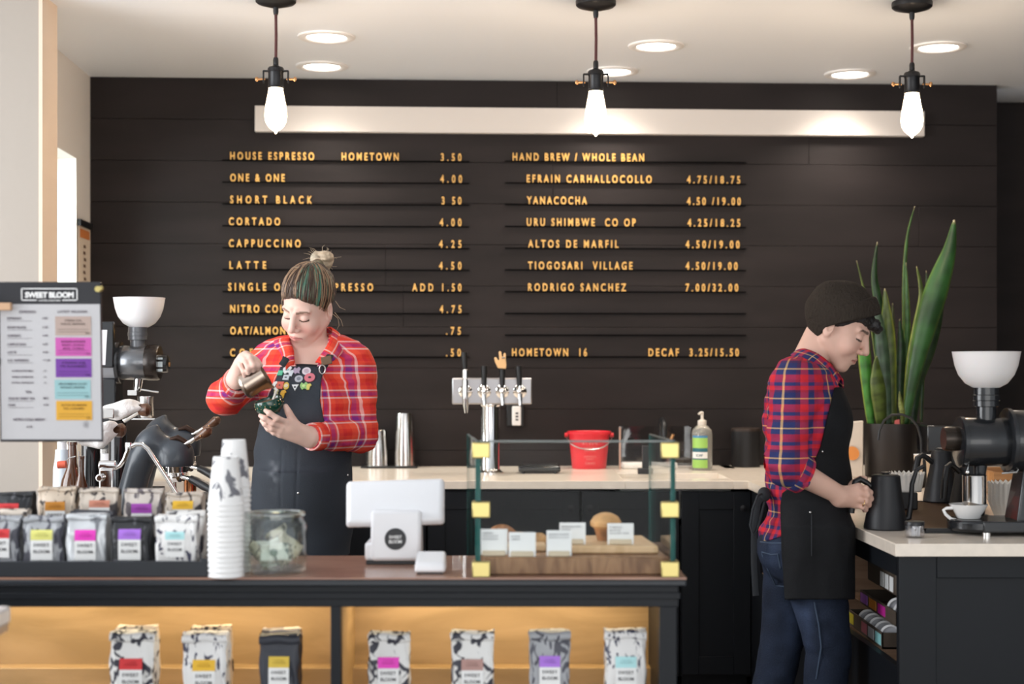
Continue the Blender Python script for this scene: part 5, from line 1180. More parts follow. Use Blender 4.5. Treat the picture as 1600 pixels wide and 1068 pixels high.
MB().hexa([(PX(1390), yc-.10, ZC+hp-.02), (PX(1399), yc-.10, ZC+hp-.02), (PX(1399), yc-.098, ZC+hp-.02), (PX(1390), yc-.098, ZC+hp-.02)], [(PX(1391), yc-.10, ZC+hp+.015), (PX(1398), yc-.10, ZC+hp+.02), (PX(1398), yc-.098, ZC+hp+.02), (PX(1391), yc-.098, ZC+hp+.015)]).build('plant_tag', mat('pink_plant_tag', (.60, .13, .12), .5), t)
# thin bail handle of a black can standing before the pot
q = stand(1408, 760); k2 = sc(q.y)
t = thing('watering_can', 'slim black can with a tall thin hoop handle standing in front of the plant pot', 'watering can', q)
X2 = lambda a: (a-CX)*k2; Z2 = lambda b: EYE-(b-CY)*k2
MB().tube([Vector((X2(1372), q.y, Z2(687))), Vector((X2(1374), q.y, Z2(672))), Vector((X2(1381), q.y, Z2(657))), Vector((X2(1393), q.y, Z2(648))), Vector((X2(1409), q.y, Z2(647))), Vector((X2(1424), q.y, Z2(653))), Vector((X2(1434), q.y, Z2(666))), Vector((X2(1439), q.y, Z2(685))), Vector((X2(1440), q.y, Z2(715))), Vector((X2(1439), q.y, Z2(752)))], .0052, 10).build('hoop_handle', m_blk, t)
MB().lathe([(.001, 0), (.085, 0), (.088, .004), (.083, .052), (.001, .056)], (X2(1412), q.y, ZC), 36).build('can_body', m_blk, t)
# white coffee bag by the pot
q = stand(1332, 746); k2 = sc(q.y); X2 = lambda a: (a-CX)*k2; Z2 = lambda b: EYE-(b-CY)*k2
t = thing('coffee_pouch', 'white coffee pouch with an orange round mark between person and plant pot', 'coffee bag', q)
m = MB(); m.hexa([(X2(1312), q.y, ZC), (X2(1349), q.y, ZC), (X2(1349), q.y+.09, ZC), (X2(1312), q.y+.09, ZC)], [(X2(1316), q.y+.03, Z2(660)), (X2(1352), q.y+.03, Z2(657)), (X2(1352), q.y+.045, Z2(657)), (X2(1316), q.y+.045, Z2(660))])
m.build('pouch', mat('white_pouch_paper', (.66, .58, .50), .6, bump=.3, bscale=25), t, bevel=.006, seg=3)
MB().lathe([(11*k2, 0), (11*k2, .002), (.001, .002)], (X2(1332), q.y+.0055, Z2(708)), 28, Matrix.Rotation(R(78), 3, 'X')).build('orange_mark', mat('orange_print_mark', (.70, .26, .06), .5), t)
# dark boxes and cups along the wall, right of the pot
q = stand(1470, 740); k2 = sc(q.y)
def small(name, label, cat, px0, px1, y0, y1, m, Y, bevel=.004, parts=None):
    k = sc(Y); o = MB().span((px0-CX)*k, (px1-CX)*k, Y, Y+.12, ZC, EYE-(y0-CY)*k).build(name, m, origin=((px0+px1)/2*k-CX*k, Y+.06, ZC), bevel=bevel); return tag(o, label, cat)
k = sc(6.4); t = thing('black_brewer', 'square black brewing machine standing behind the grinder', 'brewer', ((1475-CX)*k, 6.45, ZC))
MB().span((1445-CX)*k, (1520-CX)*k, 6.36, 6.53, EYE-(705-CY)*k, EYE-(664-CY)*k).build('brewer_head', m_blkg, t, bevel=.006)
MB().span((1445-CX)*k, (1520-CX)*k, 6.47, 6.53, ZC, EYE-(705.2-CY)*k).build('brewer_back', m_blk, t); MB().span((1445-CX)*k, (1520-CX)*k, 6.31, 6.47, ZC, ZC+.03).build('brewer_base', m_blk, t, bevel=.004)
def cup(px, y0, r, Y, label, m, z=ZC):
    k = sc(Y); h = EYE-(y0-CY)*k-z; c = ((px-CX)*k, Y, z)
    t = thing('paper_cup', label, 'paper cup', c); MB().lathe([(.001, 0), (r*.75*k, 0), (r*k, h), (r*.95*k, h), (r*.72*k, .004), (.001, .004)], c, 28).build('cup_wall', m, t); MB().lathe([(r*.96*k, h-.002), (r*1.05*k, h-.001), (r*1.05*k, h+.003), (r*.96*k, h+.003), (r*.96*k, h-.002)], c, 28, caps=False).build('rolled_rim', m_rim, t)
cup(1435, 710, 7, 5.95, 'tall cream paper cup behind the black kettles, right of the hoop handle', mat('cream_cup_paper', (.70, .60, .48), .6))
cup(1455, 711, 8, 6.0, 'short tan paper cup behind the black kettles', mat('tan_cup_paper', (.62, .46, .30), .6))
k = sc(5.6)
t = thing('wooden_crate', 'orange-brown wooden crate on the worktop behind the grinder stand', 'crate', ((1580-CX)*k, 5.7, ZC)); m_cr = wood('orange_wood', (.34, .16, .055), (.50, .26, .10), .5, 5, (1, 6, 6))
x0, x1 = (1553-CX)*k, (1660-CX)*k; zt_ = EYE-(737-CY)*k
for i in range(3): MB().span(x0, x1, 5.6, 5.612, ZC+.001+i*(zt_-ZC)/3, ZC+(i+.93)*(zt_-ZC)/3).build('crate_board', m_cr, t)
MB().span(x0, x0+.012, 5.612, 5.9, ZC, zt_).build('crate_end', m_cr, t); MB().span(x1-.012, x1, 5.612, 5.9, ZC, zt_).build('crate_end', m_cr, t); MB().span(x0, x1, 5.888, 5.9, ZC, zt_).build('crate_back', m_cr, t); MB().span(x0+.012, x1-.012, 5.612, 5.888, ZC, ZC+.01).build('crate_bottom', m_cr, t)
# ================================================================ left counter with the espresso gear
t = thing('bar_cabinet', 'espresso bar cabinet behind the coffee bags, with a white stone top', 'cabinet', (-1.45, 5.3, 0))
MB().span(-1.74, -1.02, 4.55, YB-.002, zb, ZC-.0005).build('stone_top', m_quartz_w, t, bevel=.002)
MB().span(-1.73, -1.05, 4.58, YB-.01, 0, zb-.0005).build('cabinet_body', m_joinery, t)
m_slate = mat('slate_grey_enamel', (.045, .053, .064), .40, coat=.15); m_walnut = wood('dark_walnut', (.07, .028, .014), (.15, .065, .032), .35, 20, (1, 1, 3), coat=.2)
m_wcloth = mat('white_cotton_towel', (.80, .77, .75), .95, bump=.8, bscale=45)
def tower(Y, dx, dy, label, second=False):
    "espresso tap: a leaning column that swells into a hooded brew head, with lever, collar and portafilter"
    k = sc(Y); O = lambda px, py, d=0: at(px+dx, py+dy, Y)+Vector((0, d, 0))
    t = thing('espresso_tap', label, 'espresso tap', Vector((O(205, 770).x, Y, ZC)), 'espresso taps on the left bar')
    zc_ = ZC
    # column, fin and domed head grown into one smooth casting
    def body(p):
        d = d_chain(p, [Vector((O(200, 0).x, Y, ZC)), O(206, 770), O(213, 742), O(223, 712), O(238, 690)], [.046, .044, .043, .044, .046])
        d = smin(d, d_cone(p, O(232, 690), O(244, 667, 0), .034, .009), .020)
        hd = smin(d_ell(p, O(274, 722), (.056, .056, .070)), d_cone(p, O(244, 694), O(280, 706), .030, .040), .03)
        d = smin(d, hd, .022); return np.where(p[:, 0] > O(248, 0).x, np.maximum(d, O(0, 728).z-p[:, 2]), np.maximum(d, np.maximum(ZC+.001-p[:, 2], np.where(p[:, 0] > O(244, 0).x, O(0, 728).z-p[:, 2], -1.))))
    sdf_obj('tap_casting', body, Vector((O(170, 0).x, Y-.08, ZC-.005)), Vector((O(308, 0).x, Y+.08, O(0, 655).z)), .004, m_slate, t, smooth=2)
    MB().lathe([(.001, 0), (19*k, 0), (19.5*k, 9*k), (.001, 9*k)], O(274, 737), 36).build('group_collar', m_chrome, t)
    m = MB(); 
    for i in range(18): a = 2*math.pi*i/18; m.box(O(274, 732.5)+Vector((math.cos(a)*19.6*k, math.sin(a)*19.6*k, 0)), (.003, .003, 7*k), Matrix.Rotation(a, 3, 'Z'))
    m.build('collar_ribs', m_blk, t)
    pf = MB().lathe([(.001, 0), (12*k, 0), (14*k, 3*k), (14*k, 9*k), (18*k, 10*k), (18*k, 14*k), (.001, 14*k)], O(276, 752), 32).build('portafilter', m_chrome, t)
    MB().tube([O(288, 744, -.02), O(297, 746, -.025), O(303, 747, -.03)], [.008, .007, .010], 12).build('handle_neck', m_chrome, pf)
    MB().tube([O(301, 746.5, -.03), O(312, 751, -.04), O(325, 757, -.055), O(338, 763, -.07)], [.012, .014, .015, .011], 16).build('portafilter_handle', m_blk, pf)
    MB().cyl(O(272, 766), O(272, 752), .008).build('spout', m_chrome, pf)
    # lever
    MB().tube([O(268, 686, -.02), O(280, 683, -.02), O(292, 690, -.02), O(299, 699, -.02)], [.006, .010, .009, .005], 12, flat=1).build('lever_cap', mat('dark_bronze', (.05, .028, .02), .3, .7), t)
    lv = MB().tube([O(289, 694, -.02), O(300, 689, -.025), O(311, 682, -.03)], .007, 12).build('lever_rod', m_steel, t)
    MB().tube([O(308, 685, -.03), O(316, 680, -.032), O(323, 676, -.034), O(329, 671, -.035), O(333, 668, -.035)], [.010, .013, .019, .020, .008], 18, flat=.8).build('wooden_paddle', m_walnut, lv)
    MB().ball(O(318, 680, -.047), .0035, 10).build('brass_pin', m_brass_dull, lv)
tower(4.90, 0, 0, 'nearer slate-grey espresso tap with a walnut lever paddle, behind the steam wand')
tower(5.35, 13, -16, 'farther slate-grey espresso tap, its walnut paddle just above the nearer one')
# steam wand and valve
Y = 4.80; k = sc(Y); O = lambda px, py, d=0: at(px, py, Y)+Vector((0, d, 0))
t = thing('steam_wand', 'bent chrome steam wand on a valve block in front of the espresso taps', 'steam wand', Vector((O(166, 770).x, Y, ZC)))
m = MB().span(O(157, 0).x, O(179, 0).x, Y-.02, Y+.02, ZC, O(0, 732).z); m.cyl(O(155, 727), O(182, 727), .016).cyl(O(160, 745, -.02), O(160, 745, -.04), .012); m.build('valve_block', m_chrome, t, bevel=.004)
MB().tube([O(180, 731), O(188, 727), O(194, 718), O(198, 707), O(203, 698), O(212, 694), O(222, 694), O(231, 701), O(243, 719), O(258, 742), O(276, 770)], .0072, 12).build('wand_tube', m_chrome, t)
MB().lathe([(.011, -.012), (.012, 0), (.011, .012)], O(201, 697), 16).build('wand_collar', m_chrome, t)
# drip tray block with copper cylinder
Y = 5.0; k = sc(Y)
t = thing('drip_box', 'white and chrome drip box under the espresso taps', 'drip tray', Vector((O(285, 785).x, Y, ZC)))
MB().span(at(244, 0, Y).x, at(330, 0, Y).x, Y-.10, Y+.14, ZC, at(0, 775, Y).z).build('tray_body', m_chrome, t, bevel=.003)
MB().span(at(247, 0, Y).x, at(327, 0, Y).x, Y-.09, Y+.13, at(0, 775, Y).z, at(0, 773, Y).z).build('tray_grate', m_steel, t)
Y = 5.06; c = at(297, 767, Y)
tg = thing('dosing_cup', 'copper-coloured dosing cup under the portafilter', 'cup', Vector((c.x, Y, at(0, 773, 5.0).z)))
MB().lathe([(.001, 0), (.020, 0), (.021, .055), (.019, .055), (.018, .004), (.001, .003)], (c.x, Y, at(0, 773, 5.0).z), 24).build('cup_body', mat('copper', (.60, .25, .11), .22, 1), tg)
# two grinder columns with knobs and towels
def column(px, w, y0, Y, label, knob, chrome=None):
    k = sc(Y); c = at(px, 700, Y); t = thing('on_demand_grinder', label, 'coffee grinder', (c.x, Y, ZC), 'black column grinders at the left of the espresso taps')
    z1 = EYE-(y0-CY)*k
    MB().lathe([(.001, 0), (w/2*k*1.05, 0), (w/2*k, .01), (w/2*k, z1-ZC-.006), (w/2*k*.9, z1-ZC), (.001, z1-ZC)], (c.x, Y, ZC), 32).build('column', m_blkg, t)
    kx, ky = knob; a = at(px, ky+4, Y); b = at(kx, ky, Y)
    dz = z1-.016
    MB().tube([(c.x, Y, dz), (b.x-.012, Y-.03, b.z)], .011, 12).build('knob_arm', m_chrome, t)
    MB().tube([Vector((b.x-.018, Y-.03, b.z-.002)), Vector((b.x-.008, Y-.03, b.z)), Vector((b.x+.012, Y-.03, b.z+.001)), Vector((b.x+.022, Y-.03, b.z))], [.014, .021, .023, .014], 18).build('wooden_knob', m_walnut, t)
column(184, 28, 655, 5.20, 'taller black column grinder with a walnut knob, left of the hooded taps', (228, 640))
column(142, 29, 688, 4.95, 'shorter black column grinder with a walnut knob, below the menu sheet edge', (189, 672))
def cloth(px0, px1, y0, y1, Y, label, seed, slant=0):
    k = sc(Y); rnd = random.Random(seed); ph = [rnd.uniform(0, 6) for _ in range(5)]; a, b = at(px0, (y0+y1)/2, Y), at(px1, (y0+y1)/2+slant, Y); hh = (y1-y0)/2*k
    def fn(u, v):
        an = 2*math.pi*v; e = math.sin(math.pi*min(1, max(0, u*.94+.03)))**.45; p = a.lerp(b, u)
        f = 1+.14*math.sin(u*9+ph[0]+an)+.10*math.sin(an*3+ph[1]+u*5)
        return p+Vector((.006*math.sin(an*2+ph[2]), math.cos(an)*hh*1.25*e*f-.01, math.sin(an)*hh*e*f*(1 if math.sin(an) > 0 else 1.1)))
    o = MB().grid(fn, 26, 28).build('folded_towel', m_wcloth, origin=a); tag(o, label, 'towel')
cloth(160, 221, 630, 656, 5.17, 'white towel draped over the taller column grinder', 2, -8)
cloth(122, 183, 664, 702, 4.90, 'white towel draped over the shorter column grinder', 5, -12)
Y = 5.17; MB_ = MB().box(at(174, 645, Y)+Vector((0, -.055, 0)), (22*sc(Y), .012, 15*sc(Y)))
tag(MB_.build('chrome_clip_box', m_steel, origin=at(174, 652, Y), bevel=.003), 'small square steel clip on the towel of the taller column grinder', 'clip')
# swing-top bottles and a pale jug
m_amber = mat('amber_glass', (.10, .035, .012), .08, coat=.5, trans=.25)
def bottle(px, Y, ytop, ybase_r, r, label, wire):
    k = sc(Y); z1 = EYE-(ytop-CY)*k; c = Vector(((px-CX)*k, Y, ZC)); Hh = z1-ZC; r = r*k
    t = thing('swing_top_bottle', label, 'bottle', c, 'amber bottles behind the coffee bags')
    MB().lathe([(.001, 0), (r*.95, 0), (r, .006), (r, Hh*.46), (r*.90, Hh*.54), (r*.55, Hh*.66), (r*.38, Hh*.74), (r*.36, Hh*.96), (r*.42, Hh*.965), (r*.42, Hh), (.001, Hh)], c, 30).build('bottle_glass', m_amber, t)
    if wire:
        z = lambda y: EYE-(y-CY)*k; X = lambda x: (x-CX)*k
        MB().tube([(X(121), Y-.02, z(712)), (X(112), Y-.025, z(714)), (X(105), Y-.025, z(721))], .0016, 6).tube([(X(126), Y-.02, z(704)), (X(127), Y-.022, z(740))], .0016, 6).build('wire_bail', m_steel, t)
        MB().tube([(X(95), Y-.03, z(725)), (X(108), Y-.03, z(724))], .011, 14).build('rubber_gasket', mat('red_rubber', (.60, .10, .05), .5), t)
bottle(113, 4.62, 690, 770, 18, 'tall amber swing-top bottle below the menu sheet', False)
bottle(127, 4.56, 712, 770, 12, 'smaller amber bottle with a wire bail and red gasket', True)
Y = 4.85; k = sc(Y); c = Vector(((97-CX)*k, Y, ZC))
t = thing('plastic_jug', 'pale translucent plastic jug at the left edge below the menu sheet', 'jug', c)
MB().lathe([(.001, 0), (14*k, 0), (14.5*k, .01), (13.5*k, .15), (11*k, .18), (10*k, .21), (.001, .21)], c, 30).build('jug_body', mat('pale_blue_plastic', (.60, .66, .72), .3), t)
MB().lathe([(.001, .21), (7*k, .21), (7*k, .235), (.001, .236)], c, 24).build('cap', m_wp, t)
# upright steel pipe behind bottles, white box low behind
Y = 5.4; k = sc(Y)
t = thing('white_canister', 'white canister on the bar between the column grinder and the taps', 'canister', ((168-CX)*k, Y, ZC))
MB().lathe([(.001, 0), (.045, 0), (.047, .005), (.047, .17), (.001, .17)], ((166-CX)*k, Y, ZC), 30).build('canister_body', m_wp, t)
MB().lathe([(.001, .17), (.049, .17), (.049, .185), (.001, .188)], ((166-CX)*k, Y, ZC), 30).build('lid', m_steel, t)
# second bulk grinder with white hopper
Yg2 = 5.75
gm2 = {'neck': mat('grey_enamel', (.10, .105, .115), .3, coat=.2), 'body': mat('dark_pearl_enamel', (.16, .165, .175), .24, .7, coat=.3), 'plate': m_gb, 'dial': mat('bronze_black_dial', (.022, .016, .013), .25, .4), 'motor': mat('steel_grey_enamel', (.22, .225, .24), .28, coat=.3)}
t, k, P = bulk_grinder('bulk coffee grinder with a white bowl hopper beside the menu sheet', Yg2, (217.5, 39.5, 465, 511), (215, 14.5, 511, 548), 566, 27, (188, 232), {'plate': (184, 191, 33), 'dial': (228, 250, 28, 566)}, (150, 186, 31, 566, 150, 154), (185, 770), gm2, False, None, mat('white_hopper_plastic', (.82, .80, .80), .35, sss=.1))
MB().tube([P(248, 568), P(250, 568), P(262, 568), P(264, 568)], [.030, .034, .033, .026], 28).build('grind_dial', m_gb, t)
MB().tube([P(263, 569), P(266, 569)], .008, 16).build('brass_screw', m_brass_dull, t)
m = MB()
for yy, h in ((560, 3), (569, 8), (578, 4)): m.box(P(252, yy, -.034), (10*k, .002, h*k))
m.build('dial_plate', mat('silver_print', (.6, .66, .66), .3, .4), t)
m = MB(); z1 = P(0, 590).z; m.span(P(160, 0).x, P(186, 0).x, Yg2-.05, Yg2+.06, ZC+.02, z1); m.build('stand_column', m_gb, t, bevel=.006)
MB().span(P(156, 0).x, P(250, 0).x, Yg2-.09, Yg2+.09, ZC, ZC+.02).build('base_plate', m_gb, t, bevel=.004)
MB().tube([P(217, 590), P(216, 600), P(214, 611)], [.018, .016, .013], 16).build('outlet_spout', m_chrome, t)
m = MB(); m.box(P(210, 613, -.02), (14*k, .03, 8*k)); m.tube([P(222, 608, -.02), P(240, 611, -.02), P(250, 612, -.02)], .004, 8); m.build('bag_clamp', m_steel, t)
MB().span(P(160, 0).x, P(186, 0).x, Yg2-.085, Yg2-.055, P(0, 574).z, P(0, 503).z).build('switch_box', m_gb, t, bevel=.004)
MB().hexa([P(161, 570, -.0865), P(174, 570, -.0865), P(174, 570, -.0852), P(161, 570, -.0852)], [P(161, 516, -.0865), P(177, 516, -.0865), P(177, 516, -.0852), P(161, 516, -.0852)]).build('paper_note', mat('white_note_paper', (.74, .71, .73), .6), t)
c = P(229, 652, -.01); hb_ = 33*k
sh_ = MB().span(P(205, 0).x, P(248, 0).x, Yg2-.06, Yg2+.04, P(0, 655).z, P(0, 652.2).z); sh_.build('cup_shelf', m_chrome, t, bevel=.002)
tb = thing('steel_beaker', 'small steel beaker under the spout of the grinder beside the menu sheet', 'beaker', c)
MB().lathe([(.001, 0), (11*k, 0), (12*k, .004), (12.5*k, hb_), (11.8*k, hb_), (11*k, .005), (.001, .004)], c, 32).build('beaker_wall', m_steel, tb)
# --- seated in pictured order ends
def pxy(p): return CX+F*p[:, 0]/p[:, 1], CY-F*(p[:, 2]-EYE)/p[:, 1]
def interp(y, pts):
    ys, xs_ = zip(*sorted((b, a) for a, b in pts)); return np.interp(y, ys, xs_)
def surf(fn, px, py, y0=4.2, y1=5.2, lift=0.0):
    "first point where the sight line through a pixel meets a surface"
    Y = y0
    for _ in range(400):
        d = float(fn(np.array([at(px, py, Y)]))[0])
        if d < .0006: break
        Y += max(.0005, d*.7)
        if Y > y1: break
    return at(px, py, Y-lift)
def normal(fn, p, e=.002):
    p = np.array(p); g = [float(fn(np.array([p+d]))[0]-fn(np.array([p-d]))[0]) for d in np.eye(3)*e]; return Vector(g).normalized()
def weave_uv(p, bones, axis, Rt=.15):
    "cloth coordinates: around and along the nearest sleeve, or around and up the trunk"
    c, yaw = axis; x, y = p[:, 0]-c[0], p[:, 1]-c[1]; a = np.arctan2(x*math.cos(yaw)+y*math.sin(yaw), -(-x*math.sin(yaw)+y*math.cos(yaw)))
    u = np.where(np.abs(a) < 1.1, np.sin(np.clip(a, -1.1, 1.1))*Rt*1.25, 0)+np.where(np.abs(a) >= 1.1, np.sign(a)*(math.sin(1.1)*1.25*Rt+(np.abs(a)-1.1)*Rt*.9), 0)
    uv = np.stack([u, p[:, 2]], 1); best = np.full(len(p), -.012)
    for a_, b_, r0, r1, s0 in bones:
        a_, b_ = A(*a_), A(*b_); ab = b_-a_; L = np.linalg.norm(ab); t = ab/L; s = (p-a_)@t; d = d_cone(p, a_, b_, r0, r1); w = np.array([0, 0, 1.]) if abs(t[2]) < .8 else np.array([1., 0, 0])
        e1 = np.cross(t, w); e1 /= np.linalg.norm(e1); e2 = np.cross(t, e1); q = p-a_; an = np.arctan2(q@e2, q@e1)
        m = (d < best+0) | ((d < .02) & (d-.012 < best)); uv[m, 0] = (an*(r0+r1)*.55)[m]; uv[m, 1] = (s+s0)[m]; best = np.where(m, d, best)
    return uv
def strip(name, inner, outer, m, parent, thick=.004, sub=6, uvscale=1.0, attr=True):
    "a collar or band: cloth between two lines, smoothed along its length"
    def cr(P, s):
        n = len(P)-1; x = s*n; i = min(int(x), n-1); f = x-i; g = lambda j: P[max(0, min(n, j))]; a, b, c, d = g(i-1), g(i), g(i+1), g(i+2)
        return .5*((2*b)+(c-a)*f+(2*a-5*b+4*c-d)*f*f+(3*b-a-3*c+d)*f**3)
    nu, nv = (len(inner)-1)*sub, 5; Lg = sum((inner[i+1]-inner[i]).length for i in range(len(inner)-1)); vs = []; uv = []
    for i in range(nu+1):
        a, b = cr(inner, i/nu), cr(outer, i/nu)
        for j in range(nv+1):
            v = j/nv; p = a.lerp(b, v); vs.append(p+Vector((0, -.004*math.sin(math.pi*v), .004*math.sin(math.pi*v)))); uv.append((i/nu*Lg*uvscale, (a-b).length*v, 0))
    w = nv+1; fs = [(i*w+j, (i+1)*w+j, (i+1)*w+j+1, i*w+j+1) for i in range(nu) for j in range(nv)]
    o = MB().add(vs, fs).build(name, m, parent, solid=thick, angle=80)
    if attr: a_ = o.data.attributes.new('weave', 'FLOAT_VECTOR', 'POINT'); a_.data.foreach_set('vector', [x for q in uv for x in q])
    return o
m_skin = attr_mat('skin', .48, sss=.10, spec=.4)
m_hair = attr_mat('hair', .45, bump=.5, bscale=120, spec=.5)

# ---------------------------------------------------------------- first barista
YW = 4.72
W = lambda px, py, d=0.0: at(px, py, YW+d)
wt = thing('person', 'person with a hair bun and bright red plaid shirt pouring milk into a green cup', 'person', W(472, 1269))
wt.location.z = 0
HS, HO = .93, A(*W(480, 479, -.02))
HM = np.array((Matrix.Rotation(R(-25), 3, 'Z') @ Matrix.Rotation(R(27), 3, 'X') @ Matrix.Rotation(R(11), 3, 'Y')))
def w_local(p): return ((p-HO)@HM)/HS
def w_world(l): return Vector(HO+(A(*l)*HS)@HM.T)
w_neck = (W(490, 566, .035), w_world((0, .030, -.055)))
wa = {'ls': W(556, 574, -.01), 'le': W(562, 679, -.03), 'lw': W(486, 682, -.225), 'rs': W(416, 572, .045), 're': W(352, 621, -.06), 'rw': W(373, 592, -.255)}
def w_torso(p):
    d = d_ell(p, W(484, 622, .005), (.148, .098, .150))
    d = smin(d, d_cone(p, W(428, 565, .035), W(545, 566, .0), .052, .052), .05)
    d = smin(d, d_cone(p, W(452, 553, .03), W(526, 553, .02), .045, .045), .05)
    d = smin(d, d_ell(p, W(474, 712, .005), (.134, .100, .130)), .06)
    d = smin(d, d_ell(p, W(471, 800, .01), (.146, .115, .150)), .06)
    d = smin(d, d_ell(p, W(460, 632, -.060), (.070, .060, .072)), .04)
    return smin(d, d_ell(p, W(505, 634, -.070), (.070, .060, .072)), .04)
def w_arms(p, g=0.0):
    d = smin(d_cone(p, wa['ls'], wa['le'], .056+g, .047+g), d_cone(p, wa['le'], wa['lw'], .048+g, .032+g*.8), .015)
    e = smin(d_cone(p, wa['rs'], wa['re'], .053+g, .046+g), d_cone(p, wa['re'], wa['rw'], .046+g, .031+g*.8), .015)
    return np.minimum(d, e)
def hand(p, palm, fingers, thumb, k=.006, fr=(.0092, .0086, .0078, .0066)):
    d = None
    for a, b, r0, r1 in palm:
        e = d_cone(p, a, b, r0, r1); d = e if d is None else smin(d, e, .012)
    for i, f in enumerate(fingers):
        sc_ = (1, 1.03, .98, .86)[i]; e = d_chain(p, f, [r*sc_ for r in fr[:len(f)]])
        for q in f[1:-1]: e = smin(e, d_ell(p, q, (.0092*sc_,)*3), .003)              # knuckles
        d = smin(d, e, k)
    return smin(d, d_chain(p, thumb, [.0150, .0118, .0104, .0078][:len(thumb)]), .009)
WL = dict(palm=[(W(484, 682, -.225), W(449, 660, -.285), .027, .0115), (W(484, 682, -.225), W(442, 667, -.285), .027, .0115), (W(484, 683, -.225), W(439, 673, -.278), .027, .0110), (W(484, 684, -.225), W(438, 679, -.268), .026, .010), (W(470, 676, -.24), W(452, 668, -.27), .022, .016)],
    fingers=[[W(449, 660, -.285), W(433, 653, -.312), W(421, 645, -.318), W(415, 641, -.316)], [W(442, 667, -.285), W(426, 661, -.306), W(413, 653, -.312), W(407, 649, -.308)], [W(439, 673, -.278), W(425, 669, -.292), W(414, 662, -.296), W(409, 657, -.292)], [W(438, 679, -.268), W(428, 676, -.276), W(419, 670, -.278), W(414.5, 666, -.276)]],
    thumb=[W(466, 670, -.25), W(456, 653, -.268), W(450, 642, -.278), W(446.5, 634.5, -.280)])
WR = dict(palm=[(W(371, 592, -.255), W(391, 558, -.285), .027, .0115), (W(371, 592, -.255), W(384, 554, -.292), .027, .0115), (W(370, 592, -.255), W(377, 558, -.292), .026, .011), (W(369, 592, -.255), W(372, 566, -.288), .025, .010), (W(374, 583, -.262), W(381, 568, -.28), .022, .018)],
    fingers=[[W(391, 558, -.285), W(398, 561, -.312), W(403, 571, -.318), W(404, 578, -.310)], [W(384, 554, -.292), W(391, 559, -.322), W(396, 571, -.328), W(396, 579, -.320)], [W(377, 558, -.292), W(383, 563, -.322), W(388, 575, -.329), W(388, 583, -.322)], [W(372, 566, -.288), W(376, 571, -.314), W(381, 581, -.320), W(382, 588, -.315)]],
    thumb=[W(380, 574, -.262), W(391, 561, -.248), W(400, 563, -.246), W(407, 570, -.250)])
def w_body(p):
    d = smin(w_torso(p)+.004, w_arms(p, -.006), .02)
    d = smin(d, d_cone(p, w_neck[0], w_neck[1], .046, .040), .02)
    d = smin(d, head_sdf(w_local(p))*HS, .010)
    d = np.minimum(d, smin(hand(p, **WL), d_cone(p, wa['le'], wa['lw'], .03, .025), .01))
    return np.minimum(d, smin(hand(p, **WR), d_cone(p, wa['re'], wa['rw'], .03, .025), .01))
SKW = (.78, .52, .43)
def w_tone(v):
    c = face_tone(w_local(v), SKW, (.58, .22, .20), (.20, .12, .08), (.07, .04, .03), (.74, .32, .26))
    far = np.linalg.norm(v-HO, axis=1) > .17; c[far] = A(*SKW)*(1+.06*vnoise(v[far], 40)[:, None]); return c
lo, hi = W(318, 860, -.36), W(600, 380, .22)
lo = Vector((W(318, 0, -.36).x-.06, YW-.40, W(0, 868).z)); hi = Vector((W(600, 0, .2).x, YW+.20, W(0, 395).z))
sdf_obj('body', w_body, lo, hi, .0026, m_skin, wt, tone=w_tone)
# hair
BUN = A(*W(503, 408, .035)); BL_ = w_local(BUN[None])[0]
def w_strands(q, f=9):
    r = q-BL_; az = np.arctan2(r[:, 0], r[:, 1]-.05); return vnoise(np.stack([az*f, np.linalg.norm(r, axis=1)*7, q[:, 2]*0], 1), 1.0, 5)
def w_hairf(p):
    q = w_local(p); d = d_ell(q, (0, .020, .050), (.0825, .101, .0935)); d = d-.0014*w_strands(q, 22)-.0010*w_strands(q, 55)
    x = np.abs(q[:, 0]); hl = q[:, 1]+.92*q[:, 2]+.026+.003*vnoise(q, 90, 2)-np.maximum(0, x-.050)*.15-.006*np.exp(-(x/.03)**2)
    d = d+.0062*np.exp(-np.maximum(hl, 0)/.016); d = smax(d, -hl, .006); d = smax(d, -(q[:, 2]+.075-.2*np.maximum(0, q[:, 1])), .01)
    d = smax(d, -d_ell(np.stack([x, q[:, 1], q[:, 2]], 1), (.080, .010, -.010), (.016, .021, .030)), .006)
    return smin(d*HS, d_cone(p, w_world((0, .055, .115)), BUN, .022, .014), .008)
def w_hair_tone(v):
    q = w_local(v); s = w_strands(q, 26); s2 = w_strands(q, 60); c = np.tile(A(.070, .040, .026), (len(v), 1))
    x_ = np.abs(q[:, 0]); hl = q[:, 1]+.92*q[:, 2]+.026; up = np.clip((q[:, 2]-.045)/.08, 0, 1)*np.clip((hl-.008)/.03, 0, 1)
    def mix(w, col):
        nonlocal c
        w = np.clip(w, 0, 1)[:, None]; c = c*(1-w)+A(*col)*w
    mix((s > .05)*.55*up+(s2 > .3)*.35*up, (.40, .25, .15)); mix((s2 > .45)*.5*np.clip((hl-.006)/.03, 0, 1), (.26, .16, .10))
    g = np.clip(1-np.abs(q[:, 0]-.030)/.032, 0, 1)*np.clip((q[:, 2]-.02)/.05, 0, 1)*(q[:, 1] > -.06); g = g*np.clip((hl-.012)/.03, 0, 1); mix(g*(s > -.15)*np.clip(.55+.5*s2, 0, 1), (.085, .26, .18)); mix(g*(s2 > .35)*.7, (.32, .44, .28))
    g2 = np.clip((q[:, 0]-.05)/.02, 0, 1)*(s2 > .1)*.5; mix(g2, (.16, .24, .16)); return c
sdf_obj('hair', w_hairf, Vector(HO)-Vector((.15, .15, .13)), Vector(HO)+Vector((.15, .16, .18)), .0024, m_hair, wt, tone=w_hair_tone)
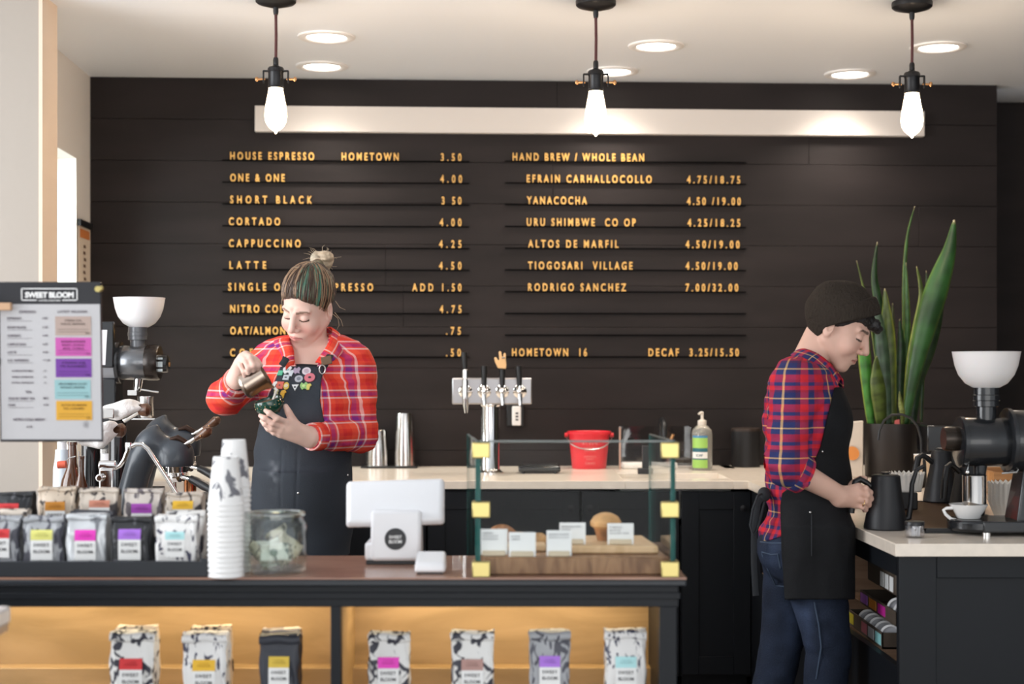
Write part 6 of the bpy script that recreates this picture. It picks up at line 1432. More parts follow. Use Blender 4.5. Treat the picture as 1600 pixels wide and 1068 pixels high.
def w_bunf(p):
    q = p-BUN; az = np.arctan2(q[:, 2], q[:, 0]); sw = np.sin(az*3+np.linalg.norm(q, axis=1)*180)
    d = d_ell(p, BUN, (.036, .034, .034)); d = smin(d, d_ell(p, BUN+A(.012, -.012, .012), (.024, .024, .020)), .006); d = smin(d, d_ell(p, BUN+A(-.016, -.010, -.004), (.020, .022, .024)), .006)
    return d-.0022*sw-.003*vnoise(p, 110, 3)
def w_bun_tone(v):
    n = vnoise(v, (70, 70, 160), 4)[:, None]; g = np.clip((BUN[0]-v[:, 0])/.03-.1, 0, 1)[:, None]
    return A(.50, .38, .26)*(1+.35*n)*(1-.35*g)+A(.38, .42, .36)*.35*g
bun = sdf_obj('hair_bun', w_bunf, Vector(BUN)-Vector((.055,)*3), Vector(BUN)+Vector((.055,)*3), .0022, m_hair, wt, tone=w_bun_tone)
# combed strands drawn back from the hairline to the bun
hc, hr = np.array([0, .020, .050]), np.array([.0825, .101, .0935]); rs = random.Random(7); sets = {'dark': MB(), 'fair': MB(), 'green': MB()}
for i in range(170):
    f_ = R(rs.uniform(-118, 118)); best = None
    for e_ in np.linspace(-1.0, 1.3, 70):
        p = hc+hr*np.array([math.sin(f_)*math.cos(e_), -math.cos(f_)*math.cos(e_), math.sin(e_)])
        if p[1]+.92*p[2]+.026-max(0, abs(p[0])-.05)*.15 > .004+rs.uniform(0, .012): best = p; break
    if best is None: continue
    d0 = (best-hc)/hr; d1 = (np.array([rs.uniform(-.012, .012), .052, .128])-hc)/hr; d1 /= np.linalg.norm(d1); lift = rs.uniform(1.004, 1.030); pts = []; sw = rs.uniform(-.10, .10)
    for q in range(10):
        t_ = q/9; d = d0*(1-t_)+d1*t_; d = d+np.array([sw*math.sin(math.pi*t_)*.5, 0, 0]); d /= np.linalg.norm(d); pts.append(w_world(hc+hr*d*(1.002+(lift-1)*math.sin(math.pi*min(1, t_*.9+.1)))))
    r_ = rs.uniform(.0009, .0019); key = 'green' if .15 < math.sin(f_) < .80 and math.cos(f_) > -.2 and rs.random() < .30 else ('fair' if rs.random() < .36 else 'dark')
    sets[key].tube(pts, [r_*.3, r_*.8]+[r_]*7+[r_*.7], 5)
for nm, c in (('dark', (.065, .036, .024)), ('fair', (.34, .21, .125)), ('green', (.09, .21, .15))):
    o = sets[nm].build('hair_strands', mat('strand_'+nm, c, .42, spec=.5), wt)
    if nm == 'green': lab(o, 'green dyed strands')
m_ash = mat('ash_blond_strand', (.40, .30, .20), .5); mb = MB(); rnd = random.Random(12)
for i in range(15):
    a = rnd.uniform(0, 6.28); d = Vector((math.cos(a), -.3, math.sin(a))); b = Vector(BUN)+d*.028; mb.tube([b, b+d*.012+Vector((rnd.uniform(-.005, .005), 0, .003)), b+d*rnd.uniform(.016, .026)+Vector((rnd.uniform(-.01, .01), 0, rnd.uniform(-.004, .006)))], [.0009, .0007, .0003], 5)
mb.tube([W(489, 421, -.06), W(476, 419, -.075), W(458, 417, -.085)], [.005, .004, .0006], 8)
mb.tube([W(494, 420, -.06), W(484, 421, -.075), W(473, 424, -.085)], [.005, .004, .001], 8)
for pts in ([(520, 490), (528, 497), (530, 508), (526, 515)], [(523, 488), (533, 500), (536, 510)], [(524, 470), (531, 480), (540, 484)], [(442, 462), (440, 470), (441, 478)]): mb.tube([W(a, b, .0) for a, b in pts], [.0012]+[.0009]*(len(pts)-2)+[.0004], 5)
mb.build('stray_hairs', m_ash, wt)
MB().ball(w_world((.079, .004, -.042)), .0028, 10).build('ear_stud', m_chrome, wt)
# clothes
RED = [(0, (.74, .045, .028)), (.16, (.84, .10, .05)), (.36, (.95, .72, .66)), (.42, (.74, .05, .04)), (.47, (.20, .03, .22)), (.60, (.50, .05, .12)), (.66, (.95, .66, .62)), (.72, (.80, .07, .04)), (.88, (.66, .03, .035))]
m_shirt = plaid('red_plaid_flannel', .074, RED)
m_tee = mat('black_jersey', (.010, .010, .012), .8)
def folds(p, s=1): return .0048*vnoise(p, (15, 15, 36), 1)*s+.0026*vnoise(p, (38, 38, 70), 2)*s
def w_shirtf(p):
    d = smin(w_torso(p)-.0095, w_arms(p, .007), .03)-folds(p)
    px, py = pxy(p); front = p[:, 1] < YW+.0
    l = interp(py, [(448, 500), (456, 545), (463, 572), (474, 606)]); r = interp(py, [(518, 500), (511, 540), (496, 570), (482, 606)])
    vneck = np.maximum(np.maximum(l-px, px-r)/520., (p[:, 1]-YW-.01)); d = np.maximum(d, -vneck)
    hole = d_cone(p, w_neck[0]+Vector((0, 0, -.01)), w_neck[1], .062, .056); d = np.maximum(d, -hole)
    for a, b in (('le', 'lw'), ('re', 'rw')):
        a_, b_ = A(*wa[a]), A(*wa[b]); t = (b_-a_)/np.linalg.norm(b_-a_); s = (p-b_)@t; near = np.linalg.norm(p-b_, axis=1) < .13
        d = np.where(near, np.maximum(d, s-(.002 if a == 'le' else -.012)), d)
    return np.maximum(d, W(0, 862).z-p[:, 2])
bonesW = [(wa['ls'], wa['le'], .056, .047, 0.03), (wa['le'], wa['lw'], .048, .032, .27), (wa['rs'], wa['re'], .053, .046, .03), (wa['re'], wa['rw'], .046, .031, .22)]
sdf_obj('shirt', w_shirtf, lo, Vector((hi.x, hi.y, W(0, 500).z)), .0032, m_shirt, wt, uv=lambda v: weave_uv(v, bonesW, (W(484, 0), R(-12))))
for nm, a, b in (('cuff', 'le', 'lw'), ('cuff', 're', 'rw')):
    a_, b_ = Vector(wa[a]), Vector(wa[b]); t = (b_-a_).normalized(); off = .0 if a == 'le' else -.012
    c = b_+t*off; rad = .0385 if a == 'le' else .0385
    u = t.cross(Vector((0, 0, 1))).normalized(); v_ = t.cross(u); n = 28; vs = []; uv = []
    for i, (s, r) in enumerate(((-.040, rad*1.06), (-.036, rad*1.10), (-.004, rad*1.08), (.001, rad*1.04), (.0, rad*.92), (-.03, rad*.9))):
        for j in range(n): q = 2*math.pi*j/n; vs.append(c+t*s+(u*math.cos(q)+v_*math.sin(q))*r); uv.append((q*rad, s+.4, 0))
    fs = [(i*n+j, i*n+(j+1) % n, (i+1)*n+(j+1) % n, (i+1)*n+j) for i in range(5) for j in range(n)]
    o = MB().add(vs, fs).build('cuff', m_shirt, wt, angle=60); a2 = o.data.attributes.new('weave', 'FLOAT_VECTOR', 'POINT'); a2.data.foreach_set('vector', [x for q in uv for x in q])
t_ = (Vector(wa['rw'])-Vector(wa['re'])).normalized(); c = Vector(wa['rw'])+t_*-.010
MB().tube([c+t_*-.005, c, c+t_*.010, c+t_*.014], [.030, .0325, .0325, .031], 24).build('black_undersleeve', m_tee, wt)
cin = [(459, 570, -.112), (459, 548, -.100), (452, 530, -.045), (466, 524, .045), (495, 516, .075), (518, 512, .025), (513, 536, -.060), (493, 566, -.112)]
cout = [(447, 578, -.118), (440, 554, -.105), (428, 534, -.035), (450, 534, .085), (500, 526, .110), (536, 528, .035), (534, 552, -.070), (507, 572, -.126)]
strip('collar', [W(*a) for a in cin], [W(*a) for a in cout], m_shirt, wt)
def w_teef(p): return np.maximum(np.maximum(w_torso(p)-.0005, p[:, 2]-W(0, 568).z+.06*np.abs(p[:, 0]-W(476, 0).x)), W(0, 700).z-p[:, 2])
sdf_obj('black_tee', w_teef, Vector((W(430, 0).x, YW-.18, W(0, 700).z-.01)), Vector((W(530, 0).x, YW+.02, W(0, 540).z)), .004, m_tee, wt)
m_apron = mat('faded_black_denim', (.016, .018, .022), .72, vary=.35, vscale=9, bump=.2, bscale=260)
def w_apronf(p):
    base = w_torso(p)-.017-.002*vnoise(p, (14, 14, 22), 7); px, py = pxy(p)
    sk = d_cone(p, W(472, 745, .01), W(471, 900, .01), .142, .150); sk = smin(base, np.maximum(sk, W(0, 735).z*0+(p[:, 2]-W(0, 735).z)), .03)
    d = np.where(py > 690, sk, base)
    l = interp(py, [(440, 560), (439, 570), (428, 599), (419, 618), (410, 645), (398, 690), (380, 720), (370, 870)]); r = interp(py, [(509, 560), (508, 572), (502, 593), (500, 625), (506, 655), (530, 690), (570, 715), (575, 870)])
    back = np.where(py > 715, p[:, 1]-(YW+.07), p[:, 1]-(YW-.0))
    reg = np.maximum(np.maximum((l-px)/510., (px-r)/510.), back); reg = np.maximum(reg, p[:, 2]-W(0, 572).z)
    d = np.maximum(d, reg*.8)
    seam = np.minimum(np.abs(px-interp(py, [(441, 690), (438, 760), (440, 830)]))/510., np.abs(px-interp(py, [(465, 700), (462, 800), (462, 870)]))/510.); d = d+.0016*np.exp(-(seam/.0035)**2)*(py > 700)
    return np.maximum(d, W(0, 866).z-p[:, 2])
def w_apron_tone(v):
    px, py = pxy(v); c = np.tile(A(.034, .040, .050), (len(v), 1)); n = vnoise(v, 60, 8)
    w = np.exp(-(((px-428)/7)**2+((py-742)/22)**2))*np.clip(.3+n, 0, 1)*.5; c = c*(1-w[:, None])+A(.25, .26, .28)*w[:, None]
    return c*(1+.25*vnoise(v, 12, 9)[:, None])
m_apr = attr_mat('worn_black_apron_cloth', .75, bump=.2, bscale=260, spec=.3)
ap = sdf_obj('apron', w_apronf, Vector((lo.x+.12, YW-.24, W(0, 868).z)), Vector((W(575, 0).x, YW+.12, W(0, 560).z)), .0032, m_apr, wt, tone=w_apron_tone)
m_strap = mat('black_webbing', (.02, .022, .026), .8)
MB().tube([W(440, 571, -.128), W(446, 562, -.122), W(448, 552, -.100), W(444, 546, -.07)], [.011]*4, 10, flat=.25, up=(0, -1, .3)).build('strap', m_strap, ap)
MB().tube([W(505, 574, -.138), W(511, 563, -.132), W(516, 555, -.10), W(518, 550, -.06)], [.011]*4, 10, flat=.25, up=(0, -1, .3)).build('strap', m_strap, ap)
S = surf(w_apronf, 500, 580); lp = W(510, 563, -.147)
lab(MB().box(lp, (.032, .004, .026), Matrix.Rotation(R(-12), 3, 'Y') @ Matrix.Rotation(R(-15), 3, 'X')).build('leather_patch', mat('brown_leather', (.15, .085, .045), .6), ap, bevel=.002), 'brown leather strap patch')
MB().tube([lp+Vector((math.cos(a)*.009-.012, -.003, math.sin(a)*.013-.027)) for a in [2*math.pi*i/14 for i in range(15)]], .0022, 8).build('strap_buckle', m_steel, ap)
# pins on the bib
def pin(px, py, shape, col, r, extra=None, nm='pin'):
    q = surf(w_apronf, px, py, lift=.0); n = normal(w_apronf, q); k = sc(q.y); r = r*k
    ux = Vector((0, 0, 1)).cross(n).normalized()*-1; ux = ux if ux.x > 0 else -ux; uz = (Vector((0, 0, 1))-n*n.z).normalized()
    P = {'round': [(math.cos(a), math.sin(a)) for a in [2*math.pi*i/20 for i in range(20)]], 'square': [(-.9, -.8), (.9, -.9), (.9, .9), (-.8, .9)], 'tri': [(-.9, .7), (.9, .8), (.05, -1)], 'blob': [(-.9, .2), (-.6, .9), (-.1, .5), (.4, 1), (.9, .5), (.6, -.2), (.8, -.8), (.1, -.6), (-.3, -1), (-.7, -.5)], 'oval': [(.7*math.cos(a), math.sin(a)) for a in [2*math.pi*i/18 for i in range(18)]], 'tall': [(-.5, -1), (.3, -1), (.5, .1), (.9, .4), (.5, 1), (-.3, .8), (-.6, .2)]}[shape]
    o = MB().prism(P, lambda a, b: q+ux*a*r+uz*b*r-n*.001, lambda a, b: q+ux*a*r+uz*b*r+n*.0028).build(nm, mat('pin_%s' % '_'.join('%02d' % int(c*99) for c in col), col, .25, coat=.4), ap)
    if extra:
        ec, er, es = extra; P2 = [(math.cos(a)*er, math.sin(a)*er*es) for a in [2*math.pi*i/14 for i in range(14)]]
        MB().prism(P2, lambda a, b: q+ux*a*r+uz*b*r+n*.002, lambda a, b: q+ux*a*r+uz*b*r+n*.0036).build('pin_emblem', mat('pin_%s' % '_'.join('%02d' % int(c*99) for c in ec), ec, .3), o)
w_, g_, bk = (.72, .76, .76), (.10, .42, .24), (.03, .03, .035)
for a in ((449, 578, 'blob', w_, 8, ((.25, .45, .45), .4, .7)), (438, 583, 'square', (.08, .40, .24), 5), (447, 590, 'square', (.55, .60, .64), 5.5, (bk, .4, .5)), (455, 583, 'tall', (.62, .70, .74), 6), (464, 579, 'blob', (.45, .38, .50), 6.5), (479, 580, 'round', (.74, .66, .70), 7, ((.50, .40, .46), .55, 1)),
          (484, 590, 'round', (.68, .18, .22), 8.5, (bk, .28, .8)), (467, 592, 'round', (.48, .50, .55), 6.5, ((.20, .22, .26), .5, 1)), (461, 605, 'tri', (.78, .79, .79), 6, (bk, .28, 1)), (475, 603, 'blob', (.30, .55, .18), 7, ((.55, .72, .30), .4, .8)), (482, 604, 'tall', (.70, .60, .14), 5.5), (437.5, 602, 'square', (.66, .10, .05), 7, (bk, .2, 1)), (447.5, 603, 'oval', (.72, .50, .08), 6.5, ((.76, .66, .45), .5, .9)), (429.5, 601, 'tall', (.74, .76, .70), 6), (442, 615, 'tall', (.76, .42, .05), 6.5), (432, 612, 'blob', (.50, .48, .20), 5)):
    pin(*a)
for px, py in ((466, 770), (543, 742)): p_ = surf(w_apronf, px, py); MB().ball(p_, (.004, .003, .004), 10).build('rivet', m_steel, ap)
# trousers below the apron (behind the counter)
def w_legs(p):
    d = np.minimum(d_chain(p, [W(445, 850, .01), Vector((W(446, 0).x, YW+.01, .46)), Vector((W(446, 0).x, YW+.03, .09))], [.088, .066, .052]), d_chain(p, [W(500, 850, .01), Vector((W(500, 0).x, YW+.01, .46)), Vector((W(504, 0).x, YW+.03, .09))], [.088, .066, .052]))
    return smin(d, d_ell(p, W(472, 815, .01), (.14, .11, .10)), .03)
m_jean = mat('dark_blue_denim', (.018, .030, .060), .8, vary=.35, vscale=14, bump=.3, bscale=200)
sdf_obj('trousers', w_legs, Vector((W(390, 0).x, YW-.15, .02)), Vector((W(560, 0).x, YW+.17, W(0, 790).z)), .008, m_jean, wt)
for px in (446, 503): MB().ball((W(px, 0).x, YW-.03, .045), (.045, .125, .044), 20).build('shoe', m_blk, wt)
# pitcher and cup
bq, mq = W(379, 606, -.285), W(414, 584, -.285); ax = (mq-bq).normalized(); Mp = ax.to_track_quat('Z', 'Y').to_matrix(); Lp = (mq-bq).length; rp_ = .0385
t = thing('milk_pitcher', 'steel milk pitcher tilted in the raised hand, pouring into the green cup', 'pitcher', bq)
m_pit = mat('satin_steel_pitcher', (.50, .40, .33), .28, 1)
NP = 44
def pit(u, v, inner):
    a = 2*math.pi*u; s = v; r = rp_*(1-.07*s if s > .15 else (.80+.20*math.sqrt(s/.15)))
    q = Vector((math.cos(a)*r, math.sin(a)*r, s*Lp))
    if inner: q = Vector((q.x*.96, q.y*.96, max(q.z, .003)))
    return q
# spout on the side that hangs lowest
dn = Vector((0, 0, -1)); l_ = Mp.inverted() @ dn; a0_ = math.atan2(l_.y, l_.x)
def pitw(u, v, inner=False):
    q = pit(u, v, inner); a = 2*math.pi*u; w_ = math.exp(-((math.atan2(math.sin(a-a0_), math.cos(a-a0_)))/.32)**2)*max(0, v-.55)**1.5
    q += Vector((math.cos(a0_), math.sin(a0_), .3))*w_*.045; return bq+Mp @ q
mb = MB().grid(lambda u, v: pitw(u, v), NP, 20).grid(lambda u, v: pitw(u, v, True), NP, 20).lathe([(rp_*.8, 0), (.001, .001)], bq, 30, Mp, caps=False)
mb.build('pitcher_wall', m_pit, t, angle=60)
hv = Mp @ Vector((-math.cos(a0_), -math.sin(a0_), 0))
MB().tube([bq+ax*Lp*.86+hv*rp_*.92, bq+ax*Lp*.86+hv*rp_*1.35, bq+ax*Lp*.66+hv*rp_*1.75, bq+ax*Lp*.34+hv*rp_*1.6, bq+ax*Lp*.22+hv*rp_*1.0], .0045, 10, flat=1).build('handle', m_pit, t)
m_milk = mat('milk', (.84, .80, .74), .35)
MB().lathe([(rp_*.86, 0), (.001, .0)], bq+ax*Lp*.70, 30, Mp, caps=False).build('milk_in_pitcher', m_milk, t)
sp = pitw(a0_/(2*math.pi) % 1, .98)
CM = Matrix.Rotation(R(-15), 3, 'Y') @ Matrix.Rotation(R(10), 3, 'X'); ctop, cbot = W(421.5, 622, -.272), W(425, 646, -.272); cH = (ctop-cbot).length; rc = .0415
tag(MB().tube([sp, sp+Vector((.006, 0, -.006)), (sp+ctop)/2+Vector((.010, 0, .002)), ctop+Vector((.010, 0, -.004))], [.0045, .0036, .0032, .004], 12).build('milk_stream', m_milk, origin=sp), 'thin white stream of milk falling from the pitcher into the cup', 'milk')
t = thing('latte_cup', 'dark green glazed cup with gold dots cradled in the lower hand', 'cup', cbot)
m_green = mat('dark_green_glaze', (.008, .050, .032), .10, coat=.5)
f8 = lambda r, z: (r, z)
prof = [(.001, 0), (rc*.62, 0), (rc*.64, .004), (rc*.84, .010), (rc*.97, .019), (rc, .024), (rc, cH-.002), (rc*.97, cH), (rc*.93, cH-.003), (rc*.92, .020), (.001, .012)]
MB().lathe(prof, cbot, 36, CM).build('cup_body', m_green, t, angle=40)
MB().lathe([(rc*.91, 0), (.001, .001)], cbot+CM @ Vector((0, 0, cH-.008)), 30, CM, caps=False).build('coffee_surface', mat('latte', (.35, .17, .07), .3), t)
mb = MB()
for i in range(18):
    a = 2*math.pi*i/18
    for zz in ((.030,) if i % 2 else (.036, .026)): mb.ball(cbot+CM @ Vector((math.cos(a)*rc*1.0, math.sin(a)*rc*1.0, zz)), .0017, 8)
mb.build('gold_dots', mat('gold_glaze', (.75, .55, .25), .25, .8), t)
mb = MB()
for i in range(12): a = 2*math.pi*i/12; mb.tube([cbot+CM @ Vector((math.cos(a)*rc*1.004, math.sin(a)*rc*1.004, .022)), cbot+CM @ Vector((math.cos(a)*rc*1.004, math.sin(a)*rc*1.004, cH-.004))], .0012, 6)
mb.build('faceted_ribs', m_green, t)

# ---------------------------------------------------------------- second barista
YP = 4.56
P2 = lambda px, py, d=0.0: at(px, py, YP+d)
pt = thing('person', 'person in a dark knit cap and red-navy plaid shirt gripping the black kettle', 'person', (P2(1258, 0).x, YP, 0))
PS, PO = .97, A(*P2(1309, 510))
PM = np.array(Matrix.Rotation(R(70), 3, 'Z') @ Matrix.Rotation(R(27), 3, 'X') @ Matrix.Rotation(R(0), 3, 'Y'))
def p_local(p): return ((p-PO)@PM)/PS
def p_world(l): return Vector(PO+(A(*l)*PS)@PM.T)
pn = (P2(1258, 580, .0), p_world((0, .032, -.050)))
pa = {'ns': P2(1240, 606, -.155), 'ne': P2(1228, 727, -.185), 'nw': P2(1314, 774, -.135), 'fs': P2(1256, 604, .16), 'fe': P2(1264, 722, .20), 'fw': P2(1296, 786, .16)}
def p_torso(p):
    d = d_ell(p, P2(1256, 655, 0), (.108, .160, .165))
    d = smin(d, d_cone(p, P2(1245, 596, -.135), P2(1254, 594, .135), .058, .058), .06)
    d = smin(d, d_ell(p, P2(1260, 752, 0), (.112, .124, .130)), .06)
    d = smin(d, d_ell(p, P2(1256, 850, 0), (.126, .148, .110)), .06)
    return smin(d, d_cone(p, P2(1290, 660, -.07), P2(1290, 660, .07), .048, .048), .05)
def p_arms(p, g=0.0):
    n = smin(d_cone(p, pa['ns'], pa['ne'], .060+g, .049+g), d_cone(p, pa['ne'], pa['nw'], .046+g, .027+g), .02)
    return np.minimum(n, smin(d_cone(p, pa['fs'], pa['fe'], .058+g, .046+g), d_cone(p, pa['fe'], pa['fw'], .044+g, .028+g), .02))
PH = dict(palm=[(P2(1313, 775, -.125), P2(1341, 760, -0.122), .0265, .0115), (P2(1313, 775, -.125), P2(1342.5, 770, -0.130), .0265, .0118), (P2(1313, 776, -.125), P2(1340.5, 780, -0.128), .0265, .0112), (P2(1313, 777, -.125), P2(1337, 789, -0.120), .0255, .0100)],
    fingers=[[P2(1341, 760, -0.122), P2(1353, 763, -0.143), P2(1359.5, 769, -0.128), P2(1358, 772, -0.109)], [P2(1342.5, 770, -0.130), P2(1355, 773, -0.147), P2(1360.5, 778.5, -0.130), P2(1357, 781, -0.110)], [P2(1340.5, 780, -0.128), P2(1352.5, 783, -0.145), P2(1357.5, 788, -0.128), P2(1354, 790, -0.109)], [P2(1337, 789, -0.120), P2(1347.5, 792, -0.137), P2(1352.5, 796, -0.122), P2(1350, 797.5, -0.106)]],
    thumb=[P2(1324, 767, -0.085), P2(1335, 754, -0.080), P2(1345, 748, -0.086), P2(1352, 747.5, -0.093)])
fw = pa['fw']
FH = dict(palm=[(fw, P2(1310, 792, .145), .026, .011), (fw, P2(1310, 795, .16), .026, .011), (fw, P2(1308, 797, .175), .026, .011), (fw, P2(1305, 798, .188), .025, .010)],
    fingers=[[P2(1310, 792, .145), P2(1318, 796, .138), P2(1321, 801, .135)], [P2(1310, 795, .16), P2(1319, 798, .156), P2(1322, 803, .154)], [P2(1308, 797, .175), P2(1317, 800, .174), P2(1320, 804, .173)], [P2(1305, 798, .188), P2(1313, 801, .190), P2(1316, 805, .190)]], thumb=[P2(1297, 784, .14), P2(1305, 782, .125), P2(1310, 787, .118)])
def p_body(p):
    d = smin(p_torso(p)+.014, p_arms(p, -.004), .02)
    d = smin(d, d_cone(p, pn[0], pn[1], .054, .050), .03)
    d = smin(d, head_sdf(p_local(p))*PS, .010)
    d = np.minimum(d, smin(hand(p, **PH), d_cone(p, pa['ne'], pa['nw'], .040, .0265), .012))
    return np.minimum(d, smin(hand(p, **FH), d_cone(p, pa['fe'], fw, .035, .026), .012))
SKP = (.66, .41, .32)
def p_tone(v):
    c = face_tone(p_local(v), SKP, (.47, .18, .15), (.030, .020, .016), (.02, .013, .012), (.62, .30, .24), .85)
    far = np.linalg.norm(v-PO, axis=1) > .17; c[far] = A(*SKP)*(1+.05*vnoise(v[far], 40)[:, None]); return c
lo2 = Vector((P2(1180, 0).x, YP-.30, P2(0, 885).z)); hi2 = Vector((P2(1372, 0).x, YP+.28, P2(0, 455).z))
sdf_obj('body', p_body, lo2, hi2, .0026, m_skin, pt, tone=p_tone)
MB().tube([P2(1349.5, 786, -.154)+Vector((.0085*math.sin(a)*.3, .0085*math.cos(a)-.0005, .0085*math.sin(a))) for a in [2*math.pi*i/16 for i in range(17)]], .0014, 6).build('finger_ring', mat('gold_ring', (.80, .58, .30), .2, 1), pt)
# cap
m_knit = mat('dark_knit', (.034, .026, .020), .95, bump=.9, bscale=150, spec=.2, stretch=(1, 1, .5))
def seg_line(px, py, a, b): return (py-(a[1]+(b[1]-a[1])*(px-a[0])/(b[0]-a[0])))/531.
TC = np.array(Matrix.Rotation(R(-16), 3, 'Y').transposed().inverted())
def p_cap(p):
    px, py = pxy(p); M_ = np.array(Matrix.Rotation(R(-15), 3, 'Y'))
    d = d_ell(p, P2(1313, 489, .0), (.103, .092, .091), M_)
    d = smin(d, d_ell(p, P2(1297, 461, .0), (.045, .060, .038)), .03); d = smin(d, d_ell(p, P2(1325, 460, .0), (.042, .055, .034)), .022); d = smin(d, d_ell(p, P2(1275, 477, .01), (.024, .040, .024)), .025)
    d = np.maximum(d, seg_line(px, py, (1270, 497), (1370, 474))); return d-.0012*vnoise(p, (60, 60, 30), 3)
def p_band(p):
    px, py = pxy(p); M_ = np.array(Matrix.Rotation(R(-15), 3, 'Y'))
    d = d_ell(p, P2(1318, 494, .0), (.110, .096, .110), M_)
    d = smax(d, (py-np.interp(px, [1260, 1278, 1284, 1290, 1300, 1340, 1376], [530, 527, 520, 511.5, 508, 500, 491]))/531., .006); d = smax(d, -seg_line(px, py, (1270, 486), (1360, 464)), .008)
    return d-.0009*np.sin(np.arctan2(p[:, 1]-YP, p[:, 0]-P2(1318, 0).x)*70)*.5
cap_lo, cap_hi = Vector((P2(1250, 0).x, YP-.13, P2(0, 535).z)), Vector((P2(1390, 0).x, YP+.13, P2(0, 430).z))
cap = sdf_obj('knit_cap', p_cap, cap_lo, cap_hi, .003, m_knit, pt); sdf_obj('folded_brim', p_band, cap_lo, cap_hi, .0028, m_knit, cap)
def p_hairf(p):
    q = p_local(p); px, py = pxy(p); d = d_ell(q, (0, .018, .048), (.0825, .101, .094))*PS
    d = smin(d, d_chain(p, [P2(1340, 503, -.02), P2(1356, 505, -.02), P2(1367, 508, -.02), P2(1373, 514, -.02), P2(1371, 521, -.02)], [.020, .022, .018, .012, .005]), .012)
    d = smin(d, d_chain(p, [P2(1350, 503, .04), P2(1364, 508, .03), P2(1369, 517, .03)], [.022, .018, .008]), .012)
    d = d-.003*vnoise(p, (90, 90, 130), 5)-.002*vnoise(p, 220, 6)
    f = np.interp(px, [1255, 1268, 1280, 1296, 1301, 1306, 1310, 1320, 1335, 1346, 1354, 1362, 1372, 1380], [524, 528, 526, 517, 521, 524, 514, 509, 504, 505, 513, 520, 524, 524])
    d = smax(d, (py-f)/531., .005); d = np.maximum(d, -seg_line(px, py, (1270, 505), (1370, 482))); return np.maximum(d, -(d_ell(np.stack([np.abs(q[:, 0]), q[:, 1], q[:, 2]], 1), (.082, .014, -.008), (.020, .020, .031))))
sdf_obj('hair', p_hairf, Vector((P2(1255, 0).x, YP-.13, P2(0, 535).z)), Vector((P2(1385, 0).x, YP+.13, P2(0, 440).z)), .0026, m_hair, pt, tone=lambda v: np.tile(A(.012, .010, .010), (len(v), 1))*(1+.5*vnoise(v, (120, 120, 60), 3)[:, None]))
NAV = [(0, (.60, .022, .036)), (.16, (.028, .036, .125)), (.33, (.78, .50, .20)), (.375, (.026, .032, .115)), (.56, (.10, .02, .06)), (.64, (.64, .03, .042)), (.78, (.032, .038, .14)), (.90, (.50, .02, .035))]
m_shirt2 = plaid('red_navy_plaid_flannel', .084, NAV)
def p_shirtf(p):
    ne, nw = A(*pa['ne']), A(*pa['nw']); t = (nw-ne)/np.linalg.norm(nw-ne); s = (p-ne)@t
    arms = smin(d_cone(p, pa['ns'], pa['ne'], .068, .057), d_cone(p, pa['ne'], ne+t*.075, .056, .052), .02); arms = np.maximum(arms, s-.062)
    fe, fw_ = A(*pa['fe']), A(*pa['fw']); t2 = (fw_-fe)/np.linalg.norm(fw_-fe); far = smin(d_cone(p, pa['fs'], pa['fe'], .066, .054), d_cone(p, pa['fe'], fe+t2*.06, .053, .050), .02); far = np.maximum(far, (p-fe)@t2-.05)
    d = smin(p_torso(p)-.010, np.minimum(arms, far), .025)
    d = d-.0065*vnoise(p, (15, 15, 34), 11)-.0032*vnoise(p, (36, 36, 64), 12)
    hole = d_cone(p, pn[0]+Vector((.0, 0, -.005)), pn[1], .064, .058); d = np.maximum(d, -hole)
    px, py = pxy(p); return np.maximum(d, (py-interp(px, [(838, 1180), (830, 1200), (842, 1225), (842, 1340)][0:0] or [(b, a) for a, b in ((1180, 842), (1205, 832), (1225, 826), (1340, 842))]))/531.) if False else np.maximum(d, (py-np.interp(px, [1180, 1205, 1225, 1340], [850, 843, 836, 850]))/531.)
bonesP = [(pa['ns'], pa['ne'], .060, .049, 0), (pa['ne'], pa['nw'], .046, .027, .24), (pa['fs'], pa['fe'], .058, .046, 0), (pa['fe'], pa['fw'], .044, .028, .24)]
sdf_obj('shirt', p_shirtf, Vector((P2(1178, 0).x, YP-.31, P2(0, 850).z)), Vector((P2(1345, 0).x, YP+.29, P2(0, 545).z)), .0032, m_shirt2, pt, uv=lambda v: weave_uv(v, bonesP, (P2(1258, 0), R(75)), .13))
# rolled cuff
a_, b_ = Vector(pa['ne']), Vector(pa['nw']); t = (b_-a_).normalized(); u = t.cross(Vector((0, 1, 0))).normalized(); v_ = t.cross(u); n = 30; vs = []; uv = []
for i, (s, r) in enumerate(((.030, .0545), (.034, .0580), (.060, .0565), (.064, .0545), (.063, .049), (.04, .048))):
    for j in range(n): q = 2*math.pi*j/n; vs.append(a_+t*s+(u*math.cos(q)+v_*math.sin(q))*r*(1+.02*math.sin(q*3))); uv.append((q*.05, s, 0))
o = MB().add(vs, [(i*n+j, i*n+(j+1) % n, (i+1)*n+(j+1) % n, (i+1)*n+j) for i in range(5) for j in range(n)]).build('rolled_cuff', m_shirt2, pt, angle=60); a2 = o.data.attributes.new('weave', 'FLOAT_VECTOR', 'POINT'); a2.data.foreach_set('vector', [x for q in uv for x in q])
cin = [(1313, 592, -.035), (1298, 569, -.060), (1278, 553, -.066), (1258, 545, -.030), (1256, 545, .030), (1275, 552, .066), (1300, 570, .060), (1316, 592, .03)]
cout = [(1306, 606, -.065), (1282, 588, -.098), (1260, 567, -.104), (1238, 556, -.040), (1238, 556, .045), (1262, 566, .104), (1290, 588, .095), (1318, 606, .055)]
strip('collar', [P2(*a) for a in cin], [P2(*a) for a in cout], m_shirt2, pt)
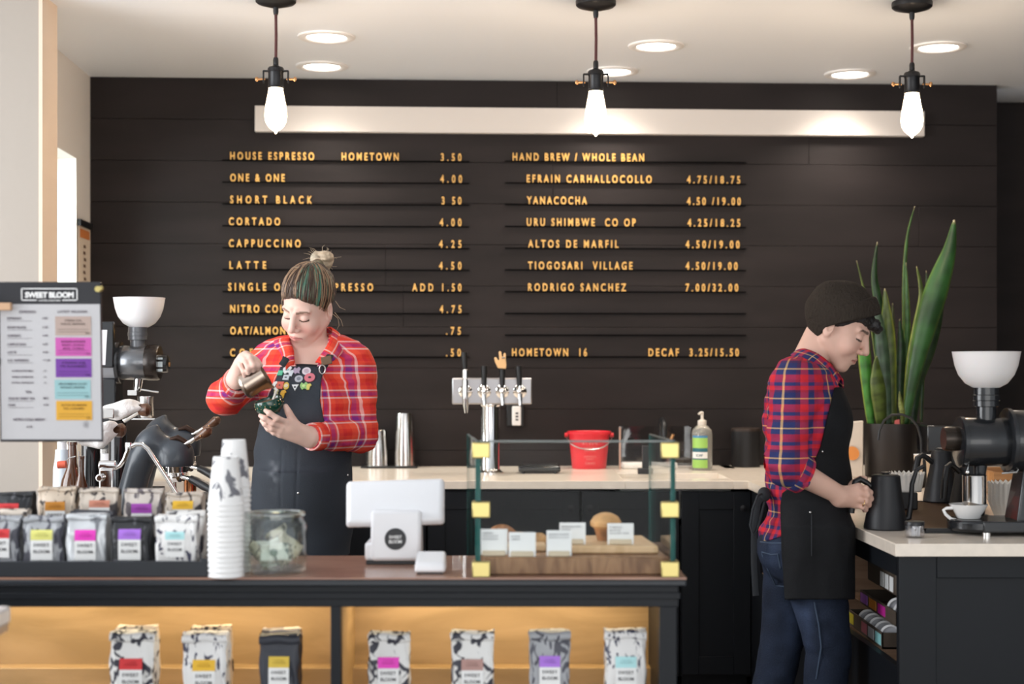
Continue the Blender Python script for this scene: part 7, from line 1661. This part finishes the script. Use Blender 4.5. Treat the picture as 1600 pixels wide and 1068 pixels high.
# jeans
def p_legs(p):
    d = np.minimum(d_chain(p, [P2(1270, 880, -.07), P2(1295, 1015, -.085), Vector((P2(1268, 0).x, YP-.05, .09))], [.094, .066, .052]), d_chain(p, [P2(1242, 880, .075), P2(1220, 1010, .085), Vector((P2(1180, 0).x, YP+.09, .09))], [.092, .064, .052]))
    d = smin(d, d_ell(p, P2(1256, 862, 0), (.132, .158, .090)), .035); d = smin(d, d_ell(p, P2(1256, 850, 0), (.134, .158, .120)), .02); d = d-.003*vnoise(p, (20, 20, 36), 14)
    return np.maximum(d, p[:, 2]-P2(0, 829).z)
def p_jean_tone(v):
    px, py = pxy(v); c = np.tile(A(.0135, .0195, .036), (len(v), 1)); w = np.exp(-(((px-1240)/14)**2+((py-975)/40)**2))+.8*np.exp(-(((px-1205)/16)**2+((py-870)/30)**2))+.8*np.exp(-(((px-1262)/10)**2+((py-965)/45)**2)); c = c*(1+1.6*np.clip(w, 0, 1)[:, None]); return c*(1+.3*vnoise(v, 30, 3)[:, None])
je = sdf_obj('jeans', p_legs, Vector((P2(1120, 0).x, YP-.26, .03)), Vector((P2(1350, 0).x, YP+.26, P2(0, 830).z)), .0045, attr_mat('worn_blue_denim', .8, bump=.3, bscale=220, spec=.2), pt, tone=p_jean_tone)
m_seam = mat('denim_seam', (.05, .075, .12), .8)
sq = lambda a, b: surf(p_legs, a, b, 4.3, 5.2)+Vector((0, -.0015, 0))
for pts in ([(1190, 862), (1205, 866), (1215, 865), (1219, 886), (1226, 914)], [(1190, 864), (1200, 890), (1212, 914), (1226, 916)], [(1188, 846), (1205, 848), (1224, 848)], [(1272, 940), (1279, 975), (1283, 1010), (1275, 1060)]):
    MB().tube([sq(*a) for a in pts], .0022, 6).build('stitched_seam', m_seam, je)
for x, y in ((P2(1268, 0).x-.03, YP-.05), (P2(1180, 0).x+.04, YP+.09)): MB().ball((x, y, .045), (.122, .046, .044), 20).build('shoe', m_blk, pt)
# apron
def p_apronf(p):
    px, py = pxy(p); base = p_torso(p)-.020-.002*vnoise(p, (14, 14, 20), 15)
    q = p-A(*P2(1263, 850)); sk = ((np.abs(q[:, 0]/.123)**3.2+np.abs(q[:, 1]/.180)**3.2)**(1/3.2)-1)*.10-.002*vnoise(p, (30, 30, 8), 16)
    tp = np.clip((py-782)/40., 0, 1); d = np.where(py > 782, base*(1-tp)+sk*tp, base)
    edge = np.interp(py, [580, 604, 650, 700, 738, 770, 790, 860, 936], [1312, 1304, 1293, 1281, 1264, 1222, 1219, 1221, 1226])
    reg = np.maximum((edge-px)/531., p[:, 2]-P2(0, 604).z); reg = np.maximum(reg, (py-936)/531.)
    return np.maximum(d, reg*.8)
m_apr2 = mat('black_apron_cloth', (.0075, .0078, .0090), .8, vary=.3, vscale=10, bump=.2, bscale=240, spec=.25)
ap2 = sdf_obj('apron', p_apronf, Vector((P2(1205, 0).x, YP-.24, P2(0, 945).z)), Vector((P2(1350, 0).x, YP+.24, P2(0, 595).z)), .0034, m_apr2, pt)
m_tan_strap = mat('grey_brown_webbing', (.085, .07, .06), .8)
MB().tube([P2(1221, 583, -.12), P2(1228, 574, -.118), P2(1243, 567, -.118), P2(1262, 566, -.122), P2(1280, 574, -.118), P2(1294, 588, -.10), P2(1305, 606, -.085)], [.011]*7, 10, flat=.3, up=(0, 0, 1)).build('shoulder_strap', m_tan_strap, ap2)
MB().tube([P2(1196, 768, -.05), P2(1184, 774, -.08), P2(1176, 795, -.09), P2(1172, 820, -.09), P2(1176, 835, -.09), P2(1183, 828, -.085), P2(1189, 806, -.07), P2(1195, 782, -.05)], .0035, 8).build('tie_loop', m_strap, ap2)
MB().tube([P2(1196, 770, -.05), P2(1184, 785, -.07), P2(1178, 830, -.08), P2(1178, 880, -.08), P2(1181, 930, -.08)], [.010]*5, 8, flat=.25, up=(0, -1, 0)).build('tie_tail', m_strap, ap2)
MB().ball(P2(1194, 772, -.05), (.02, .02, .022), 14).build('tie_knot', m_strap, ap2)
for px, py in ((1266, 800), (1285, 705)): p_ = surf(p_apronf, px, py, 4.3); MB().ball(p_, (.0035, .003, .0035), 10).build('rivet', m_steel, ap2)
MB().tube([surf(p_apronf, 1268, y, 4.3)+Vector((0, -.001, 0)) for y in (803, 825, 850, 868)], .0016, 6).build('pen_pocket_seam', m_strap, ap2)
